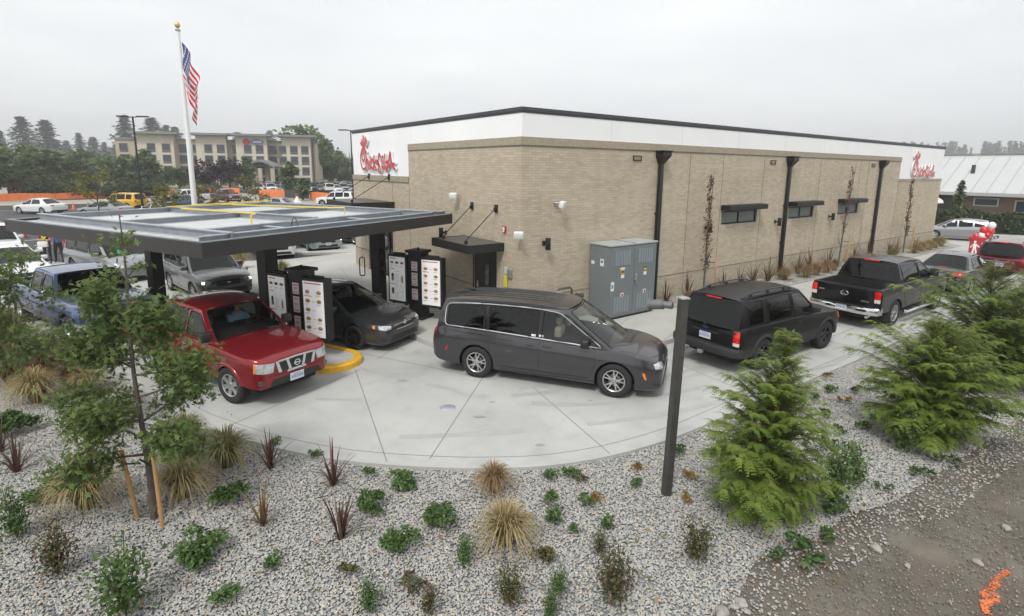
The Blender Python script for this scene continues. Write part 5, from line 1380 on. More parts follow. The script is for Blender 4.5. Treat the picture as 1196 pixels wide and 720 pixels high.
GUN = paint('gunmetal_paint', (.05, .052, .056), .5, .32)
o = veh('sedan_car', 'charcoal sedan stopped beside the island menu board', 'car', G(415.5, 408), -26, S, (1, -1))
c = Car(S, o, GUN); c.wheels((10, 'single'), .215, .22, DALLOY, .06); c.interior(); c.mirrors(.72, 1.0); c.wipers(); c.handle(-.02, .80); c.handle(-1.0, .83)
c.sseam([(1.0, .88), (1.0, .6), (.85, .25), (-.08, .25), (-.08, .93)]); c.sseam([(-.08, .25), (-.9, .26), (-1.12, .7), (-1.2, .95)])
c.seam([(1.2, .72, 1.3), (1.7, .70, 1.3), (2.1, .58, 1.3), (2.22, .3, 1.3), (2.25, 0, 1.3)], (0, 0, -1))
c.patch('headlight', [(2.2, .86, .72), (2.2, .66, .70), (2.2, .44, .665)], [(2.2, .86, .63), (2.2, .66, .585), (2.2, .46, .575)], (-.78, -.6, -.1), CLENS, .007, 10, 4, True)
c.patch('turn_signal', [(2.0, .90, .715), (2.05, .85, .72)], [(2.0, .90, .65), (2.05, .86, .635)], (-.5, -.85, 0), OLENS, .010, 4, 2, True)
g = c.patch('grille', [(2.4, .40, .655), (2.4, 0, .665), (2.4, -.40, .655)], [(2.4, .33, .555), (2.4, 0, .545), (2.4, -.33, .555)], (-1, 0, 0), GRI, .008, 12, 3)
c.patch('grille_bar', [(2.4, .43, .675), (2.4, 0, .688), (2.4, -.43, .675)], [(2.4, .42, .652), (2.4, 0, .664), (2.4, -.42, .652)], (-1, 0, 0), CHROME, .014, 12, 1, parent=g)
c.patch('grille_bar', [(2.4, .34, .558), (2.4, 0, .548), (2.4, -.34, .558)], [(2.4, .33, .54), (2.4, 0, .53), (2.4, -.33, .54)], (-1, 0, 0), CHROME, .014, 12, 1, parent=g)
p = c.hit((2.4, 0, .69), (-1, 0, -.2), .012); b = MB(); b.lathe([(.0, .0), (.06, .0), (.06, -.012), (0, -.012)], (p.x+.01, 0, p.z), 16, 'X'); b.build('emblem', CHROME, c.root)
c.patch('lower_intake', [(2.4, .50, .40), (2.4, 0, .41), (2.4, -.50, .40)], [(2.4, .56, .27), (2.4, 0, .27), (2.4, -.56, .27)], (-1, 0, 0), TRIM, .008, 12, 3)
c.patch('fog_lamp_trim', [(2.2, .80, .40), (2.2, .62, .38)], [(2.2, .80, .31), (2.2, .62, .29)], (-.8, -.6, 0), TRIM, .007, 6, 2, True)
c.finish_seams()

# black body-coloured suv, rear three quarter
S = dict(wb=2.89, xf=2.27, xr=-2.46, W=.925, tyre=.385, gap=.065, prof=BOXY,
    zsh=[(-2.46, 1.02), (-2.35, 1.11), (0, 1.09), (1.0, 1.06), (1.6, 1.02), (2.1, .96), (2.27, .84)], ztop=[(-2.46, 1.03), (-2.35, 1.12), (.9, 1.12), (1.6, 1.10), (2.1, 1.02), (2.27, .88)],
    zbot=[(-2.46, .46), (-2.2, .40), (1.8, .36), (2.27, .36)], roof=[(-2.16, 1.70), (-1.4, 1.755), (-.4, 1.76), (.3, 1.71)], cowl=(1.02,), wt=(.3,), rt=(-2.16,), rb=(-2.42,), ytop=.67,
    wins=[(-2.02, -1.42, G_DARK), (-1.22, -.22, G_DARK), (-.12, 'A', G_MID)], wm=(.04, .08), wr=.06, wsglass=G_MID, rwrect=(.05, .95, .06, .9), rows=[-.2, -1.1], tail=(.28, .10), nose=(.5, .22), bowrb=.08, crown=.045, lower=7, lowmat=mat('matt_black_cladding', (.02, .02, .021), .6))
MATTB = paint('satin_black_paint', (.008, .008, .0085), .0, .4, .16)
o = veh('sport_utility_vehicle', 'matte black sport utility vehicle with roof rails behind the brown post', 'suv', G(886.5, 430.7), 34, S, (-1, -1))
c = Car(S, o, MATTB); c.wheels((5, 'wide'), .25, .22, DALLOY); c.flares(.045, S['lowmat']); c.interior(); c.mirrors(.72, 1.2, TRIM); c.wipers(); c.handle(-.02, .97); c.handle(-1.1, .98); c.rails(-2.0, 0.1, mat('rail_grey', (.05, .052, .055), .4, .4))
c.sseam([(1.05, 1.06), (1.05, .6), (.9, .42), (-.17, .42), (-.17, 1.1)]); c.sseam([(-.17, .42), (-.95, .42), (-1.2, .8), (-1.3, 1.1)]); c.sseam([(-.17, 1.1), (-.17, 1.72)]); c.sseam([(-1.3, 1.1), (-1.3, 1.72)])
c.sseam([(1.1, .68), (-1.0, .68)], r=.012)
c.seam([(-2.5, .74, 1.15), (-2.5, .74, .62), (-2.5, 0, .60)], (1, 0, 0), True, .006)
c.patch('tail_light', [(-2.46, .91, 1.06), (-2.46, .74, 1.06)], [(-2.46, .91, .80), (-2.46, .74, .80)], (.8, -.6, 0), RLIT, .012, 5, 3, True)
c.patch('reversing_lamp', [(-2.46, .91, .795), (-2.46, .74, .795)], [(-2.46, .91, .72), (-2.46, .74, .72)], (.8, -.6, 0), WLENS, .012, 5, 2, True)
b = MB(); P = [(-2.46+.0, .93, .56), (-2.56, .80, .56), (-2.6, .4, .56), (-2.6, -.4, .56), (-2.56, -.80, .56), (-2.46, -.93, .56)]
rows = []
for x, y, z in P: rows.append([(x+.14, y*.98, .66), (x, y, .655), (x-.02, y, .62), (x-.02, y, .50), (x, y, .46), (x+.14, y*.98, .46)])
b.grid(rows, 0); b.add(rows[0], [tuple(range(6))], 0); b.add(rows[-1], [tuple(range(6))], 0); b.build('rear_bumper', S['lowmat'], c.root, 40)
p = c.hit((-2.5, 0, 1.02), (1, 0, 0), .012); b = MB(); b.lathe([(0, 0), (.5, 0), (.5, .01), (0, .01)], (0, 0, 0), 24, 'X', 0, tr(p.x, 0, 1.0) @ Matrix.Diagonal((1, .17, .075, 1))); b.build('emblem', mat('blue_oval_badge', (.04, .07, .18), .3, .3), c.root)
b = MB(); b.rbox(p.x-.02, p.x+.03, -.36, .36, .885, .925, .01); b.build('tailgate_handle', TRIM, c.root)
c.plate(-2.5, .80, 1)
p = c.B(.5, .96); b = MB(); b.rbox(p.x-.035, p.x+.02, -.2, .2, p.z-.03, p.z+.005, .01); b.build('high_brake_light', RLIT, c.root)
b = MB(); P = [c.B(.5, .08)+Vector((-.03, 0, 0)), c.B(.66, .12)+Vector((-.03, 0, 0)), c.B(.82, .16)+Vector((-.025, 0, 0))]; b.tube(P, .012, 5); b.rbox(P[0].x-.02, P[0].x+.03, -.04, .04, P[0].z-.03, P[0].z+.03, .01); b.build('rear_wiper', TRIM, c.root)
c.patch('headlight', [(2.2, .88, .92), (2.2, .6, .92)], [(2.2, .88, .76), (2.2, .6, .75)], (-.8, -.6, 0), CLENS, .01, 6, 3, True); c.patch('turn_signal', [(2.1, .92, .92), (2.14, .89, .92)], [(2.1, .92, .77), (2.14, .89, .76)], (-.4, -.9, 0), OLENS, .014, 3, 3, True)
b = MB(); b.tube([(-2.5, -.45+.9, .36), (-2.66, .45, .34)], .03, 8); b.rbox(-2.66, -2.55, -.06, .06, .38, .46, .01); b.build('exhaust_pipe', GALV, c.root)
c.finish_seams()

# black crew cab pickup
S = dict(wb=3.66, xf=2.82, xr=-3.05, W=1.005, tyre=.405, gap=.075, prof=BOXY,
    zsh=[(-3.05, 1.26), (-1.6, 1.27), (1.2, 1.25), (1.9, 1.22), (2.5, 1.16), (2.82, 1.0)], ztop=[(-3.05, 1.27), (-1.6, 1.28), (1.1, 1.31), (1.9, 1.30), (2.5, 1.22), (2.82, 1.04)],
    zbot=[(-3.05, .60), (-2.6, .52), (2.4, .46), (2.82, .46)], roof=[(-1.30, 1.86), (-.5, 1.90), (.55, 1.83)], cowl=(1.28,), wt=(.55,), rt=(-1.30,), rb=(-1.50,), ytop=.71, bed=(-2.97, -1.62, .80),
    wins=[(.14, 'A', G_MID), (-1.22, .02, G_DARK)], wm=(.04, .08), wr=.07, wsglass=G_MID, rwglass=G_DARK, rwrect=(.05, .95, .10, .9), tail=(.10, .05), nose=(.5, .2), bowrb=.03, bowr=.03, rows=[-.15, -1.0], crown=.05)
BLK = paint('gloss_black_paint', (.004, .004, .0045), .0, .3, .42)
o = veh('pickup_truck', 'black crew cab pickup truck with chrome rear bumper', 'pickup truck', G(1039.5, 380.2), 36, S, (-1, -1))
c = Car(S, o, BLK); c.wheels((5, 'twin'), .27, .26); c.flares(.035); c.interior(); c.mirrors(1.0, 1.42, BLK, (.12, .12, .13), .16); c.wipers(); c.handle(.2, 1.12, CHROME); c.handle(-.9, 1.12, CHROME)
c.sseam([(1.3, 1.24), (1.3, .7), (1.2, .52), (.08, .52), (.08, 1.26)]); c.sseam([(.08, .52), (-1.0, .52), (-1.3, .9), (-1.36, 1.26)]); c.sseam([(-1.62, 1.25), (-1.62, .56)]); c.sseam([(.08, 1.26), (.08, 1.86)])
c.seam([(-3.1, .80, 1.25), (-3.1, .80, .70), (-3.1, 0, .70)], (1, 0, 0), True, .006)
c.patch('tail_light', [(-3.05, .985, 1.20), (-3.05, .82, 1.20)], [(-3.05, .985, .97), (-3.05, .82, .97)], (.85, -.5, 0), RLIT, .012, 5, 3, True)
c.patch('reversing_lamp', [(-3.05, .985, .965), (-3.05, .82, .965)], [(-3.05, .985, .86), (-3.05, .82, .86)], (.85, -.5, 0), WLENS, .012, 5, 2, True)
rows = []
for x, y in ((-2.86, 1.0), (-3.12, .97), (-3.22, .75), (-3.24, .30), (-3.20, .22), (-3.20, -.22), (-3.24, -.30), (-3.22, -.75), (-3.12, -.97), (-2.86, -1.0)):
    zt_ = .66 if abs(y) < .28 else .70
    rows.append([(x+.16, y*.96, zt_), (x+.02, y, zt_), (x, y, zt_-.03), (x-.01, y, .56), (x+.02, y, .49), (x+.16, y*.97, .48)])
b = MB(); b.grid(rows, 0); b.add(rows[0], [tuple(range(6))]); b.add(rows[-1], [tuple(range(6))]); bp = b.build('rear_bumper', CHROME, c.root, 35)
b = MB(); b.rbox(-3.26, -3.1, -.62, .62, .705, .72, .006); b.build('bumper_step', TRIM, bp)
b = MB(); b.rbox(-3.225, -3.20, -.155, .155, .535, .69, .004); pl_ = b.build('licence_plate', PLATE, c.root); b = MB()
for k in range(7): b.box(-3.2275, -3.2265, -.12+k*.04-.013, -.12+k*.04+.013, .58, .645)
b.build('plate_characters', PLATEB, pl_)
# ram's head badge, tailgate handle, script
xt = c.hit((-3.1, 0, 1.0), (1, 0, 0), .012).x
b = MB(); Tb = tr(xt, 0, 1.02)
b.prism([(-.05, -.1), (.05, -.1), (.075, .0), (.06, .06), (0, .09), (-.06, .06), (-.075, .0)], 0, .015, 0, Tb @ rot('Y', -PI/2) @ rot('Z', PI/2))
for sg in (1, -1): b.tube([Tb @ Vector((-.01, sg*(.05+.055*math.sin(a)), .05-.05+.055*math.cos(a))) for a in np.linspace(0, 4.6, 12)], [.02*(1-.06*k) for k in range(12)], 6)
b.build('ram_head_badge', CHROME, c.root, 40)
b = MB(); b.rbox(xt-.012, xt+.02, -.62, .62, 1.215, 1.24, .006); b.build('tailgate_spoiler', TRIM, c.root)
b = MB()
for y0, n_ in ((-.66, 4), (.62, 3)):
    for k in range(n_): b.rbox(xt-.006, xt+.004, y0-.022+k*.055, y0+.022+k*.055, .84 if n_ == 4 else 1.02, .885 if n_ == 4 else 1.06, .004)
b.build('tailgate_script', mat('satin_badge', (.4, .4, .41), .3, .8), c.root)
p = c.B(.5, .985); b = MB(); b.rbox(p.x-.04, p.x+.02, -.22, .22, p.z-.035, p.z+.012, .01); b.build('high_brake_light', RLIT, c.root)
for sg in (1, -1):
    b = MB(); b.tube([(1.3, sg*1.02, .40), (1.25, sg*1.08, .38), (-1.2, sg*1.08, .38), (-1.25, sg*1.02, .40)], .05, 10); b.build('side_step', CHROME, c.root, 50)
    b = MB(); b.rbox(-2.42, -2.40, sg*.86-.15, sg*.86+.15, .22, .52, .006); b.build('mud_flap', TRIM, c.root)
    b = MB(); b.tube([(-3.0, sg*.72, .44), (-3.22, sg*.72, .43)], .045, 10); b.build('exhaust_tip', CHROME, c.root, 50)
c.patch('headlight', [(2.7, .95, 1.12), (2.7, .62, 1.12)], [(2.7, .95, .92), (2.7, .62, .92)], (-.85, -.5, 0), CLENS, .01, 6, 3, True)
c.finish_seams()

# grey sedan ahead of it
def sedan(o, col, det=True, lit=False, style=(10, 'single'), S0=SEDAN_K, rear=True, gm=None):
    c = Car(S0, o, col, det); c.wheels(style, .215, .22)
    if det:
        c.interior(); c.mirrors(.72, 1.0); c.handle(-.02, .80); c.handle(-1.0, .83); c.wipers()
        c.sseam([(1.0, .88), (1.0, .6), (.85, .25), (-.08, .25), (-.08, .93)]); c.sseam([(-.08, .25), (-.9, .26), (-1.12, .7), (-1.2, .95)])
    c.patch('headlight', [(2.2, .86, .72), (2.2, .66, .70), (2.2, .44, .665)], [(2.2, .86, .63), (2.2, .66, .585), (2.2, .46, .575)], (-.78, -.6, -.1), CLENS, .007, 6, 3, True)
    c.patch('grille', [(2.4, .40, .655), (2.4, 0, .665), (2.4, -.40, .655)], [(2.4, .38, .50), (2.4, 0, .49), (2.4, -.38, .50)], (-1, 0, 0), GRI, .008, 8, 3)
    c.patch('lower_intake', [(2.4, .50, .40), (2.4, 0, .41), (2.4, -.50, .40)], [(2.4, .56, .27), (2.4, 0, .27), (2.4, -.56, .27)], (-1, 0, 0), TRIM, .008, 8, 2)
    c.patch('tail_light', [(-2.4, .88, .93), (-2.4, .66, .93), (-2.4, .46, .91)], [(-2.4, .88, .78), (-2.4, .66, .79), (-2.4, .46, .82)], (.75, -.66, 0), RLIT if lit else RLENS, .008, 7, 3, True)
    return c
S = dict(SEDAN_K); S.update(rwrect=(.06, .94, .05, .95), rwglass=G_DARK)
STG = paint('steel_grey_paint', (.05, .052, .056), .5, .3)
o = veh('sedan_car', 'dark grey sedan with lit brake lamps between black pickup and red suv', 'car', G(1131, 343.8), 36, S, (-1, -1))
c = sedan(o, STG, True, True, S0=S)
c.plate(-2.5, .72, 1); c.patch('bumper_valance', [(-2.5, .7, .40), (-2.5, -.7, .40)], [(-2.5, .7, .30), (-2.5, -.7, .30)], (1, 0, 0), TRIM, .006, 8, 2)
c.patch('boot_trim', [(-2.5, .45, .845), (-2.5, -.45, .845)], [(-2.5, .45, .815), (-2.5, -.45, .815)], (1, 0, 0), CHROME, .012, 8, 1)
p = c.hit((-2.5, 0, .90), (1, 0, 0), .01); b = MB(); b.lathe([(.03, 0), (.05, 0), (.05, .012), (.03, .012)], (p.x, 0, .895), 14, 'X'); b.build('emblem', CHROME, c.root)
p = c.B(.5, .1); b = MB(); b.rbox(p.x-.0, p.x+.1, -.13, .13, p.z-.005, p.z+.03, .008); b.build('high_brake_light', RLIT, c.root); c.finish_seams()

SUVG = dict(wb=2.79, xf=2.28, xr=-2.40, W=.955, tyre=.375, gap=.06, prof=BOXY,
    zsh=[(-2.40, 1.02), (-2.3, 1.14), (0, 1.10), (1.0, 1.07), (1.6, 1.04), (2.1, .97), (2.28, .84)], ztop=[(-2.40, 1.04), (-2.3, 1.15), (.9, 1.13), (1.6, 1.11), (2.1, 1.03), (2.28, .88)],
    zbot=[(-2.40, .50), (-2.1, .40), (1.8, .36), (2.28, .36)], roof=[(-2.08, 1.70), (-1.4, 1.75), (-.4, 1.76), (.3, 1.71)], cowl=(1.05,), wt=(.3,), rt=(-2.08,), rb=(-2.32,), ytop=.68,
    wins=[(-1.95, -1.30, G_DARK), (-1.18, -.22, G_DARK), (-.12, 'A', G_MID)], wm=(.04, .08), wr=.07, wsglass=G_MID, rwrect=(.06, .94, .10, .88), rows=[-.2, -1.1], tail=(.35, .12), nose=(.5, .22), bowrb=.10, crown=.045)
def suv(o, col, det=True, lit=False, S0=SUVG, style=(6, 'wide'), bump=True):
    c = Car(S0, o, col, det); c.wheels(style, .25, .235); xr, xf = S0['xr'], S0['xf']; W_ = S0['W']
    if det:
        c.interior(); c.mirrors(.75, 1.18); c.handle(-.02, .97); c.handle(-1.1, .98); c.wipers(); c.flares(.03)
        c.sseam([(1.05, 1.06), (1.05, .6), (.9, .42), (-.17, .42), (-.17, 1.1)]); c.sseam([(-.17, .42), (-.9, .42), (-1.1, .8), (-1.22, 1.1)])
        c.seam([(xr, .74, 1.12), (xr, .74, .66), (xr, 0, .64)], (1, 0, 0), True, .006)
    c.patch('tail_light', [(xr, W_*.97, 1.10), (xr, .72, 1.06)], [(xr, W_*.97, .86), (xr, .72, .90)], (.8, -.6, 0), RLIT if lit else RLENS, .012, 5, 3, True)
    c.patch('headlight', [(xf-.1, .90, .92), (xf-.1, .55, .90)], [(xf-.1, .90, .76), (xf-.1, .55, .74)], (-.8, -.6, 0), CLENS, .01, 6, 3, True)
    c.patch('grille', [(xf, .42, .88), (xf, -.42, .88)], [(xf, .40, .68), (xf, -.40, .68)], (-1, 0, 0), GRI, .01, 8, 3)
    c.patch('lower_intake', [(xf, .5, .54), (xf, -.5, .54)], [(xf, .55, .42), (xf, -.55, .42)], (-1, 0, 0), TRIM, .01, 8, 2)
    if bump: c.patch('bumper_valance', [(xr, .8, .56), (xr, -.8, .56)], [(xr, .8, .48), (xr, -.8, .48)], (1, 0, 0), TRIM, .008, 8, 2)
    return c
BURG = paint('burgundy_paint', (.13, .012, .018), .45, .3)
o = veh('sport_utility_vehicle', 'burgundy sport utility vehicle with lit brake lamps behind the red easel sign', 'suv', G(1141, 323), 38, SUVG, (-1, 1))
c = suv(o, BURG, True, True); c.plate(-2.5, .78, 1); c.rails(-1.8, 0, BLACKM)
c.patch('rear_trim', [(-2.45, .5, .93), (-2.45, -.5, .93)], [(-2.45, .5, .89), (-2.45, -.5, .89)], (1, 0, 0), CHROME, .012, 6, 1)
p = c.B(.5, .97); b = MB(); b.rbox(p.x-.05, p.x+.02, -.17, .17, p.z-.02, p.z+.03, .01); b.build('high_brake_light', RLIT, c.root); c.finish_seams()
o = empty('sport_utility_vehicle', Vector((36.5, 35.2, 0)), R(33), 'dark red sport utility vehicle farthest ahead in the right lane', 'suv')
c = suv(o, paint('dark_red_paint', (.16, .018, .022), .4, .3), True, True); c.rails(-1.8, 0, BLACKM); c.finish_seams()
HATCH = dict(wb=2.49, xf=1.98, xr=-1.98, W=.86, tyre=.31, gap=.045,
    zsh=[(-1.98, .78), (-1.9, .98), (-1.5, 1.02), (0, .95), (.9, .90), (1.4, .84), (1.8, .70), (1.98, .56)], ztop=[(-1.98, .80), (-1.9, 1.0), (-1.5, 1.04), (.9, 1.0), (1.4, .92), (1.8, .76), (1.98, .60)],
    zbot=[(-1.98, .40), (-1.7, .25), (1.6, .20), (1.98, .24)], roof=[(-1.62, 1.42), (-1, 1.47), (-.3, 1.485), (.15, 1.44)], cowl=(1.1,), wt=(.15,), rt=(-1.62,), rb=(-1.86,), ytop=.56,
    wins=[((-1.5, -1.3), -.9, G_DARK), (-.8, -.05, G_DARK), (.05, 'A', G_MID)], wm=(.04, .07), wr=.06, nose=(.6, .3), tail=(.4, .2), bowf=.22, rows=[-.2, -.9])
SILV = paint('silver_paint', (.31, .32, .33), .6, .3)
o = empty('hatchback_car', Vector((31.9, 38.9, 0)), R(146), 'silver hatchback leaving round the far brick corner past the balloons', 'car')
c = Car(HATCH, o, SILV); c.wheels((5, 'wide'), .2, .2); c.interior(); c.mirrors(.7, 1.02); c.handle(0, .84)
c.patch('tail_light', [(-1.9, .84, 1.02), (-1.9, .66, 1.0)], [(-1.9, .84, .80), (-1.9, .7, .82)], (.7, -.7, 0), RLENS, .01, 4, 3, True); c.patch('headlight', [(1.8, .8, .74), (1.8, .5, .68)], [(1.8, .8, .62), (1.8, .5, .58)], (-.8, -.6, 0), CLENS, .01, 4, 3, True)
c.sseam([(.95, .9), (.9, .3), (-.85, .3), (-.85, .98)]); c.finish_seams()

# silver suv waiting in the inner lane with its headlamps on
S = dict(SUVG); S.update(wb=2.62, xf=2.18, xr=-2.30, W=.92, tyre=.345, zsh=[(-2.3, .98), (-2.2, 1.08), (0, 1.04), (1.0, 1.0), (1.5, .96), (2.0, .84), (2.18, .68)], ztop=[(-2.3, 1.0), (-2.2, 1.1), (.9, 1.08), (1.5, 1.05), (2.0, .93), (2.18, .74)],
    zbot=[(-2.3, .45), (-2, .34), (1.8, .3), (2.18, .32)], roof=[(-2.0, 1.60), (-1.4, 1.65), (-.4, 1.665), (.25, 1.61)], cowl=(1.02,), wt=(.25,), rt=(-2.0,), rb=(-2.22,), nose=(.6, .28), prof=PROF, wsrect=(.05, .95, .03, .95))
LEAD = paint('pewter_paint', (.16, .165, .17), .55, .34)
P = Vector((-11.35, 19.75, 0)); o = empty('sport_utility_vehicle', P, R(-43), 'pewter grey sport utility vehicle with lit headlamps under the canopy', 'suv')
c = Car(S, o, LEAD); c.wheels((5, 'wide'), .23, .21); c.flares(.03, TRIM); c.interior(); c.mirrors(.72, 1.12); c.wipers(); c.rails(-1.8, 0, GALV)
c.patch('headlight', [(2.05, .84, .84), (2.05, .66, .83), (2.05, .46, .79)], [(2.05, .85, .70), (2.05, .66, .68), (2.05, .5, .69)], (-.8, -.6, 0), CLENS, .01, 8, 3, True)
c.patch('lit_lamp', [(2.05, .80, .80), (2.05, .70, .80)], [(2.05, .80, .73), (2.05, .70, .73)], (-.8, -.6, 0), CLIT, .016, 4, 2, True)
g = c.patch('grille', [(2.2, .40, .80), (2.2, 0, .81), (2.2, -.40, .80)], [(2.2, .38, .64), (2.2, 0, .63), (2.2, -.38, .64)], (-1, 0, 0), GRI, .012, 10, 3)
p = c.hit((2.2, 0, .72), (-1, 0, 0), .03); b = MB(); b.rbox(p.x-.01, p.x+.01, -.06, .06, p.z-.03, p.z+.03, .008); b.build('emblem', CHROME, g)
c.patch('lower_intake', [(2.2, .6, .52), (2.2, -.6, .52)], [(2.2, .62, .38), (2.2, -.62, .38)], (-1, 0, 0), TRIM, .01, 8, 2); c.patch('fog_lamp', [(2.05, .80, .52), (2.05, .68, .52)], [(2.05, .80, .42), (2.05, .68, .42)], (-.85, -.5, 0), DEEP, .012, 4, 2, True)
c.sseam([(1.0, 1.0), (.95, .4), (-.17, .4), (-.17, 1.04)]); c.sseam([(-.17, .4), (-.9, .4), (-1.15, 1.05)]); c.seam([(1.1, .78, 1.4), (1.8, .72, 1.4), (2.0, .4, 1.4), (2.02, 0, 1.4)], (0, 0, -1)); c.finish_seams()

# two-tone blue extended cab pickup
S = dict(wb=3.85, xf=2.72, xr=-2.95, W=.985, tyre=.39, gap=.07, prof=BOXY,
    zsh=[(-2.95, 1.15), (-1.2, 1.15), (1.2, 1.14), (2.4, 1.10), (2.72, 1.02)], ztop=[(-2.95, 1.16), (-1.2, 1.17), (1.2, 1.19), (2.4, 1.14), (2.72, 1.05)], zbot=[(-2.95, .55), (-2.4, .48), (2.4, .42), (2.72, .42)],
    roof=[(-.82, 1.72), (-.2, 1.75), (.62, 1.71)], cowl=(1.2,), wt=(.62,), rt=(-.82,), rb=(-.92,), ytop=.72, bed=(-2.87, -1.05, .72), wins=[(.15, 'A', G_MID), (-.72, .03, G_MID)], wm=(.03, .07), wr=.04,
    wsglass=G_MID, rwrect=(.08, .92, .25, .88), nose=(.2, .08), tail=(.08, .04), bowf=.06, bowt=.05, bowrb=.01, bowr=.02, rows=[-.2], crown=.03, lower=7, lowmat=paint('navy_lower_paint', (.022, .028, .06), .3, .35))
BLUE = paint('faded_blue_paint', (.075, .12, .25), .35, .36)
o = veh('pickup_truck', 'older two tone blue pickup truck partly hidden by the young oak', 'pickup truck', G(85, 403), -34, S, (1, -1))
c = Car(S, o, BLUE); c.wheels((8, 'steel'), .25, .21); c.interior(); c.mirrors(.98, 1.28, CHROME, (.06, .11, .08), .14); c.wipers(); c.handle(.2, 1.0, CHROME)
c.sseam([(1.25, 1.12), (1.2, .46), (.09, .46), (.09, 1.14)]); c.sseam([(-.98, 1.14), (-.98, .5)]); c.sseam([(2.4, .84), (-2.8, .84)], r=.014)
c.patch('headlight', [(2.72, .88, .96), (2.72, .56, .96)], [(2.72, .88, .80), (2.72, .56, .80)], (-.95, -.3, 0), CLENS, .012, 5, 3, True); c.patch('grille', [(2.72, .52, .96), (2.72, -.52, .96)], [(2.72, .52, .76), (2.72, -.52, .76)], (-1, 0, 0), GRI, .012, 8, 3)
rows = [[(x+.0, y, .68), (x+.08, y, .67), (x+.08, y, .52), (x, y, .51)] for x, y in ((2.5, .99), (2.68, .97), (2.74, .6), (2.76, 0), (2.74, -.6), (2.68, -.97), (2.5, -.99))]
b = MB(); b.grid(rows); b.add(rows[0], [(0, 1, 2, 3)]); b.add(rows[-1], [(0, 1, 2, 3)]); b.build('front_bumper', CHROME, c.root, 40); c.finish_seams()
# white sedan and the car behind it on the left
WHT_P = paint('white_paint', (.70, .71, .71), .0, .3)
o = empty('sedan_car', Vector((-19.9, 21.2, 0)), R(-38), 'white sedan with open headlamp nose at far left behind blue pickup', 'car'); o['label'] = 'white sedan at far left behind the blue pickup'
c = sedan(o, WHT_P, True); c.finish_seams()
o = empty('sport_utility_vehicle', Vector((-25.2, 26.0, 0)), R(-40), 'white sport utility vehicle behind the white sedan at far left', 'suv')
c = suv(o, WHT_P, True); c.finish_seams()
# pale grey people carrier under the canopy behind the pewter suv
S = dict(wb=3.03, xf=2.45, xr=-2.6, W=.98, tyre=.345, gap=.05,
    zsh=[(-2.6, .9), (-2.5, 1.06), (0, 1.02), (1.2, .98), (1.7, .95), (2.2, .84), (2.45, .64)], ztop=[(-2.6, .92), (-2.5, 1.08), (1.2, 1.07), (1.7, 1.04), (2.2, .92), (2.45, .70)], zbot=[(-2.6, .42), (-1.9, .26), (1.8, .22), (2.45, .26)],
    roof=[(-2.35, 1.66), (-1.2, 1.75), (0, 1.745), (.5, 1.68)], cowl=(1.55,), wt=(.5,), rt=(-2.35,), rb=(-2.52,), ytop=.70, wins=[(-2.2, -1.3, G_DARK), (-1.2, 0, G_DARK), (.1, 'A', G_MID)], wm=(.05, .09), wr=.08, rows=[.1, -.9], bowf=.26, bowt=.15, nose=(.7, .32), tail=(.5, .16))
P = Vector((-17.1, 22.9, 0)); o = empty('minivan', P, R(-32), 'silver minivan beneath the canopy behind the pewter suv', 'minivan')
c = Car(S, o, SILV); c.wheels((5, 'wide'), .22, .21); c.interior(); c.mirrors(1.0, 1.08); c.wipers()
c.patch('headlight', [(2.3, .9, .80), (2.3, .5, .76)], [(2.3, .9, .66), (2.3, .5, .64)], (-.75, -.66, 0), CLENS, .01, 6, 3, True); c.patch('grille', [(2.45, .4, .70), (2.45, -.4, .70)], [(2.45, .4, .54), (2.45, -.4, .54)], (-1, 0, 0), GRI, .01, 8, 2); c.finish_seams()

# cars standing in the lot behind the canopy
o = empty('sedan_car', Vector((-11.6, 31.8, 0)), R(-54), 'pale blue sedan parked facing out beyond the canopy column', 'car')
S2 = dict(SEDAN_K); S2.update(W=.925)
c = sedan(o, paint('ice_blue_paint', (.34, .40, .41), .55, .3), True, style=(5, 'twin'), S0=S2)
c.patch('lit_lamp', [(2.2, .78, .68), (2.2, .66, .67)], [(2.2, .78, .62), (2.2, .66, .61)], (-.78, -.6, -.1), CLIT, .014, 4, 2, True)
c.plate(2.5, .45, -1); c.finish_seams()
o = empty('sedan_car', Vector((-13.1, 29.0, 0)), R(-54), 'white sedan parked left of the pale blue sedan', 'car'); c = sedan(o, WHT_P, True); c.finish_seams()
o = empty('sport_utility_vehicle', Vector((-10.6, 34.2, 0)), R(-20), 'navy sport utility vehicle parked beside the entrance pier', 'suv'); c = suv(o, paint('navy_paint', (.02, .028, .055), .4, .3), True); c.finish_seams()

# farther vehicles: same builders, fewer pieces
PICK2 = dict(PICKUP_F)
def pickup(o, col):
    c = Car(PICK2, o, col, False); c.wheels((6, 'wide'), .255, .235)
    c.patch('headlight', [(2.5, .84, .94), (2.5, .44, .92)], [(2.5, .86, .76), (2.5, .44, .73)], (-.9, -.42, 0), CLENS, .01, 4, 3, True); c.patch('grille', [(2.6, .40, .92), (2.6, -.40, .92)], [(2.6, .36, .70), (2.6, -.36, .70)], (-1, 0, 0), GRI, .012, 6, 2)
    c.patch('front_bumper', [(2.6, .75, .60), (2.6, -.75, .60)], [(2.6, .75, .46), (2.6, -.75, .46)], (-1, 0, 0), CHROME, .02, 6, 2); c.flares(.03); c.mirrors(.98, 1.24, TRIM); c.finish_seams(); return c
def far(name, kind, P, hd, col, lab, cat, group=None):
    o = empty(name, Vector((P[0], P[1], 0)), R(hd), lab, cat, group)
    if kind == 'pickup': pickup(o, col)
    else:
        c = {'sedan': sedan, 'suv': suv}[kind](o, col, False); c.mirrors(.74, 1.02 if kind == 'sedan' else 1.18); c.finish_seams()
    return o
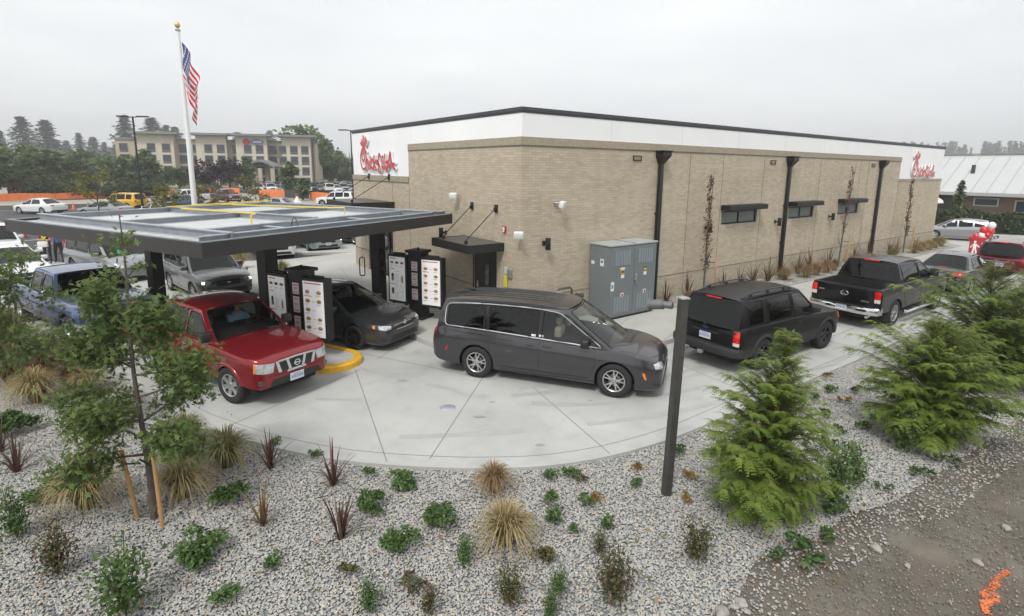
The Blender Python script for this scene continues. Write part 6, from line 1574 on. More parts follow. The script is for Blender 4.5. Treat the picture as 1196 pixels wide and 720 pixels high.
MAROON = paint('maroon_paint', (.075, .022, .022), .4, .32); YELP = paint('bright_yellow_paint', (.68, .40, .012), .1, .3); BLKP = paint('plain_black_paint', (.012, .012, .013), .3, .3); GRYP = paint('mid_grey_paint', (.18, .185, .19), .5, .32); BLUP = paint('denim_blue_paint', (.06, .10, .22), .4, .32)
far('sedan_car', 'sedan', AT(40, 69), 168, WHT_P, 'white sedan passing on the far street beyond the canopy', 'car')
far('sport_utility_vehicle', 'suv', AT(138, 71), 172, YELP, 'bright yellow sport utility vehicle beyond the canopy', 'suv')
far('sedan_car', 'sedan', AT(117, 62), 170, SILV, 'silver sedan in front of the yellow vehicle', 'car')
far('pickup_truck', 'pickup', AT(262, 80), -38, MAROON, 'maroon pickup truck parked right of the flagpole', 'pickup truck')
far('pickup_truck', 'pickup', AT(212, 80), -120, WHT_P, 'white pickup truck behind the flagpole base', 'pickup truck')
far('sedan_car', 'sedan', AT(206, 70), -100, BLUP, 'dark blue sedan just left of the flagpole', 'car')
far('sport_utility_vehicle', 'suv', AT(391, 70), 176, WHT_P, 'white sport utility vehicle near cones left of entrance awning', 'suv')
far('sedan_car', 'sedan', AT(318, 62), 174, SILV, 'silver sedan low behind the right end of canopy', 'car')
far('sedan_car', 'sedan', AT(180, 58), 160, WHT_P, 'white sedan just behind the canopy left of flagpole', 'car')
# the packed hotel lot
protos = {}; HOT = []
cols = [('white', WHT_P), ('silver', SILV), ('black', BLKP), ('grey', GRYP), ('red', paint('plain_red_paint', (.28, .02, .022), .3, .3)), ('blue', BLUP)]
rl = random.Random(11)
spots = []
for row, (dist, pxs) in enumerate(((108, (293, 300, 307, 314.5, 322, 330, 338, 346, 355, 364, 373, 382, 391, 400, 408)), (117, (297, 305, 313, 322, 331, 340, 349, 358, 367, 376, 385, 394, 402)), (126, (362, 370, 378, 386, 394, 402, 409)))):
    for px in pxs: spots.append((row, px, dist+rl.uniform(-.6, .6)))
rowname = ('near row', 'middle row', 'back row')
cnt = {}
for i, (row, px, dist) in enumerate(spots):
    cn, cm = cols[rl.choice((0, 0, 1, 1, 2, 2, 3, 3, 4, 5))]; kd = rl.choice(('sedan', 'suv', 'suv', 'sedan', 'pickup'))
    P = AT(px, dist)
    if (cn, kd) not in protos:
        o = far({'sedan': 'sedan_car', 'suv': 'sport_utility_vehicle', 'pickup': 'pickup_truck'}[kd], kd, P, -60+rl.uniform(-4, 4), cm, 'x', {'sedan': 'car', 'suv': 'suv', 'pickup': 'pickup truck'}[kd], 'cars parked in the hotel lot'); protos[cn, kd] = o
    else:
        o = copy_tree(protos[cn, kd]); o.location = P; o.rotation_euler = (0, 0, R(-60+rl.uniform(-4, 4)+(180 if rl.random() < .4 else 0)))
    HOT.append((row, px, cn, kd, o))
ORD = ('first', 'second', 'third', 'fourth', 'fifth', 'sixth', 'seventh', 'eighth', 'ninth', 'tenth')
HOT.sort(key=lambda q: q[:2]); tot = {}
for row, px, cn, kd, o in HOT: tot[row, cn, kd] = tot.get((row, cn, kd), 0)+1
for row, px, cn, kd, o in HOT:
    k = (row, cn, kd); cnt[k] = cnt.get(k, 0)+1
    o['label'] = f'{ORD[cnt[k]-1]} {cn} {kd} from the left, {rowname[row]} of hotel parking' if tot[k] > 1 else f'only {cn} {kd} parked in the {rowname[row]} of hotel parking'
# ------------------------------------------------------------------ people
SKIN = mat('skin', (.42, .25, .18), .55); HAIR = mat('dark_hair', (.03, .022, .018), .6)
def person(loc, rz, lab, J, mats, hair=True, group=None, scale=1.):
    """J: list of (joint name, parent index, xyz, radius, material index); one skin over the whole skeleton"""
    me = bpy.data.meshes.new('person'); me.from_pydata([j[2] for j in J], [(j[1], i) for i, j in enumerate(J) if j[1] is not None], [])
    o = bpy.data.objects.new('person', me); COL.objects.link(o)
    o.modifiers.new('skin', 'SKIN'); sv = me.skin_vertices[0].data
    for i, j in enumerate(J):
        r = j[3]; sv[i].radius = r if isinstance(r, tuple) else (r, r); sv[i].use_root = (i == 0)
    sb = o.modifiers.new('sub', 'SUBSURF'); sb.levels = 2; sb.render_levels = 2
    dg = bpy.context.evaluated_depsgraph_get(); dg.update()
    m2 = bpy.data.meshes.new_from_object(o.evaluated_get(dg)); o.modifiers.clear(); o.data = m2
    m2.materials.clear()
    for m in mats: m2.materials.append(m)
    segs = [(Vector(j[2]), Vector(J[j[1]][2]), j[4]) for j in J if j[1] is not None]
    for p in m2.polygons:
        best = None
        for a, c, mi in segs:
            ab = c-a; t = max(0, min(1, (p.center-a).dot(ab)/max(1e-9, ab.length_squared))); dd = (p.center-(a+ab*t)).length
            if best is None or dd < best[0]: best = (dd, mi)
        p.material_index = best[1]; p.use_smooth = True
    o.location = loc; o.rotation_euler = (0, 0, rz); o.scale = (scale,)*3; tag(o, lab, 'person', group)
    head = next(Vector(j[2]) for j in J if j[0] == 'head')
    if hair:
        bm = bmesh.new(); bmesh.ops.create_uvsphere(bm, u_segments=16, v_segments=10, radius=.112)
        for v in bm.verts:
            if v.co.x > .03 and v.co.z < .05: v.co.x *= .3; v.co.z = max(v.co.z, .045)
            v.co = Vector((v.co.x-.012, v.co.y*.92, max(v.co.z, -.05)*1.08+.03))
        for f in bm.faces: f.smooth = True
        hm = bpy.data.meshes.new('hair'); bm.to_mesh(hm); bm.free(); hm.materials.append(hair if hair is not True else HAIR)
        ho = bpy.data.objects.new('hair', hm); COL.objects.link(ho); ho.parent = o; ho.location = head
    b = MB()
    for sg in (1, -1): b.rbox(.095, .112, sg*.036-.014, sg*.036+.014, -.0, .012, .004)
    b.rbox(.105, .132, -.014, .014, -.045, .0, .008); b.rbox(.09, .105, -.025, .025, -.072, -.06, .004)
    f = b.build('face', [mat('face_shade', (.20, .11, .08), .6)], o, 50); f.location = head
    return o
def stand(arm_l, arm_r, legs=((.02, .10), (-.02, -.10)), mt=(0, 1, 2, 3)):
    sk, sh, tr_, sho = mt
    J = [('pelvis', None, (0, 0, .95), (.15, .12), tr_), ('waist', 0, (0, 0, 1.1), (.14, .11), sh), ('chest', 1, (.01, 0, 1.32), (.18, .12), sh), ('neckbase', 2, (.0, 0, 1.47), (.09, .08), sh), ('neck', 3, (.01, 0, 1.53), .055, sk), ('head', 4, (.025, 0, 1.65), (.085, .10), sk), ('crown', 5, (.02, 0, 1.73), (.07, .08), sk)]
    for sg, arm in ((1, arm_l), (-1, arm_r)):
        k = len(J); J.append(('shoulder', 3, (0, sg*.18, 1.42), .07, sh)); e, h = arm
        J.append(('elbow', k, (e[0], sg*e[1], e[2]), .045, sh)); J.append(('wrist', k+1, (h[0], sg*h[1], h[2]), .03, sk)); J.append(('hand', k+2, (h[0]*1.15, sg*h[1], h[2]-.07), (.04, .022), sk))
    for sg, (fx, fy) in ((1, legs[0]), (-1, legs[1])):
        k = len(J); J.append(('hip', 0, (0, sg*.09, .88), .095, tr_)); J.append(('knee', k, (fx*.6+.03, sg*.10, .5), .062, tr_)); J.append(('ankle', k+1, (fx, sg*.105, .09), .045, tr_)); J.append(('toe', k+2, (fx+.15, sg*.12, .035), (.04, .035), sho))
    return J
REDSH = mat('red_polo', (.36, .02, .028), .8); DKTR = mat('dark_trousers', (.025, .026, .032), .8); BLSH = mat('blue_jacket', (.06, .13, .28), .8); SHOE = mat('dark_shoes', (.03, .025, .02), .6); LBLUE = mat('light_blue_shirt', (.24, .36, .50), .8); PALE = mat('pale_shirt', (.52, .50, .47), .8)
P = G(57.5, 308, .0)
o = person(P, R(-70), 'person in red shirt with yellow crossed vest holding a white tablet case', stand(((.10, .24, 1.18), (.28, .12, 1.12)), ((.10, .24, 1.18), (.28, .12, 1.12))), [SKIN, REDSH, DKTR, SHOE])
b = MB()
for sg in (1, -1): b.grid([[(.16, sg*.15, 1.42), (.165, sg*.09, 1.42)], [(.185, sg*.02, 1.18), (.185, -sg*.04, 1.18)]]); b.grid([[(-.13, sg*.15, 1.42), (-.13, sg*.09, 1.42)], [(-.155, sg*.02, 1.18), (-.155, -sg*.04, 1.18)]])
b.grid([[(.187, .17, 1.17), (.187, -.17, 1.17)], [(.187, .17, 1.11), (.187, -.17, 1.11)]])
b.build('vest', mat('hi_vis_yellow', (.60, .66, .04), .6), o)
q = P+Vector((math.cos(R(-70))*.36, math.sin(R(-70))*.36, 0))
cs = empty('tablet_case', q, R(-70), 'white padded case carried in front of the red shirt person', 'case')
b = MB(); b.rbox(-.08, .08, -.19, .19, .84, 1.1, .03); b.build('case_body', WHITEPL, cs, 40); b = MB(); b.tube([(0, -.15, 1.09), (0, -.12, 1.15), (0, .12, 1.15), (0, .15, 1.09)], .012); b.build('case_strap', BLACKM, cs)
cs = empty('wheeled_stand', G(50, 306), R(-60), 'small white topped wheeled stand near the red shirt person', 'stand')
b = MB(); b.rbox(-.28, .28, -.2, .2, .52, .7, .06); b.build('stand_top', WHITEPL, cs, 40); b = MB(); b.tube([(0, 0, .06), (0, 0, .54)], .05); b.rbox(-.2, .2, -.2, .2, .03, .1, .02); b.build('stand_base', BLACKM, cs, 40)
P = G(70.5, 307, .0)
person(P, R(150), 'person in blue jacket and dark trousers beside red bollards', stand(((.02, .26, 1.15), (.14, .24, .95)), ((.02, .26, 1.15), (.16, .22, .98)), ((.10, .1), (-.12, -.1))), [SKIN, BLSH, DKTR, SHOE])
def driver(vo, S, lab, mats, hx=0., hair=True):
    zb = S['zsh'][len(S['zsh'])//2][1]
    J = [('pelvis', None, (-.1, 0, -.35), (.16, .14), 1), ('chest', 0, (-.04, 0, .05), (.19, .13), 1), ('neckbase', 1, (-.04, 0, .2), (.09, .08), 1), ('neck', 2, (-.02, 0, .26), .055, 0), ('head', 3, (0, 0, .37), (.085, .10), 0), ('crown', 4, (0, 0, .45), (.07, .08), 0)]
    for sg in (1, -1):
        k = len(J); J += [('shoulder', 2, (-.03, sg*.19, .14), .075, 1), ('elbow', k, (.18, sg*.24, -.08), .05, 1), ('wrist', k+1, (.42, sg*.14, .0), .032, 0), ('hand', k+2, (.49, sg*.12, .03), (.035, .025), 0)]
    xw = S['rows'][0] if 'rows' in S else S['wt'][0]-.35
    M4 = Matrix.Translation(vo.location) @ Matrix.Rotation(vo.rotation_euler.z, 4, 'Z')
    return person(M4 @ Vector((xw+.10+hx, .38*S['W']/.92, zb+.02)), vo.rotation_euler.z, lab, J, mats, hair)
TOP = {o.get('label', ''): o for o in COL.objects if o.get('label')}
driver(next(o for l_, o in TOP.items() if l_.startswith('shiny red pickup')), PICKUP_F, 'driver in light blue shirt seated inside the shiny red pickup', [SKIN, LBLUE])
driver(next(o for l_, o in TOP.items() if l_.startswith('charcoal sedan')), SEDAN_K, 'driver in pale shirt seated inside charcoal sedan at the menu board', [SKIN, PALE])

# ------------------------------------------------------------------ small street things
BOLR = mat('red_bollard_plastic', (.55, .035, .03), .45)
for (x, y, lab) in ((71.5, 296, 'red bollard right of the person in blue jacket'), (81.5, 303, 'red bollard nearest the silver minivan'), (30, 278, 'red bollard beside the white cars at far left'), (77, 292, 'red bollard farther back between the other two near the people')):
    o = empty('bollard', G(x, y), 0, lab, 'bollard', 'red lane bollards'); b = MB(); b.tube([(0, 0, .05), (0, 0, 1.1)], .075, 14); b.lathe([(.075, 1.1), (.06, 1.14), (0, 1.15)], (0, 0, 0), 14); b.build('post_tube', BOLR, o, 40); b = MB(); b.lathe([(0, .06), (.16, .05), (.18, 0)], (0, 0, 0), 14); b.build('base_plate', BLACKM, o)
CONE = mat('cone_orange', (.80, .16, .04), .5)
def cone(P, lab):
    o = empty('traffic_cone', P, 0, lab, 'traffic cone', 'orange traffic cones'); b = MB(); b.lathe([(.16, .03), (.03, .72), (0, .73)], (0, 0, 0), 12); b.rbox(-.2, .2, -.2, .2, 0, .035, .01); b.build('cone_body', CONE, o, 40); b = MB(); b.lathe([(.106, .32), (.074, .46)], (0, 0, 0), 12); b.build('reflective_band', WHITEPL, o)
for px, d, lab in ((336, 72, 'orange traffic cone left of the white tent shape'), (415-80, 0, None), (357, 92, 'distant orange cone behind the orange fence gap'), (364, 92, 'distant orange cone at the middle of the lot edge'), (384, 95, 'distant orange cone behind the white sport utility vehicle'), (399, 95, 'distant orange cone nearest the thin light pole'), (106, 72, 'small orange cone left of the yellow vehicle'), (80, 74, 'small orange cone right of the passing white sedan')):
    if lab: cone(AT(px, d), lab)
P = AT(345, 69); o = empty('folded_tent', P, .3, 'small white folded canopy tent with red top near cones', 'tent')
b = MB(); b.lathe([(.62, 0), (.5, .55), (.18, 1.0), (.12, 1.25)], (0, 0, 0), 10); b.build('tent_cover', WHITEPL, o, 50); b = MB(); b.lathe([(.13, 1.25), (.13, 1.5), (0, 1.55)], (0, 0, 0), 10); b.build('tent_bag', BOLR, o)

# easel sign with balloons at the lane
P = Vector((26.1, 30.1, 0)); o = empty('easel_sign', P, R(-35), 'red easel sign with white walking figure tied with balloons', 'sign')
b = MB(); T = rot('X', -.12); b.rbox(-.62, .62, -.03, .03, .12, 1.62, .02, 0, T); o.scale = (.66, .66, .72); b.build('sign_panel', mat('red_sign_board', (.36, .015, .03), .45), o)
b = MB(); y = -.034
def qd(pts): b.add([T @ Vector((x, y, z)) for x, z in pts], [tuple(range(len(pts)))])
qd([(-.26+.085*math.cos(a), 1.25+.1*math.sin(a)) for a in np.linspace(0, 2*PI, 13)[:-1]])
qd([(-.36, 1.12), (-.16, 1.12), (-.14, .72), (-.36, .72)]); qd([(-.36, .715), (-.26, .715), (-.30, .28), (-.44, .28)]); qd([(-.24, .715), (-.14, .715), (-.02, .30), (-.14, .28)]); qd([(-.155, 1.1), (-.155, .98), (.06, .80), (.10, .86)]); qd([(-.365, 1.1), (-.365, 1.0), (-.52, .76), (-.56, .82)])
qd([(.16, 1.2), (.24, 1.2), (.24, .36), (.16, .36)]); qd([(.245, .80), (.32, .95), (.50, 1.18), (.40, 1.2)]); qd([(.245, .78), (.34, .72), (.52, .36), (.42, .36)])
b.build('sign_figure', WHITEPL, o, fix=False)
b = MB(); b.tube([(-.5, .03, 1.5), (-.5, .5, 0)], .02); b.tube([(.5, .03, 1.5), (.5, .5, 0)], .02); b.build('easel_legs', BLACKM, o)
BALR = mat('red_balloon', (.6, .025, .03), .25, coat=.4); BALW = mat('white_balloon', (.74, .74, .74), .25, coat=.4)
rb = random.Random(4); base = P + Vector((.25, .35, 0))
for k, (dx, dz, w_, lab) in enumerate(((.75, 2.75, 1, 'white balloon topmost of the bunch over the easel sign'), (.25, 2.35, 0, 'red balloon just below the topmost white balloon'), (.72, 2.28, 0, 'red balloon right of the upper red balloon'), (-.25, 1.75, 0, 'red balloon at the left edge of bunch'), (.15, 1.85, 1, 'white balloon in the middle of the bunch'),
        (.55, 1.95, 0, 'red balloon under the upper pair'), (-.05, 1.5, 1, 'white balloon lowest left on the sign top'), (.4, 1.52, 1, 'white balloon lowest right on the sign top'), (-.45, 1.55, 0, 'red balloon lowest on the left of sign'))):
    o = empty('balloon', base + Vector((dx*.5, -dx*.32, dz*.66)), rb.random()*6, lab, 'balloon', 'balloons on the easel sign')
    b = MB(); b.lathe([(.012, -.26), (.03, -.235)] + [(.2*math.cos(a)*(1-.12*max(0, -math.sin(a))), .22*math.sin(a)) for a in np.linspace(-1.3, 1.55, 12)], (0, 0, 0), 18); b.build('balloon_skin', BALW if w_ else BALR, o, 60)
    b = MB(); b.tube([(0, 0, -.28), (.02, 0, -.6)], .004, 4); b.build('ribbon', WHITEPL, o)
# pale concrete block at the lane edge
b = MB(); P = G(1188, 350); b.rbox(-.75, .75, -.35, .35, 0, .86, .03); o = b.build('concrete_block', concrete('block_concrete', (.44, .43, .40), (.52, .51, .48), (.8, .8, .78), 2), None, 40, loc=P); o.rotation_euler = (0, 0, R(36)); tag(o, 'pale concrete block at right lane edge among cedar branches', 'block')

# ------------------------------------------------------------------ plants
def leafmesh(name, V, F, L, mats, mi=None, smooth=False):
    me = bpy.data.meshes.new(name); V = np.asarray(V, dtype=np.float32)
    nf = len(F); me.vertices.add(len(V)); me.vertices.foreach_set('co', V.ravel())
    F = np.asarray(F, dtype=np.int32); k = F.shape[1]
    me.loops.add(nf*k); me.loops.foreach_set('vertex_index', F.ravel()); me.polygons.add(nf); me.polygons.foreach_set('loop_start', np.arange(0, nf*k, k, dtype=np.int32))
    for m in mats: me.materials.append(m)
    if mi is not None: me.polygons.foreach_set('material_index', np.asarray(mi, dtype=np.int32))
    a = me.attributes.new('leaf', 'FLOAT', 'FACE'); a.data.foreach_set('value', np.asarray(L, dtype=np.float32))
    me.update(calc_edges=True); me.validate(); return me
def rnd(seed): return np.random.RandomState(seed)
class Leaves:
    """many small leaf faces; each leaf keeps one random value for its colour"""
    def __init__(s, seed): s.r = rnd(seed); s.V = []; s.F = []; s.L = []; s.n = 0
    def quads(s, P, A, B, val):
        """P centre, A half axis along leaf, B half width (N,3): diamond-ish leaf of one quad"""
        n = len(P); V = np.stack([P-A, P+B-A*.1, P+A, P-B-A*.1], 1).reshape(-1, 3); s.V.append(V)
        s.F.append(np.arange(4*n).reshape(-1, 4)+s.n); s.n += 4*n; s.L.append(np.asarray(val))
    def scatter(s, P, size, val, upb=.3, aspect=.5, dirs=None, droop=0.):
        n = len(P); A = s.r.normal(size=(n, 3)) if dirs is None else dirs + s.r.normal(size=(n, 3))*.45
        A[:, 2] += upb*0 - droop; A /= np.linalg.norm(A, axis=1)[:, None]+1e-9
        N = s.r.normal(size=(n, 3)); N[:, 2] = np.abs(N[:, 2])+upb*2; B = np.cross(A, N); B /= np.linalg.norm(B, axis=1)[:, None]+1e-9
        sz = size*s.r.uniform(.65, 1.25, n)[:, None]; s.quads(P, A*sz, B*sz*aspect, val)
    def blades(s, base, tip, mid, w_, val, seg=4):
        """arching blades: quadratic curve base-mid-tip, ribbon narrowing to the tip"""
        n = len(base); t = np.linspace(0, 1, seg+1); d = tip-base; q = np.cross(d, np.array([0, 0, 1.]))+1e-6; q /= np.linalg.norm(q, axis=1)[:, None]
        rows = []
        for tt in t:
            c = base*(1-tt)**2+mid*2*tt*(1-tt)+tip*tt**2; ww = np.asarray(w_).reshape(-1, 1)*(1-tt**1.6*.93); rows += [c-q*ww, c+q*ww]
        V = np.stack(rows, 1).reshape(-1, 3); k = 2*(seg+1); F = []
        for i in range(seg): F.append(np.array([2*i, 2*i+1, 2*i+3, 2*i+2]))
        F = (np.arange(n)[:, None, None]*k+np.stack(F)[None]).reshape(-1, 4); s.V.append(V); s.F.append(F+s.n); s.n += n*k; s.L.append(np.repeat(val, seg))
    def mesh(s, name, m): return leafmesh(name, np.concatenate(s.V), np.concatenate(s.F), np.concatenate(s.L), [m])
def mobj(name, me, parent=None, loc=(0, 0, 0), rz=0, sc=1.):
    o = bpy.data.objects.new(name, me); COL.objects.link(o); o.location = loc; o.rotation_euler = (0, 0, rz); o.scale = (sc,)*3 if not hasattr(sc, '__len__') else sc
    if parent: o.parent = parent
    return o
M_TAN = leafmat('tan_grass_blades', [(.38, .28, .14), (.48, .38, .20), (.30, .23, .11), (.15, .16, .055), (.43, .33, .17), (.54, .45, .27)], .7, .3)
M_GRN = leafmat('green_grass_blades', [(.10, .12, .035), (.17, .17, .055), (.34, .27, .12), (.13, .14, .045), (.40, .33, .17), (.09, .11, .035)], .7, .3)
M_RUS = leafmat('russet_grass_blades', [(.17, .085, .045), (.12, .10, .04), (.23, .13, .07), (.08, .085, .03), (.20, .07, .05)], .7, .25)
M_BRN = leafmat('brown_grass_blades', [(.28, .18, .09), (.36, .25, .13), (.20, .13, .065), (.40, .29, .16)], .75, .25)
M_PHO = leafmat('red_sword_leaves', [(.075, .03, .03), (.11, .042, .038), (.16, .085, .055), (.06, .024, .026), (.13, .10, .05), (.10, .05, .04)], .42, .1)
M_PHG = leafmat('olive_sword_leaves', [(.13, .10, .035), (.16, .06, .04), (.18, .15, .06), (.10, .035, .03), (.22, .17, .07)], .42, .1)
M_LEAF = leafmat('deep_green_leaves', [(.062, .118, .03), (.085, .15, .04), (.05, .095, .028), (.11, .18, .046), (.07, .13, .034)], .42, .25)
M_LEAF2 = leafmat('mid_green_leaves', [(.055, .11, .035), (.085, .15, .04), (.04, .08, .028), (.11, .16, .045), (.06, .12, .045)], .45, .25)
M_ROSE = leafmat('bronze_green_leaves', [(.04, .07, .026), (.075, .11, .035), (.11, .045, .035), (.055, .085, .03), (.15, .13, .045), (.085, .03, .03)], .45, .2)
M_ORG = leafmat('turning_leaves', [(.30, .13, .03), (.20, .15, .04), (.36, .20, .05), (.12, .12, .035), (.26, .09, .03)], .5, .25)
M_OAK = leafmat('oak_leaves', [(.105, .165, .05), (.155, .22, .062), (.08, .125, .046), (.21, .265, .072), (.12, .185, .068), (.145, .20, .058), (.32, .19, .065)], .45, .4)
M_CED = leafmat('cedar_fronds', [(.08, .13, .03), (.125, .19, .038), (.17, .245, .046), (.215, .29, .058), (.25, .32, .07)], .55, .4)
M_CEDD = leafmat('young_cedar_fronds', [(.10, .16, .04), (.155, .23, .055), (.205, .28, .068), (.25, .32, .085)], .55, .4)
M_COL = leafmat('copper_leaves', [(.12, .045, .03), (.17, .075, .045), (.09, .04, .03), (.14, .10, .045), (.20, .10, .06)], .5, .2)
M_DECID = leafmat('broadleaf_crown', [(.12, .17, .072), (.16, .215, .088), (.095, .135, .06), (.20, .255, .10)], .6, .35)
M_DECL = leafmat('lighter_broadleaf_crown', [(.075, .105, .04), (.10, .13, .05), (.06, .085, .035), (.13, .15, .055)], .6, .2)
M_PURP = leafmat('purple_plum_crown', [(.045, .022, .03), (.06, .03, .038), (.035, .018, .026), (.07, .042, .045)], .6, .15)
M_CON = leafmat('fir_needles', [(.045, .072, .05), (.058, .09, .06), (.034, .056, .04), (.072, .105, .066)], .7, .1)
M_HEDGE = leafmat('hedge_leaves', [(.035, .06, .02), (.055, .09, .028), (.028, .048, .018), (.07, .105, .034)], .6, .15)
M_YEL = leafmat('yellowing_crown', [(.16, .17, .045), (.22, .21, .06), (.12, .14, .04), (.26, .22, .07), (.10, .12, .04)], .6, .25)
BARK = mat('grey_brown_bark', (.095, .08, .065), .9, var=.3, scale=14, bump=.4, bscale=40)
BARKD = mat('conifer_bark', (.06, .045, .036), .9, var=.3, scale=8)
STEM = mat('plant_stem', (.09, .07, .04), .8)
STAKE = mat('pale_wood_stake', (.50, .29, .12), .75, col2=(.34, .19, .08), scale=8, detail=6)

def grass_mesh(seed, n, h, spread, m, w_=.0075):
    Lf = Leaves(seed); r = Lf.r; a = r.uniform(0, 2*PI, n); rad = np.sqrt(r.uniform(0, 1, n))
    base = np.stack([np.cos(a)*rad*.07, np.sin(a)*rad*.07, np.zeros(n)], 1)
    a2 = a+r.normal(0, .5, n); reach = spread*r.uniform(.06, 1.0, n)**.75; hh = h*r.uniform(.55, 1.1, n)
    tip = np.stack([np.cos(a2)*reach, np.sin(a2)*reach, hh*(1-.85*(reach/spread)**1.6)], 1)
    mid = np.stack([np.cos(a2)*reach*.42, np.sin(a2)*reach*.42, hh*1.12], 1)
    Lf.blades(base, tip, mid, r.uniform(.6, 1.2, n)*w_, r.uniform(0, 1, n)); return Lf.mesh('grass', m)
def sword_mesh(seed, n, h, m):
    Lf = Leaves(seed); r = Lf.r; a = r.uniform(0, 2*PI, n); tilt = r.uniform(.05, .75, n); hh = h*r.uniform(.5, 1.1, n)
    base = np.stack([np.cos(a)*.03, np.sin(a)*.03, np.zeros(n)], 1)
    tip = np.stack([np.cos(a)*np.sin(tilt)*hh, np.sin(a)*np.sin(tilt)*hh, np.cos(tilt)*hh*(1-.25*tilt)], 1)
    mid = np.stack([np.cos(a)*np.sin(tilt)*hh*.4, np.sin(a)*np.sin(tilt)*hh*.4, np.cos(tilt*.7)*hh*.58], 1)
    Lf.blades(base, tip, mid, r.uniform(.011, .021, n), r.uniform(0, 1, n), 5)
    n2 = 6; a = r.uniform(0, 2*PI, n2); b0 = np.zeros((n2, 3)); t0 = np.stack([np.cos(a)*h*.7, np.sin(a)*h*.7, np.full(n2, .05)], 1); m0 = np.stack([np.cos(a)*h*.35, np.sin(a)*h*.35, np.full(n2, .3*h)], 1)
    Lf.blades(b0, t0, m0, np.full(n2, .010), r.uniform(.5, 1, n2), 5); return Lf.mesh('sword_leaves', m)
def mound_mesh(seed, n, rx, h, m, size=.045, lobes=6):
    Lf = Leaves(seed); r = Lf.r; C_ = []
    for k in range(lobes): a = r.uniform(0, 2*PI); q = rx*r.uniform(.2, .7); C_.append((math.cos(a)*q, math.sin(a)*q, h*r.uniform(.25, .6), rx*r.uniform(.3, .5)))
    C_ = np.array(C_); k = r.randint(0, lobes, n); dv = r.normal(size=(n, 3)); dv /= np.linalg.norm(dv, axis=1)[:, None]; dv[:, 2] = np.abs(dv[:, 2])*1.0-.25
    P = C_[k, :3]+dv*C_[k, 3:4]*np.array([1, 1, h/rx*.9])*r.uniform(.55, 1.05, n)[:, None]; P[:, 2] = np.maximum(P[:, 2], .015)
    Lf.scatter(P, size, r.uniform(0, 1, n), .5, .5, dirs=dv*np.array([1, 1, .2])); return Lf.mesh('foliage', m)
def upright_mesh(seed, n, rx, h, m, size=.04, stems=5):
    Lf = Leaves(seed); r = Lf.r; S_ = []
    for k in range(stems): a = r.uniform(0, 2*PI); S_.append((math.cos(a)*rx*r.uniform(.2, 1), math.sin(a)*rx*r.uniform(.2, 1), h*r.uniform(.6, 1.05)))
    S_ = np.array(S_); k = r.randint(0, stems, n); t = r.uniform(.15, 1, n); P = S_[k]*np.stack([t, t, t], 1)+r.normal(size=(n, 3))*np.array([.05, .05, .03])*(h/.4)**.5
    Lf.scatter(P, size, r.uniform(0, 1, n), .5, .55); me = Lf.mesh('foliage', m)
    b = MB()
    for sx in S_: b.tube([(0, 0, 0), tuple(sx*.5+np.array([0, 0, .02])), tuple(sx)], [.006, .005, .003], 4)
    return me, b
KIN = {}
def kind(key, mk):
    if key not in KIN: KIN[key] = mk()
    return KIN[key]
rp = random.Random(21)
def plant(name, px, py, h_px, kd, lab, cat, group, z=-.04, P=None, sc=None):
    P = P or G(px, py, z); dist = P.length if P.z < 1 else 1
    D = math.sqrt(P.x**2+P.y**2+EYE**2); h = h_px*D/F_PX*1.05 if sc is None else sc
    v = rp.randint(0, 2)
    if kd[0] == 'grass':
        me = kind(('g', kd[1], v), lambda: grass_mesh(40+v+len(kd[1]), 560, .62, .58, {'tan': M_TAN, 'green': M_GRN, 'rust': M_RUS, 'brown': M_BRN}[kd[1]])); k = h/.62
        o = mobj(name, me, None, P, rp.random()*6, (k*rp.uniform(.9, 1.1), k*rp.uniform(.9, 1.1), k))
    elif kd[0] == 'sword':
        me = kind(('s', kd[1], v), lambda: sword_mesh(60+v, 19, .7, {'red': M_PHO, 'olive': M_PHG}[kd[1]])); k = h/.66; o = mobj(name, me, None, P, rp.random()*6, k)
    elif kd[0] == 'mound':
        me = kind(('m', kd[1], v), lambda: mound_mesh(80+v, 620, .30, .36, {'deep': M_LEAF, 'mid': M_LEAF2, 'bronze': M_ROSE, 'orange': M_ORG}[kd[1]], .042, 9)); k = h/.46; o = mobj(name, me, None, P, rp.random()*6, k)
    elif kd[0] == 'small':
        me = kind(('t', kd[1], v), lambda: mound_mesh(90+v, 110, .2, .22, {'deep': M_LEAF, 'mid': M_LEAF2, 'bronze': M_ROSE, 'orange': M_ORG}[kd[1]], .04, 5)); k = h/.31; o = mobj(name, me, None, P, rp.random()*6, k)
    else:
        def mk():
            me, b = upright_mesh(100+v, 760, .15, .62, {'deep': M_LEAF, 'mid': M_LEAF2, 'bronze': M_ROSE}[kd[1]], .023, 7); t = b.build('stems', STEM); d = t.data; bpy.data.objects.remove(t); return me, d
        me, st = kind(('u', kd[1], v), mk); k = h/.70; o = empty(name, P, rp.random()*6); o.scale = (k*1.05, k*1.05, k); mobj('foliage', me, o); mobj('stems', st, o)
    return tag(o, lab, cat, group)
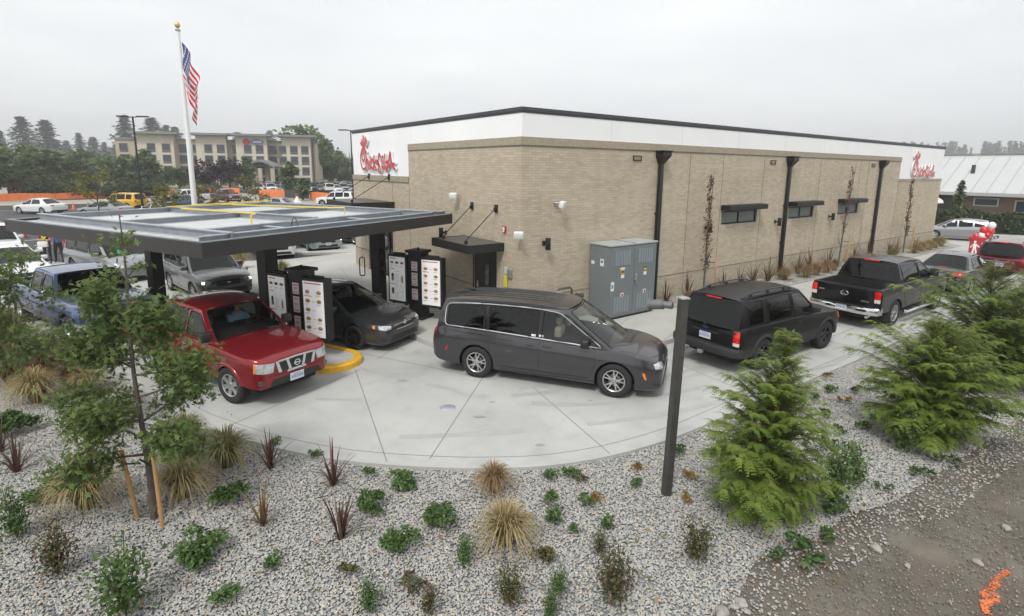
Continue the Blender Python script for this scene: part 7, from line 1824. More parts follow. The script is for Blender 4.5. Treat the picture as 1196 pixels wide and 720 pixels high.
PL = [
 # tufts of grass: base pixel, height in pixels, kind, what marks it out
 ('bunch_grass', 102, 592, 46, ('grass', 'tan'), 'rounded tan green grass clump left of the staked oak', 'grass'),
 ('bunch_grass', 265, 545, 40, ('grass', 'green'), 'greenest round grass clump near the driveway edge, below red pickup', 'grass'),
 ('bunch_grass', 219, 519, 33, ('grass', 'green'), 'tan topped grass clump behind the tan pair right of the oak', 'grass'),
 ('bunch_grass', 208, 550, 34, ('grass', 'tan'), 'dry tan grass, rear one of the tan pair right of the oak', 'grass'),
 ('bunch_grass', 214, 581, 40, ('grass', 'tan'), 'dry tan grass, front one of the tan pair right of the oak', 'grass'),
 ('bunch_grass', 577, 574, 34, ('grass', 'brown'), 'small feathery brown grass clump just below the driveway curve', 'grass'),
 ('bunch_grass', 591, 636, 48, ('grass', 'tan'), 'largest dry tan grass clump in middle of the pebbles', 'grass'),
 ('bunch_grass', 18, 426, 34, ('grass', 'green'), 'dark green grass clump at left edge near the lane', 'grass'),
 ('bunch_grass', 44, 470, 32, ('grass', 'tan'), 'tan arching grass clump left of the oak foliage', 'grass'),
 ('bunch_grass', 103, 457, 24, ('grass', 'tan'), 'tan grass half hidden behind the oak leaves on the left', 'grass'),
 ('bunch_grass', 83, 454, 24, ('grass', 'rust'), 'russet red grass tuft between tan clump and oak', 'grass'),
 ('bunch_grass', 82, 431, 26, ('grass', 'rust'), 'russet grass tuft close to the lane edge by blue pickup', 'grass'),
 ('bunch_grass', 57, 418, 24, ('grass', 'rust'), 'russet tuft nearest the blue pickup rear wheel', 'grass'),
 ('bunch_grass', 38, 430, 24, ('grass', 'rust'), 'olive russet tuft in the crowded grasses at left', 'grass'),
 ('bunch_grass', 56, 440, 24, ('grass', 'rust'), 'olive brown tuft in the centre of the crowded grasses', 'grass'),
 ('bunch_grass', 14, 450, 28, ('grass', 'rust'), 'brown green tuft in the lower row of left grasses', 'grass'),
 ('bunch_grass', 3, 438, 26, ('grass', 'rust'), 'dark tuft cut by the left picture edge', 'grass'),
 ('bunch_grass', 4, 392, 26, ('grass', 'green'), 'green tuft highest at the left edge beside lane', 'grass'),
 ('bunch_grass', 30, 460, 22, ('grass', 'green'), 'olive tuft just left of the tan arching clump', 'grass'),
 ('sword_plant', 22, 400, 34, ('sword', 'red'), 'red sword leaved plant among grasses at the left lane edge', 'sword plant'),
 ('sword_plant', 20, 551, 36, ('sword', 'red'), 'dark red sword plant at far left of pebbles', 'sword plant'),
 ('sword_plant', 1, 528, 32, ('sword', 'red'), 'dark red sword plant cut by the left edge', 'sword plant'),
 ('sword_plant', 108, 533, 34, ('sword', 'olive'), 'reddish sword plant behind the oak trunk stakes', 'sword plant'),
 ('sword_plant', 316, 547, 38, ('sword', 'red'), 'open red sword plant close to the driveway near red pickup', 'sword plant'),
 ('sword_plant', 307, 613, 40, ('sword', 'olive'), 'olive tipped sword plant standing lower left of the red ones', 'sword plant'),
 ('sword_plant', 389, 567, 48, ('sword', 'red'), 'tall red sword plant touching the driveway curve', 'sword plant'),
 ('sword_plant', 398, 629, 56, ('sword', 'red'), 'largest dark red sword plant lowest in the pebbles', 'sword plant'),
 ('leafy_shrub', 266, 590, 28, ('mound', 'deep'), 'low glossy green mound right of the tan grass pair', 'shrub'),
 ('leafy_shrub', 238, 655, 36, ('mound', 'deep'), 'glossy green mound lower right of the staked oak', 'shrub'),
 ('leafy_shrub', 50, 584, 24, ('mound', 'deep'), 'dark green mound left of rounded tan grass clump', 'shrub'),
 ('leafy_shrub', 437, 597, 28, ('mound', 'deep'), 'green mound just right of the largest sword plant', 'shrub'),
 ('leafy_shrub', 474, 569, 25, ('mound', 'deep'), 'green mound nearest the driveway curve in the centre', 'shrub'),
 ('leafy_shrub', 518, 611, 32, ('mound', 'mid'), 'widest fresh green mound below the driveway centre', 'shrub'),
 ('leafy_shrub', 466, 638, 30, ('mound', 'deep'), 'compact green mound lowest of the four in the centre', 'shrub'),
 ('leafy_shrub', 20, 505, 28, ('mound', 'mid'), 'bright green leafy mound near left edge above the red sword plants', 'shrub'),
 ('seedling_shrub', 322, 662, 20, ('small', 'deep'), 'small dark seedling below the olive sword plant', 'shrub'),
 ('seedling_shrub', 262, 702, 24, ('small', 'deep'), 'small green seedling below the left glossy mound', 'shrub'),
 ('seedling_shrub', 405, 674, 20, ('small', 'bronze'), 'small dark bronze seedling below the largest sword plant', 'shrub'),
 ('seedling_shrub', 430, 557, 15, ('small', 'deep'), 'tiny dark seedling left of mound by the driveway curve', 'shrub'),
 ('seedling_shrub', 369, 534, 14, ('small', 'mid'), 'tiny green seedling at driveway edge left of tall sword plant', 'shrub'),
 ('seedling_shrub', 323, 521, 14, ('small', 'deep'), 'tiny seedling behind the open red sword plant', 'shrub'),
 ('rose_shrub', 20, 628, 46, ('up', 'deep'), 'upright dark green shrub at the lower left edge', 'shrub'),
 ('rose_shrub', 147, 718, 78, ('up', 'deep'), 'tall upright green shrub at bottom left below the oak', 'shrub'),
 ('rose_shrub', 68, 672, 50, ('up', 'bronze'), 'sparse reddish twiggy shrub at lower left', 'shrub'),
 ('rose_shrub', 541, 660, 36, ('up', 'deep'), 'narrow green shrub right of the lowest central mound', 'shrub'),
 ('rose_shrub', 432, 715, 40, ('up', 'mid'), 'green upright shrub at the bottom edge left of centre', 'shrub'),
 ('rose_shrub', 500, 716, 34, ('up', 'bronze'), 'yellow green bronze shrub at bottom edge near centre', 'shrub'),
 ('seedling_shrub', 483, 686, 24, ('small', 'bronze'), 'small bronze seedling above the bottom edge near centre', 'shrub'),
 ('rose_shrub', 716, 704, 66, ('up', 'bronze'), 'tall bronze green rose shrub at bottom right of centre', 'shrub'),
 ('rose_shrub', 812, 654, 52, ('up', 'bronze'), 'dark rose shrub with red tinge left of the first cedar', 'shrub'),
 ('rose_shrub', 700, 646, 30, ('up', 'bronze'), 'sparse bronze shrub behind the tall rose shrub', 'shrub'),
 ('rose_shrub', 652, 694, 34, ('up', 'deep'), 'dark green shrub left of the tall rose shrub', 'shrub'),
 ('rose_shrub', 596, 706, 50, ('up', 'bronze'), 'straggly bronze shrub at the bottom edge under tan grass', 'shrub'),
 ('rose_shrub', 641, 722, 34, ('up', 'mid'), 'pale green shrub cut by the bottom edge', 'shrub'),
 ('seedling_shrub', 632, 655, 26, ('small', 'bronze'), 'reddish seedling right of the largest tan grass', 'shrub'),
 ('seedling_shrub', 650, 610, 24, ('small', 'mid'), 'green seedling lowest of three right of brown grass', 'shrub'),
 ('seedling_shrub', 641, 588, 20, ('small', 'deep'), 'dark seedling middle of three right of brown grass', 'shrub'),
 ('seedling_shrub', 645, 561, 18, ('small', 'mid'), 'small seedling highest of three right of brown grass', 'shrub'),
 ('seedling_shrub', 665, 556, 18, ('small', 'deep'), 'thin dark seedling below the driveway right of centre', 'shrub'),
 ('seedling_shrub', 677, 561, 16, ('small', 'bronze'), 'brown seedling beside the thin dark seedling', 'shrub'),
 ('seedling_shrub', 685, 588, 17, ('small', 'deep'), 'dark green seedling left of a yellowish one', 'shrub'),
 ('seedling_shrub', 697, 588, 16, ('small', 'orange'), 'yellowish seedling right of the dark green one', 'shrub'),
 ('seedling_shrub', 711, 616, 19, ('small', 'deep'), 'round green seedling in the pebbles left of square post', 'shrub'),
 ('seedling_shrub', 670, 623, 14, ('small', 'mid'), 'tiny pale green seedling left of the round seedling', 'shrub'),
 ('seedling_shrub', 740, 569, 16, ('small', 'mid'), 'green yellow seedling left of the square post foot', 'shrub'),
 ('seedling_shrub', 742, 549, 13, ('small', 'orange'), 'rusty seedling below the driveway near square post', 'shrub'),
 ('seedling_shrub', 794, 530, 16, ('small', 'mid'), 'green seedling right of the square post by the driveway', 'shrub'),
 ('seedling_shrub', 806, 559, 15, ('small', 'orange'), 'orange brown seedling right of the square post', 'shrub'),
 ('seedling_shrub', 804, 586, 14, ('small', 'orange'), 'yellow orange seedling lower right of the square post', 'shrub'),
 ('ground_cover_shrub', 949, 466, 12, ('small', 'mid'), 'low green tuft nearest the driveway right of first cedar', 'shrub'),
 ('ground_cover_shrub', 971, 460, 13, ('small', 'deep'), 'dark green tuft second along the driveway edge', 'shrub'),
 ('ground_cover_shrub', 1002, 460, 12, ('small', 'bronze'), 'red tinged tuft left of the second cedar', 'shrub'),
 ('ground_cover_shrub', 985, 470, 10, ('small', 'orange'), 'small rusty tuft between driveway and second cedar', 'shrub'),
 ('ground_cover_shrub', 961, 486, 14, ('small', 'mid'), 'spreading tuft touching the first cedar tip', 'shrub'),
 ('ground_cover_shrub', 980, 506, 11, ('small', 'mid'), 'small green tuft in the middle of right pebbles', 'shrub'),
 ('ground_cover_shrub', 1005, 502, 15, ('small', 'deep'), 'dark green tuft left of the red hipped rose', 'shrub'),
 ('ground_cover_shrub', 1020, 492, 9, ('small', 'mid'), 'flat green tuft just behind the dark tuft', 'shrub'),
 ('ground_cover_shrub', 964, 520, 14, ('small', 'mid'), 'bright green tuft with red leaf above the tall shrub', 'shrub'),
 ('ground_cover_shrub', 968, 441, 9, ('small', 'orange'), 'orange tuft on the pebbles along the driveway edge', 'shrub'),
 ('rose_shrub', 1055, 527, 44, ('up', 'deep'), 'dark rose shrub with red hips before the second cedar', 'shrub'),
 ('rose_shrub', 968, 592, 72, ('up', 'deep'), 'tall dark green shrub right of the first cedar', 'shrub'),
 ('rose_shrub', 1000, 566, 44, ('up', 'deep'), 'leaning green shrub right of the tall dark shrub', 'shrub'),
 ('weed', 978, 606, 22, ('small', 'mid'), 'pale green weeds where pebbles meet soil under cedar', 'weed'),
 ('weed', 938, 655, 30, ('small', 'mid'), 'largest light green weed patch at the soil edge', 'weed'),
 ('weed', 962, 632, 20, ('small', 'mid'), 'weed between the two light green patches', 'weed'),
 ('weed', 1031, 572, 12, ('small', 'mid'), 'small weed on the pebble margin right of shrubs', 'weed'),
 ('weed', 1078, 558, 16, ('small', 'mid'), 'weed at the soil margin below the rose with hips', 'weed'),
 ('weed', 1107, 543, 16, ('small', 'mid'), 'weed at the soil margin under the second cedar', 'weed'),
 ('weed', 906, 652, 14, ('small', 'mid'), 'thin weed left of the largest weed patch', 'weed'),
]
GRP = {'grass': 'ornamental grasses in the pebble bed', 'sword plant': 'red sword plants in the pebble bed', 'shrub': 'young shrubs in the pebble bed', 'weed': 'weeds at the soil edge'}
for nm, px, py, hp, kd, lab, cat in PL: plant(nm, px, py, hp, kd, lab, cat, GRP[cat])
# a low bark heap and fallen leaves on the pebbles
rq = rnd(5); n_ = 260; Lf = Leaves(3); P = []
while len(P) < n_:
    q = G(rq.uniform(0, 1000), rq.uniform(480, 715), -.005)
    if not (q.y > 7.6 and -5 < q.x < 4): P.append((q.x, q.y, -.012+rq.uniform(0, .02)))
Lf.scatter(np.array(P), .028, rq.uniform(0, 1, n_), 2.5, .6); o = mobj('fallen_leaves', Lf.mesh('fallen_leaves', M_ORG)); tag(o, kind='stuff')
# planting along the wall
k = 0
WALLP = [('sword_plant', 7.1, -.55, .75, ('sword', 'red'), 'sword plant nearest the cabinet on wall side'), ('sword_plant', 6.1, -.4, .6, ('sword', 'red'), 'short sword plant tight against the cabinet corner'), ('bunch_grass', 6.55, -1.05, .42, ('grass', 'brown'), 'brown grass beside the cabinet and post'),
 ('sword_plant', 9.4, -.5, .65, ('sword', 'red'), 'first sword plant right of the copper tree stake'), ('sword_plant', 10.5, -.5, .7, ('sword', 'red'), 'second sword plant right of the copper tree stake'), ('sword_plant', 11.5, -.5, .75, ('sword', 'red'), 'sword plant under the first long wall window'), ('sword_plant', 12.6, -.5, .8, ('sword', 'olive'), 'taller sword plant right of the first window'),
 ('bunch_grass', 13.5, -.75, .5, ('grass', 'brown'), 'brown grass left of the second downspout'), ('sword_plant', 14.0, -.3, .7, ('sword', 'red'), 'sword plant at the second downspout foot'), ('bunch_grass', 14.8, -1.0, .5, ('grass', 'brown'), 'brown grass in front of the second downspout'), ('sword_plant', 15.3, -.4, .9, ('sword', 'olive'), 'large sword plant right of the second downspout'),
 ('bunch_grass', 15.7, -1.0, .55, ('grass', 'brown'), 'brown grass under the second window'), ('sword_plant', 16.4, -.4, .85, ('sword', 'olive'), 'olive sword plant under the second window'), ('bunch_grass', 16.8, -.95, .55, ('grass', 'brown'), 'brown grass right of the olive sword plant'), ('bunch_grass', 17.7, -.9, .5, ('grass', 'green'), 'green grass near the middle copper tree'),
 ('sword_plant', 18.2, -.4, .8, ('sword', 'red'), 'sword plant left of the middle copper tree'), ('bunch_grass', 19.5, -.9, .5, ('grass', 'brown'), 'brown grass right of the middle copper tree'), ('sword_plant', 20.8, -.45, .8, ('sword', 'olive'), 'sword plant under the third window'), ('bunch_grass', 21.4, -.9, .5, ('grass', 'brown'), 'brown grass below the third window'),
 ('sword_plant', 22.6, -.45, .9, ('sword', 'red'), 'tall sword plant before the third downspout'), ('bunch_grass', 24.6, -.9, .5, ('grass', 'green'), 'green grass after the third downspout'), ('sword_plant', 25.4, -.45, .8, ('sword', 'red'), 'sword plant left of the far copper tree'), ('sword_plant', 26.4, -.45, .8, ('sword', 'olive'), 'sword plant just before the far copper tree'),
 ('bunch_grass', 27.6, -.95, .55, ('grass', 'tan'), 'tan grass at the far copper tree foot'), ('bunch_grass', 28.8, -.9, .6, ('grass', 'tan'), 'tan grass right of the far copper tree'), ('bunch_grass', 30.0, -.9, .6, ('grass', 'tan'), 'tan grass under the far red sign'), ('bunch_grass', 31.2, -.85, .6, ('grass', 'green'), 'green grass near the far brick corner'), ('bunch_grass', 32.5, -.8, .6, ('grass', 'tan'), 'last tan grass at the far brick corner'), ('sword_plant', 29.4, -.4, .7, ('sword', 'red'), 'sword plant under the far red sign')]
for nm, x, y, h, kd, lab in WALLP: plant(nm, 0, 0, 0, kd, lab, 'grass' if 'grass' in nm else 'sword plant', 'planting along the long brick wall', P=bw(x, y, .15), sc=h*(1.35 if 'sword' in nm else 1.2))
# kerb island behind the inner lane
for nm, px, py, h, kd, lab in (('bunch_grass', 262, 315, .5, ('grass', 'tan'), 'tan grass on kerb island behind the pewter suv'), ('sword_plant', 268, 322, .5, ('sword', 'red'), 'red sword plant on the kerb island right of pewter suv'), ('bunch_grass', 280, 312, .9, ('grass', 'tan'), 'tall tan grass on kerb island left of canopy column'), ('bunch_grass', 330, 322, .7, ('grass', 'green'), 'green tan grass right of the near canopy column'), ('sword_plant', 288, 322, .6, ('sword', 'red'), 'red sword plant beside the near canopy column')):
    plant(nm, px, py, 0, kd, lab, 'grass' if 'grass' in nm else 'sword plant', 'planting on the kerb island', P=G(px, py, .12), sc=h)

# slim copper-leaved trees with stakes on the wall side
def copper(P, h, seed, lab, stake):
    o = empty('columnar_tree', P, 0, lab, 'tree', 'slim copper trees along the brick wall'); r = rnd(seed); Lf = Leaves(seed); b = MB(); lean = r.uniform(-.03, .05)
    b.tube([(0, 0, 0), (lean*h*.5, 0, h*.5), (lean*h+.1, 0, h)], [.035, .022, .006], 8); PP = []
    for k in range(56):
        z = h*r.uniform(.16, .93); a = r.uniform(0, 2*PI); L = .18+.42*(1-z/h)*r.uniform(.5, 1); x0 = lean*z
        tip = Vector((x0+math.cos(a)*L*.42, math.sin(a)*L*.42, z+L*1.25)); b.tube([(x0, 0, z), tuple(tip)], [.008, .003], 4, caps=False)
        for q in range(11 if "copper leaved" in lab else 6): PP.append(Vector((x0, 0, z)).lerp(tip, r.uniform(.2, 1.05))+Vector(r.normal(size=3)*.035))
    b.build('trunk', BARK, o, 50); Lf.scatter(np.array([tuple(p) for p in PP]), .04, r.uniform(0, 1, len(PP)), .3, .6); mobj('crown', Lf.mesh('crown', M_COL), o)
    s = empty('tree_stake', P+Vector((stake, -.12, 0)), 0, lab.replace('slim copper leaved tree', 'pale stake tied to slim tree').replace('bare copper tree', 'pale stake tied to bare tree'), 'stake', 'stakes of the wall trees'); b = MB(); b.tube([(0, 0, 0), (.06, .05, 1.5)], .03, 6); b.build('stake_pole', STAKE, s); b = MB(); b.tube([(.05, .04, 1.25), (-stake*.9, .1, 1.25)], .012, 5); b.build('tie_strap', BLACKM, s)
copper(bw(8.05, -.55, .15), 4.5, 31, 'slim copper leaved tree right of the utility cabinet', .28)
copper(bw(18.9, -.55, .15), 4.9, 32, 'bare copper tree between second and third long wall windows', .3)
copper(bw(27.1, -.55, .15), 4.3, 33, 'slim copper leaved tree below the far red sign', .35)

# young oak with its stakes
def branchy(b, P, d, L, r0, depth, rg, tips, spread=.7, grav=.05):
    n = 4; pts = [P]; rs = [r0]; dd = Vector(d).normalized()
    for k in range(n):
        dd = (dd+Vector((rg.uniform(-1, 1), rg.uniform(-1, 1), rg.uniform(-.6, .8)-grav))*.16).normalized(); pts.append(pts[-1]+dd*L/n); rs.append(r0*(1-.6*(k+1)/n))
    b.tube(pts, rs, 6 if depth > 1 else 4, caps=False)
    if depth <= 1: tips += [(p, dd) for p in pts[1:]]
    if depth > 0:
        for k in range(3 if depth > 1 else 4):
            i = rg.randint(1, n); a = rg.uniform(0, 2*PI); nd = (dd+Vector((math.cos(a), math.sin(a), rg.uniform(-.25, .5)))*spread).normalized()
            branchy(b, pts[i], nd, L*rg.uniform(.5, .7), rs[i]*.7, depth-1, rg, tips, spread, grav)
def oak(P, h, lab, seed, limbs, trunk_top, leaf=.055, per=16, m=M_OAK, name='oak_tree', r0=.045, lean=(0, 0)):
    o = empty(name, P, 0, lab, 'tree'); rg = random.Random(seed); r = rnd(seed); b = MB(); tips = []
    TP = lambda z: Vector((lean[0]*z/h+.02*math.sin(z*2.1), lean[1]*z/h+.015*math.cos(z*1.7), z))
    b.tube([TP(h*k/10) for k in range(11)], [r0*(1-.86*k/10) for k in range(11)], 8)
    for (z, az, L, up_) in limbs:
        branchy(b, TP(z), Vector((math.cos(az), math.sin(az), up_)), L, r0*.5*(1-.5*z/h), 2 if L > .3 else 0, rg, tips)
    b.build('trunk', BARK, o, 50)
    Q = []; D_ = []
    for p, d in tips:
        for k in range(per): Q.append(tuple(p+Vector(r.normal(size=3)*.10))); D_.append(tuple(d))
    Lf = Leaves(seed); n = len(Q); Q = np.array(Q); D_ = np.array(D_)
    # lobed oak leaf: a long blade with two side lobes
    A = D_*.4+r.normal(size=(n, 3)); A[:, 2] -= .35; A /= np.linalg.norm(A, axis=1)[:, None]; N = r.normal(size=(n, 3)); N[:, 2] = np.abs(N[:, 2])+.9; B_ = np.cross(A, N); B_ /= np.linalg.norm(B_, axis=1)[:, None]
    sz = leaf*r.uniform(.6, 1.2, n)[:, None]; val = r.uniform(0, 1, n)*.88+(r.uniform(0, 1, n) > .95)*.12
    Lf.quads(Q, A*sz, B_*sz*.28, val); s2 = sz*.55
    for sg in (1, -1): Lf.quads(Q+A*sz*.15+B_*sz*.3*sg, (A*.55+B_*sg*.8)*s2*.85, (B_*.5-A*sg*.8)*s2*.28, val); Lf.quads(Q-A*sz*.35+B_*sz*.2*sg, (A*.4+B_*sg*.85)*s2*.65, (B_*.4-A*sg*.8)*s2*.26, val)
    mobj('crown', Lf.mesh('crown', m), o)
    return o
P = G(179, 607, -.05)
oak(P, 4.1, 'young staked oak tree in the left foreground pebbles', 7, [(.95, 3.6, .5, .1), (1.1, .3, .45, .2), (1.15, 2.7, .58, .1), (1.3, 5.6, .55, .15), (1.4, 1.4, .5, .2), (1.45, 4.2, .58, .1), (1.5, 4.9, .5, .2), (1.6, 3.2, .55, .1), (1.75, .15, .62, .1), (2.05, 5.9, .66, .3), (2.15, 2.9, .5, .3), (2.25, 3.5, .5, .4), (2.35, .5, .5, .5), (2.5, 2.6, .5, .5), (2.6, 5.9, .4, .7), (2.8, 3.3, .42, .6), (3.3, 1, .22, .9), (3.6, 3.6, .2, 1), (3.75, 5.4, .18, 1)], 3, lean=(-.02, .05), per=10, leaf=.056)
for (px, py, top, lab) in ((161, 606, .98, 'pale wooden stake left of the young oak trunk'), (190, 616, 1.05, 'pale wooden stake right of the young oak trunk')):
    Q = G(px, py, -.05); s = empty('tree_stake', Q, 0, lab, 'stake', 'stakes of the young oak'); b = MB(); lx = -.12 if px < 170 else -.03
    b.tube([(0, 0, 0), (lx, .02, top)], .027, 8); b.build('stake_pole', STAKE, s, 50); b = MB(); b.tube([(lx*.8, .0, top*.82), (P.x-Q.x-.08, P.y-Q.y, top*.84)], .012, 5); b.build('tie_strap', BLACKM, s)
# second oak just outside the left of the picture, its branches reach in
P2 = AT(-74, 11.2); P2.z = -.05
oak(P2, 3.9, 'oak branches entering at the left picture edge', 15, [(1.75, .6, .72, .1), (2.0, .3, .5, .2), (2.35, .6, .7, .1), (2.75, .6, .62, .2), (2.6, 2, .4, .4), (3.0, .5, .6, .25), (3.2, 3.6, .4, .6)], 3, per=8, leaf=.056)
# cedars: flat drooping sprays on many branches
PRC = pchip([(0, .82), (.14, 1.0), (.42, .96), (.6, .72), (.74, .42), (.87, .2), (1, .06)])
def cedar(P, h, wd, seed, lab, m=M_CED, nb=200, dens=1., lean=0, low=.0):
    """drooping lace-like sprays: branch, branchlet, paired scale leaves"""
    o = empty('cedar_tree', P, 0, lab, 'conifer', 'young cedars on the right of the bed'); r = rnd(seed); b = MB(); Lf = Leaves(seed)
    b.tube([(0, 0, 0), (lean*.4, 0, h*.5), (lean, 0, h*.98)], [.05, .03, .006], 8); UP = np.array([0, 0, 1.])
    for k in range(nb):
        t = r.uniform(0, 1)**1.35; z = h*(low+(.97-low)*t); a = r.uniform(0, 2*PI); prof = PRC(t); L = wd*prof*r.uniform(.5, 1.25)*(1+.2*math.sin(a*2+seed)+.16*math.sin(a*3+9*t+seed)) + .08
        o0 = np.array([lean*(z/h)**1.3, 0, z]); rise = .85+.5*t; fall = .55-.25*t; d = np.array([math.cos(a), math.sin(a), 0])
        cur = lambda s: o0+d*L*s[:, None]*(1-.12*s[:, None])+UP*(L*(rise*s-fall*s*s*1.15))[:, None]
        b.tube([tuple(p) for p in cur(np.linspace(0, .9, 5))], [.010*(1-t)+.004, .006, .004, .003, .002], 4, caps=False)
        n = int((9+24*L)*dens); s = r.uniform(.02, 1.0, n)**.85; C_ = cur(s); side = np.cross(d, UP); sg = r.choice([-1., 1.], n)[:, None]
        D = d*r.uniform(.35, .9, n)[:, None]+side*sg*r.uniform(.3, 1, n)[:, None]+UP*(rise*.5-fall*s-.1)[:, None]*.9+r.normal(size=(n, 3))*.12; D /= np.linalg.norm(D, axis=1)[:, None]
        ln = ((.10+.10*L)*r.uniform(.6, 1.25, n)*(1.15-.45*s))[:, None]; S_ = np.cross(D, UP); S_ /= np.linalg.norm(S_, axis=1)[:, None]+1e-6; N_ = np.cross(S_, D); tone = np.clip(r.uniform(0, .55)+r.uniform(0, .3, n)+.2*s, 0, 1)
        for q in range(5):
            f = (q+.6)/5; base = C_+D*ln*f-UP*(ln*f*f*.35); w_ = (1-.65*f)
            for g in (-1, 1):
                A = (D*.75+S_*g*.66-UP*.18); Lf.quads(base+A*ln*.17*w_, A*ln*.21*w_, (S_*.75*g-D*.66)*ln*.068*w_+N_*ln*.014, tone)
    b.build('trunk', mat('cedar_bark', (.13, .085, .05), .9, var=.25, scale=12), o, 50); mobj('crown', Lf.mesh('crown', m), o)
    return o
cedar(G(888, 600, -.05), 2.62, .70, 51, 'nearest bushy cedar standing in front of the black suv', M_CED, 420, 1.1, .12)
cedar(Vector((7.45, 9.0, -.05)), 2.2, .98, 52, 'middle wide bushy cedar at the right of the bed', M_CED, 460, 1.1, -.1)
cedar(Vector((10.6, 11.6, -.05)), 2.8, 1.25, 53, 'taller cedar at right with thin leading shoots by concrete block', M_CEDD, 330, 1.0, -.15)
cedar(Vector((12.3, 12.6, -.05)), 2.4, 1.3, 54, 'last cedar cut by the right picture edge', M_CED, 320, 1.0, .1)
# ------------------------------------------------------------------ beyond the lot
def crown_mesh(seed, kind_, m, n=1500):
    Lf = Leaves(seed); r = Lf.r
    if kind_ == 'fir':
        PP = []; DD = []
        nb = 120
        for k in range(nb):
            t = (k+.3)/nb; z = .06+.92*t; a = k*2.39996+r.uniform(-.5, .5); L = (.19*(1-t)**.8+.012)*r.uniform(.55, 1.2)
            for q in range(18):
                s = (q+.5)/18; PP.append((math.cos(a)*L*s+r.normal()*.01, math.sin(a)*L*s+r.normal()*.01, z-L*.5*s*s+r.normal()*.006)); DD.append((math.cos(a), math.sin(a), -.5))
        PP = np.array(PP); DD = np.array(DD); Lf.scatter(PP, .022, r.uniform(0, 1, len(PP)), .4, .42, dirs=DD)
    else:
        nl = 34; c = r.normal(size=(nl, 3)); c /= np.linalg.norm(c, axis=1)[:, None]; c *= r.uniform(.35, 1.0, nl)[:, None]**.5
        if kind_ == 'round': c = c*np.array([.36, .36, .34])+np.array([0, 0, .60]); rad = .15
        elif kind_ == 'tall': c = c*np.array([.21, .21, .42])+np.array([0, 0, .54]); rad = .10
        elif kind_ == 'bush': c = c*np.array([.42, .42, .36])+np.array([0, 0, .44]); rad = .17
        k = r.randint(0, nl, n); d = r.normal(size=(n, 3)); d /= np.linalg.norm(d, axis=1)[:, None]; P = c[k]+d*rad*r.uniform(.5, 1.15, n)[:, None]*r.uniform(.6, 1.2, nl)[k][:, None]; P[:, 2] = np.maximum(P[:, 2], .02)
        Lf.scatter(P, .042, np.clip(r.uniform(0, 1, nl)[k]*.6+r.uniform(0, .4, n), 0, 1), .5, .7, dirs=d)
    return Lf.mesh('crown', m)
def trunk_mesh(kind_):
    b = MB()
    if kind_ == 'fir': b.tube([(0, 0, 0), (0, 0, .97)], [.016, .002], 7)
    else:
        b.tube([(0, 0, 0), (0, 0, .3), (.01, 0, .62)], [.03, .022, .01], 7); rg = random.Random(2)
        for k in range(6): a = k*1.05; b.tube([(0, 0, .28+.04*k), (math.cos(a)*.16, math.sin(a)*.16, .45+.05*k)], [.012, .005], 5)
    o = b.build('trunk', BARKD, None, 50); d = o.data; bpy.data.objects.remove(o); return d
CM = {}
def tree(P, h, kd, var, lab, wide=1., group='trees beyond the car park', m=None, name=None):
    mm = m or {'fir': M_CON, 'round': M_DECID, 'tall': M_DECID, 'bush': M_HEDGE}[kd]
    key = (kd, var, mm.name)
    if key not in CM: CM[key] = crown_mesh(200+var*7+len(CM), kd, mm, 1700 if kd != 'bush' else 900)
    if ('t', kd) not in CM: CM['t', kd] = trunk_mesh(kd)
    o = empty(name or {'fir': 'fir_tree', 'round': 'broadleaf_tree', 'tall': 'broadleaf_tree', 'bush': 'round_bush'}[kd], P, rp.random()*6, lab, 'bush' if kd == 'bush' else 'tree', group); o.scale = (h*wide, h*wide, h)
    mobj('crown', CM[key], o); mobj('trunk', CM['t', kd], o)
    return o
def ttop(px, top, dist, kd, var, lab, wide=1., m=None, **k):
    P = AT(px, dist); return tree(P, HT(px, top, P)+.1, kd, var, lab, wide, m=m, **k)
FIRS = [(6, 152, 190, 'hazy fir at the far left edge'), (33, 136, 185, 'tall dark fir left of its near twin'), (60, 140, 190, 'tall dark fir right of its twin'), (97, 155, 225, 'hazy fir midway between tall pair and light pole'), (82, 164, 240, 'faint fir behind the tall pair'), (113, 160, 235, 'faint fir right of the midway fir'), (125, 166, 230, 'small faint fir left of light pole'), (152, 134, 190, 'fir standing directly behind light pole top'), (183, 137, 195, 'slender fir over the left hotel roof'), (199, 146, 200, 'fir right of the slender fir above the hotel'), (208, 148, 205, 'fir just left of flagpole above the hotel'), (281, 154, 260, 'fir tip over the hotel roof near its middle'), (318, 152, 240, 'fir rising above the hotel sign tower'), (70, 163, 235, 'faint fir filling the gap of the tall pair'), (140, 168, 225, 'low faint fir beside the hotel end')]
for i, (px, t_, d, lab) in enumerate(FIRS): ttop(px, t_, d*1.8, 'fir', i % 4, lab, 1.9+.35*(i % 3), group='firs on the left skyline')
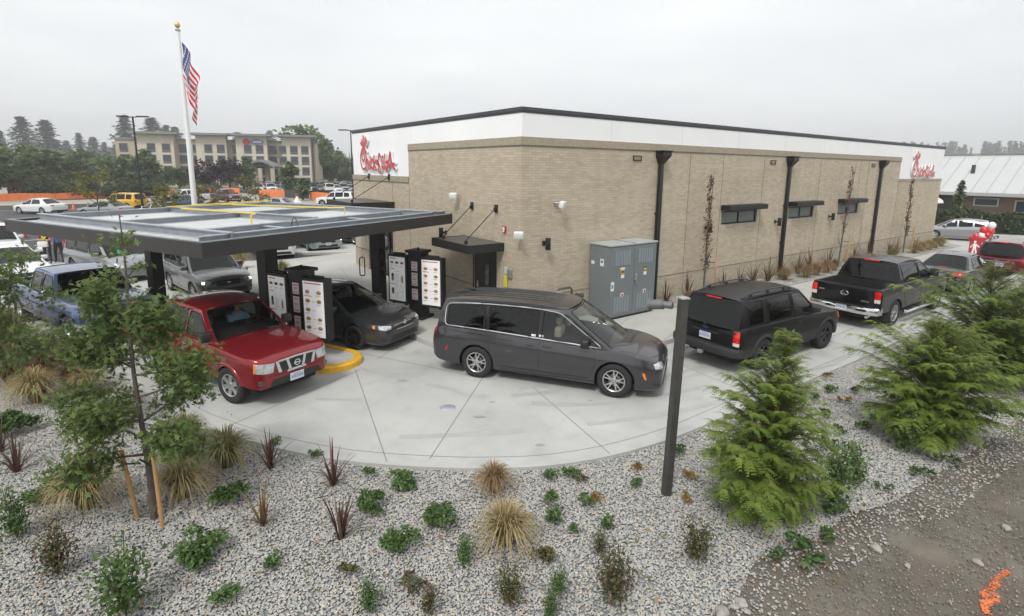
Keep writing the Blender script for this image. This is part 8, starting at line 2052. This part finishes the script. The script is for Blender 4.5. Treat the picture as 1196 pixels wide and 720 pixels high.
DEC = [(8, 163, 105, 'round', M_DECID, 1.2, 'large dark broadleaf tree at far left'), (-12, 170, 100, 'round', M_DECID, 1.2, 'broadleaf tree half outside the left edge'), (42, 173, 125, 'tall', M_DECID, 1.5, 'dark tree right of the large left one'), (62, 168, 128, 'tall', M_DECID, 1.7, 'pointed green tree in front of the tall firs'), (84, 186, 130, 'round', M_DECL, 1.2, 'lighter green tree behind the round bushes'), (95, 176, 140, 'round', M_DECID, 1.2, 'wide green tree left of the light pole'), (112, 181, 135, 'round', M_DECID, 1.2, 'grey green tree before the hotel end'), (140, 182, 122, 'round', M_DECID, 1.5, 'wide tree covering the left hotel corner'), (168, 176, 118, 'tall', M_DECID, 1.4, 'dark upright tree before the left hotel windows'), (190, 194, 116, 'round', M_DECL, 1.1, 'pale green tree left of the flagpole'), (208, 196, 114, 'round', M_DECL, 1., 'pale rounded tree touching flagpole'), (236, 189, 114, 'round', M_PURP, 1.25, 'purple leaved tree right of the flagpole'), (267, 187, 112, 'round', M_PURP, 1.3, 'second purple leaved tree before hotel middle'), (288, 184, 114, 'tall', M_DECID, 1.2, 'slim green tree right of the purple trees'), (338, 190, 100, 'tall', M_DECID, 1.2, 'slim green tree in the hotel parking'), (352, 205, 84, 'tall', M_DECID, 1.3, 'small green tree near orange fence gap'),
       (357, 145, 150, 'round', M_DECID, 1.1, 'tall round tree behind the right hotel end'), (385, 169, 170, 'tall', M_DECID, 1.5, 'upright tree right of the hotel'), (376, 178, 165, 'round', M_DECID, 1.2, 'broad tree between hotel and thin light pole'), (395, 180, 160, 'round', M_DECID, 1.2, 'broad tree touching the thin light pole'), (404, 196, 140, 'round', M_DECL, 1.2, 'lighter tree beside the restaurant edge'), (368, 186, 160, 'round', M_DECID, 1.1, 'low broad tree at the right hotel foot'), (415, 184, 175, 'round', M_DECID, 1.3, 'tree mostly hidden behind the restaurant left edge')]
for i, (px, t_, d, kd, m, wd, lab) in enumerate(DEC): ttop(px, t_, d, kd, i % 3, lab, wd, m)
# small clipped bushes and hedge pieces
BU = [(28, 204, 100, 1.5, 'brownish bush'), (45, 208, 98, 1.6, 'clipped bush'), (56, 210, 97, 1.5, 'clipped bush'), (66, 206, 99, 1.5, 'clipped bush'), (78, 211, 97, 1.5, 'clipped bush'), (95, 207, 99, 1.6, 'bush'), (112, 209, 98, 1.4, 'bush'), (127, 211, 97, 1.4, 'bush'), (140, 210, 98, 1.5, 'bright clipped bush'), (154, 211, 98, 1.4, 'bush'), (168, 208, 98, 1.5, 'bush'), (182, 209, 98, 1.4, 'bush'), (246, 211, 100, 1.5, 'bush'), (62, 200, 108, 1.7, 'right one of two taller bushes behind the clipped bushes'), (38, 200, 108, 1.7, 'left one of two taller bushes behind the clipped bushes')]
for i, (px, t_, d, wd, lab) in enumerate(BU): ttop(px, t_, d, 'bush', i % 3, lab if i > 12 else f'{lab}, {(ORD + ("eleventh", "twelfth", "last"))[i]} from the left along the orange fence', wd, M_PURP if i in (0, 3, 5) and False else (M_RUS if i == 0 else None), group='bushes along the orange fence')
# thin lot trees just behind the canopy
for px, t_, d, lab, m in ((110, 196, 42, 'thin yellow green sapling behind left part of canopy', M_YEL), (187, 215, 44, 'leafy sapling behind the canopy left of the flagpole', M_YEL), (233, 208, 46, 'sapling behind canopy right of the flagpole', M_YEL), (297, 206, 46, 'sapling behind canopy below the hotel entrance', M_YEL), (198, 222, 42, 'low sapling beside the flagpole foot', M_YEL)):
    P = AT(px, d); h = HT(px, t_, P); o = oak(P, h, lab, int(px), [(h*.45, 1, h*.25, .5), (h*.5, 3, h*.25, .5), (h*.55, 5, h*.25, .6), (h*.7, 2, h*.2, .7), (h*.75, 4.2, h*.2, .8)], 0, .10, 3, m, 'sapling', .05); o['group'] = 'saplings behind the canopy'
o = next(q for q in COL.objects if q.get('label', '').startswith('young staked oak')); b = MB(); b.rbox(-.03, .0, -.015, .015, 3.63, 3.68, .003); b.build('plant_tag', mat('green_tag', (.05, .40, .28), .5), o)
# orange mesh fence on posts
OF = mat('orange_safety_mesh', (.72, .20, .06), .75, var=.15, scale=3, detail=6); DF = mat('dark_silt_fabric', (.05, .052, .055), .8)
def mesh_fence(pts, lab, m, h=1.1, group='construction fences'):
    P0 = AT(*pts[0]); o = empty('mesh_fence', P0, 0, lab, 'fence', group); Q = []
    for a, c in zip(pts, pts[1:]):
        A, B_ = AT(*a), AT(*c); k = max(2, int((B_-A).length/2.5))
        for i in range(k): Q.append(A.lerp(B_, i/k))
    Q.append(AT(*pts[-1])); b = MB(); rf = random.Random(len(Q)); top = [(p-P0)+Vector((0, 0, h*rf.uniform(.88, 1.05))) for p in Q]; bot = [(p-P0)+Vector((0, 0, .03)) for p in Q]
    mid = [(a+c)/2+Vector((rf.uniform(-.1, .1), rf.uniform(-.1, .1), 0)) for a, c in zip(top, bot)]
    b.grid([top, mid, bot]); b.grid([[p+Vector((0, .02, 0)) for p in top], [p+Vector((0, .02, 0)) for p in bot]]); b.build('mesh_panel', m, o, 60)
    for i, p in enumerate(Q):
        b = MB(); q = p-P0; b.tube([(q.x, q.y+.04, 0), (q.x, q.y+.04, h*1.1)], .03, 5); b.build('fence_post', mat('fence_stake', (.20, .16, .10), .8), o)
mesh_fence([(-30, 93), (60, 95), (130, 98), (203, 101)], 'long orange mesh fence across the graded dirt at left', OF, .95)
mesh_fence([(236, 100), (262, 100), (278, 98)], 'short orange mesh fence behind the maroon pickup', OF, 1.2)
mesh_fence([(300, 94), (330, 91)], 'orange mesh fence left of the dark fabric fence', OF, 1.2)
mesh_fence([(330.6, 90), (359, 86)], 'dark fabric fence between two orange mesh fences', DF, 1.3)
mesh_fence([(360, 84), (382, 80)], 'orange mesh fence right of the dark fabric fence', OF, 1.2)
mesh_fence([(403, 80), (412, 78)], 'last orange mesh fence touching the restaurant edge', OF, 1.2)
# low kerb wall behind the street
A, B_ = G(-30, 246.5), G(150, 242); b = MB(); d = (B_-A); T = tr(*A) @ rot('Z', math.atan2(d.y, d.x)); b.box(0, d.length, 0, .3, -.05, .45, 0, T); o = b.build('low_wall', mat('dark_kerb_concrete', (.13, .13, .125), .9, var=.15, scale=1)); tag(o, 'low dark concrete wall edging the graded dirt at left', 'wall')

# hotel
HA, HB_ = AT(135, 146), AT(369, 136); hd = HB_-HA; HTH = math.atan2(hd.y, hd.x); HW = hd.length
hotel = empty('hotel_building', HA, HTH, 'long beige four storey hotel with flat capped towers in the distance', 'building')
HBG = mat('hotel_beige_render', (.58, .525, .425), .9, var=.05, scale=.3); HTN = mat('hotel_tan_render', (.46, .395, .30), .9, var=.05, scale=.3); HCAP = mat('hotel_cornice', (.22, .23, .22), .7); HWIN = mat('hotel_window', (.035, .045, .055), .2, spec=.7); HFR = mat('hotel_window_frame', (.30, .29, .26), .6); HGR = mat('hotel_grille', (.10, .10, .10), .6)
def hz(py, px=250): return HT(px, py, AT(px, 141))
ZTOP = hz(165); ZTW = hz(161.5)
b = MB(); b.box(0, HW, 1.2, 16, 0, ZTOP); b.build('main_block', HTN, hotel)
b = MB(); b.box(-.2, HW+.2, .9, 16.3, ZTOP+.0, ZTOP+.35); b.build('roof_edge', HCAP, hotel)
fx = lambda px: HW*(px-135)/(369-135)
towers = [(163, 203), (228, 263), (274, 311), (329, 364)]
for a, c in towers:
    b = MB(); b.box(fx(a), fx(c), -.6, 1.19, 0, ZTW+.5); t_ = b.build('tower', HBG, hotel)
    b = MB(); b.box(fx(a)-1.2, fx(c)+1.2, -2.0, 2.5, ZTW+.5, ZTW+.95); b.build('tower_cornice', HCAP, t_)
FL_ = [ZTW*.80, ZTW*.58, ZTW*.36, ZTW*.14]
for px in (144, 178, 194.5, 210, 226, 242, 256.5, 272, 288, 302, 316, 329.5, 343.5, 357):
    x = fx(px); fr_ = any(a < px < c for a, c in towers); y = -.61 if fr_ else 1.19
    for z in FL_:
        b = MB(); b.box(x-.85, x+.85, y-.05, y, z-1.15, z+.75); wn = b.build('window', HFR, hotel); b = MB(); b.box(x-.75, x+.75, y-.08, y-.051, z-.65, z+.65); b.build('pane', HWIN, wn); b = MB(); b.box(x-.75, x+.75, y-.08, y-.051, z-1.1, z-.7); b.build('vent_grille', HGR, wn)
# portico
b = MB(); x0, x1 = fx(292), fx(327)
rows = [[(x0+(x1-x0)*k/10, -9, 4.2+1.4*math.sin(PI*k/10)) for k in range(11)], [(x0+(x1-x0)*k/10, -.7, 4.2+1.4*math.sin(PI*k/10)) for k in range(11)]]; b.grid(rows); b.grid([[Vector(p)+Vector((0, 0, .5)) for p in r_] for r_ in rows])
b.grid([rows[0], [Vector(p)+Vector((0, 0, .5)) for p in rows[0]]]); pc = b.build('portico_roof', HCAP, hotel)
for x in (x0+.6, (x0+x1)/2, x1-.6):
    b = MB(); b.box(x-.4, x+.4, -8.8, -8.0, 0, 4.3); b.build('portico_pillar', HTN, pc)
b = MB(); xs_ = fx(287); b.lathe([(0, -.1), (.7, -.1), (.7, .1), (0, .1)], (xs_, -.8, ZTW*.93), 20, 'Y'); b.build('red_emblem', mat('hotel_red', (.45, .05, .07), .5), hotel)
b = MB(); Tm = tr(xs_+2.2, -.8, ZTW*.93) @ Matrix.Diagonal((1.3, 1, .6, 1)); b.lathe([(0, -.1), (1.0, -.1), (1.0, .1), (0, .1)], (0, 0, 0), 24, 'Y', 0, Tm); b.build('blue_emblem', mat('hotel_blue', (.12, .16, .25), .5), hotel)
b = MB()
for k in range(5): b.box(xs_+1.4+k*.36, xs_+1.65+k*.36, -.93, -.91, ZTW*.93-.2, ZTW*.93+.22)
b.build('emblem_letters', WHITEPL, hotel)
b = MB(); b.box(HW*.985, HW*.99, .9, 1.18, 0, ZTOP); b.build('downpipe', HGR, hotel)

# metal-roofed building on the right
A = AT(1090, 66); d = Vector((12, 0, 0)); TH = BTH - PI/2
sh = empty('metal_roof_building', A, TH, 'low brown building with large white standing seam roof at right', 'building')
zE = HT(1100, 224, A); ze = zE; L = 40.; depth = 6.5; P_r = A+Vector((-math.sin(TH), math.cos(TH), 0))*depth; zR = HT(1103, 181.6, P_r)
BRW = mat('brown_siding', (.135, .095, .065), .8, var=.12, scale=2, detail=6); WROOF = mat('white_metal_roof', (.50, .51, .505), .45, .1, var=.06, scale=.4, detail=6); DGT = mat('dark_trim', (.05, .045, .04), .6)
b = MB(); b.box(-14, L, 1.2, depth*2-1.2, 0, ze-.1); b.build('wall', BRW, sh)
b = MB(); b.box(-14.01, L, 1.17, 1.199, .0, 1.0); b.build('wall_base', mat('pale_base_siding', (.30, .26, .20), .8), sh)
b = MB(); b.add([(-15.5, 0, ze), (L, 0, ze), (L, depth, zR), (-15.5, depth, zR), (-15.5, 0, ze-.12), (L, 0, ze-.12), (L, depth, zR-.12), (-15.5, depth, zR-.12), (-15.5, 2*depth, ze), (L, 2*depth, ze)], [(0, 1, 2, 3), (4, 5, 6, 7), (0, 1, 5, 4), (0, 3, 7, 4), (3, 2, 9, 8)])
rf = b.build('roof', WROOF, sh)
sl = Vector((0, depth, zR-ze)).normalized(); b = MB(); k = -15.4
while k < L:
    b.add([(k, 0, ze+.005), (k+.05, 0, ze+.005), (k+.05, depth, zR+.005), (k, depth, zR+.005), (k, 0, ze+.06), (k+.05, 0, ze+.06), (k+.05, depth, zR+.06), (k, depth, zR+.06)], [(4, 5, 6, 7), (0, 4, 7, 3), (1, 5, 6, 2), (0, 1, 5, 4)]); k += 1.15
b.build('roof_seams', mat('roof_seam', (.42, .43, .425), .5), rf)
b = MB(); b.box(-15.5, L, depth-.2, depth+.2, zR+.05, zR+.14); b.build('ridge_cap', mat('ridge_cap', (.24, .24, .24), .6), rf)
b = MB(); b.box(-15.6, L, -.05, -.005, ze-.28, ze+.02); b.build('gutter', mat('eave_gutter', (.36, .36, .35), .6), rf)
b = MB(); b.tube([(2.2, depth*.5, ze+(zR-ze)*.5-.05), (2.2, depth*.5, ze+(zR-ze)*.5+.75)], .16, 10); b.build('roof_vent', DGT, rf)
for x0, x1, z0, z1 in ((3.1, 4.9, 1.75, 2.5), (6.0, 7.6, 1.3, 2.4), (10, 12, 1.6, 2.5)):
    b = MB(); b.box(x0, x1, 1.14, 1.199, z0, z1); wn = b.build('window', mat('pale_frame', (.40, .40, .38), .6), sh); b = MB(); b.box(x0+.12, x1-.12, 1.11, 1.139, z0+.1, z1-.1); b.build('pane', HWIN, wn)
b = MB(); b.box(-3.8, 2.2, .9, 1.19, .3, 1.3); b.build('green_panel', mat('green_screen', (.06, .16, .12), .6), sh); b = MB(); b.box(-4, 1.6, .85, 1.19, 1.35, 2.5); b.build('dark_opening', mat('dark_opening', (.02, .025, .028), .5), sh)
b = MB(); b.tube([(2.4, .6, 0), (2.4, .6, ze-.15)], .07, 8); b.build('porch_post', WHITEPL, sh)
# hedges
def hedge(a, c, h, dep, lab, seed):
    A, B_ = AT(*a), AT(*c); d = B_-A; L = d.length; th = math.atan2(d.y, d.x); o = empty('clipped_hedge', A, th, lab, 'hedge'); Lf = Leaves(seed); r = Lf.r; n = int(L*dep*h*150); f = r.randint(0, 3, n); P = np.stack([r.uniform(0, L, n), r.uniform(0, dep, n), r.uniform(0, h, n)], 1)
    wob = h*(1+.06*np.sin(P[:, 0]*1.9+seed)); P[f == 0, 2] = wob[f == 0]*r.uniform(.93, 1.03, (f == 0).sum()); P[f == 1, 1] = r.uniform(-.08, .08, (f == 1).sum()); Lf.scatter(P, .13, r.uniform(0, 1, n), .4, .6)
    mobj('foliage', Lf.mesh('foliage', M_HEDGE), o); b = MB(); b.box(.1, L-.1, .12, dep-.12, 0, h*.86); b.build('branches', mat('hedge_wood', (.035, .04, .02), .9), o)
hedge((1094, 56), (1158, 57), 1.75, 1.2, 'clipped green hedge before the brown building', 3)
hedge((1162, 57), (1215, 58), 1.6, 1.2, 'browner hedge piece right of the clipped green hedge', 4)
for px, d, t_, lab in ((1126, 53, 210, 'small pointed conifer in front of white metal roof'),):
    P = AT(px, d); tree(P, HT(px, t_, P), 'fir', 1, lab, 1.3, 'young trees at right', M_DECL)
P = AT(1098.5, 54); o = empty('planter_light', P, 0, 'small white domed lamp beside far brick corner', 'lamp'); b = MB(); b.tube([(0, 0, 0), (0, 0, 2.4)], .05, 8); b.build('lamp_post', BLACKM, o); b = MB(); b.lathe([(.5, 2.4), (.42, 2.62), (.15, 2.8), (0, 2.82)], (0, 0, 0), 16); b.lathe([(0, 2.4), (.5, 2.4)], (0, 0, 0), 16); b.build('lamp_shade', WHITEPL, o, 50)

# far wooded ridges: too many trees to count
def woods(name, pxs, dist, ylo, seed, m, n, hvar=5, hh=None):
    r = rnd(seed); V = []; F = []; L_ = []; k = 0; Lf = Leaves(seed)
    for i in range(n):
        px = r.uniform(*pxs); dd = dist*r.uniform(.92, 1.12); P = AT(px, dd); top = ylo(px)+r.uniform(-hvar, hvar*1.3); h = max(5, HT(px, top, P)); w_ = h*r.uniform(.10, .17); q = 130
        t = r.uniform(0, 1, q)**1.3; a = r.uniform(0, 2*PI, q); rr = w_*(1-t)**.8*r.uniform(.3, 1.05, q); X = np.stack([P.x+np.cos(a)*rr, P.y+np.sin(a)*rr, h*(.08+.92*t)], 1)
        Lf.scatter(X, h*.055, np.clip(r.uniform(0, .6)+r.uniform(0, .4, q), 0, 1), .3, .5, dirs=np.stack([np.cos(a), np.sin(a), -.4+0*a], 1))
    o = mobj(name, Lf.mesh(name, m)); tag(o, kind='stuff')
woods('far_right_woods', (1030, 1260), 850, lambda px: 169-(px-1100)*.01, 61, M_CON, 150, 3.5)
woods('far_left_woods', (-60, 175), 700, lambda px: 178-4*math.sin(px*.06), 62, M_CON, 120, 4)
woods('middle_woods', (360, 420), 700, lambda px: 182, 63, M_CON, 34, 3)
woods('low_left_woods', (-60, 400), 172, lambda px: 196, 64, M_DECID, 120, 4)

# ------------------------------------------------------------------ the hazy air
HZ = bpy.data.materials.new('haze_air'); HZ.use_nodes = True; n = HZ.node_tree.nodes; l = HZ.node_tree.links
n.remove(n['Principled BSDF']); v = n.new('ShaderNodeVolumePrincipled'); v.inputs['Color'].default_value = (.97, .985, 1, 1); v.inputs['Density'].default_value = HAZE; v.inputs['Anisotropy'].default_value = .2
l.new(v.outputs[0], n['Material Output'].inputs['Volume'])
b = MB(); b.box(-1100, 1100, -30, 1150, -1.2, 90); o = b.build('haze', HZ); tag(o, kind='stuff')
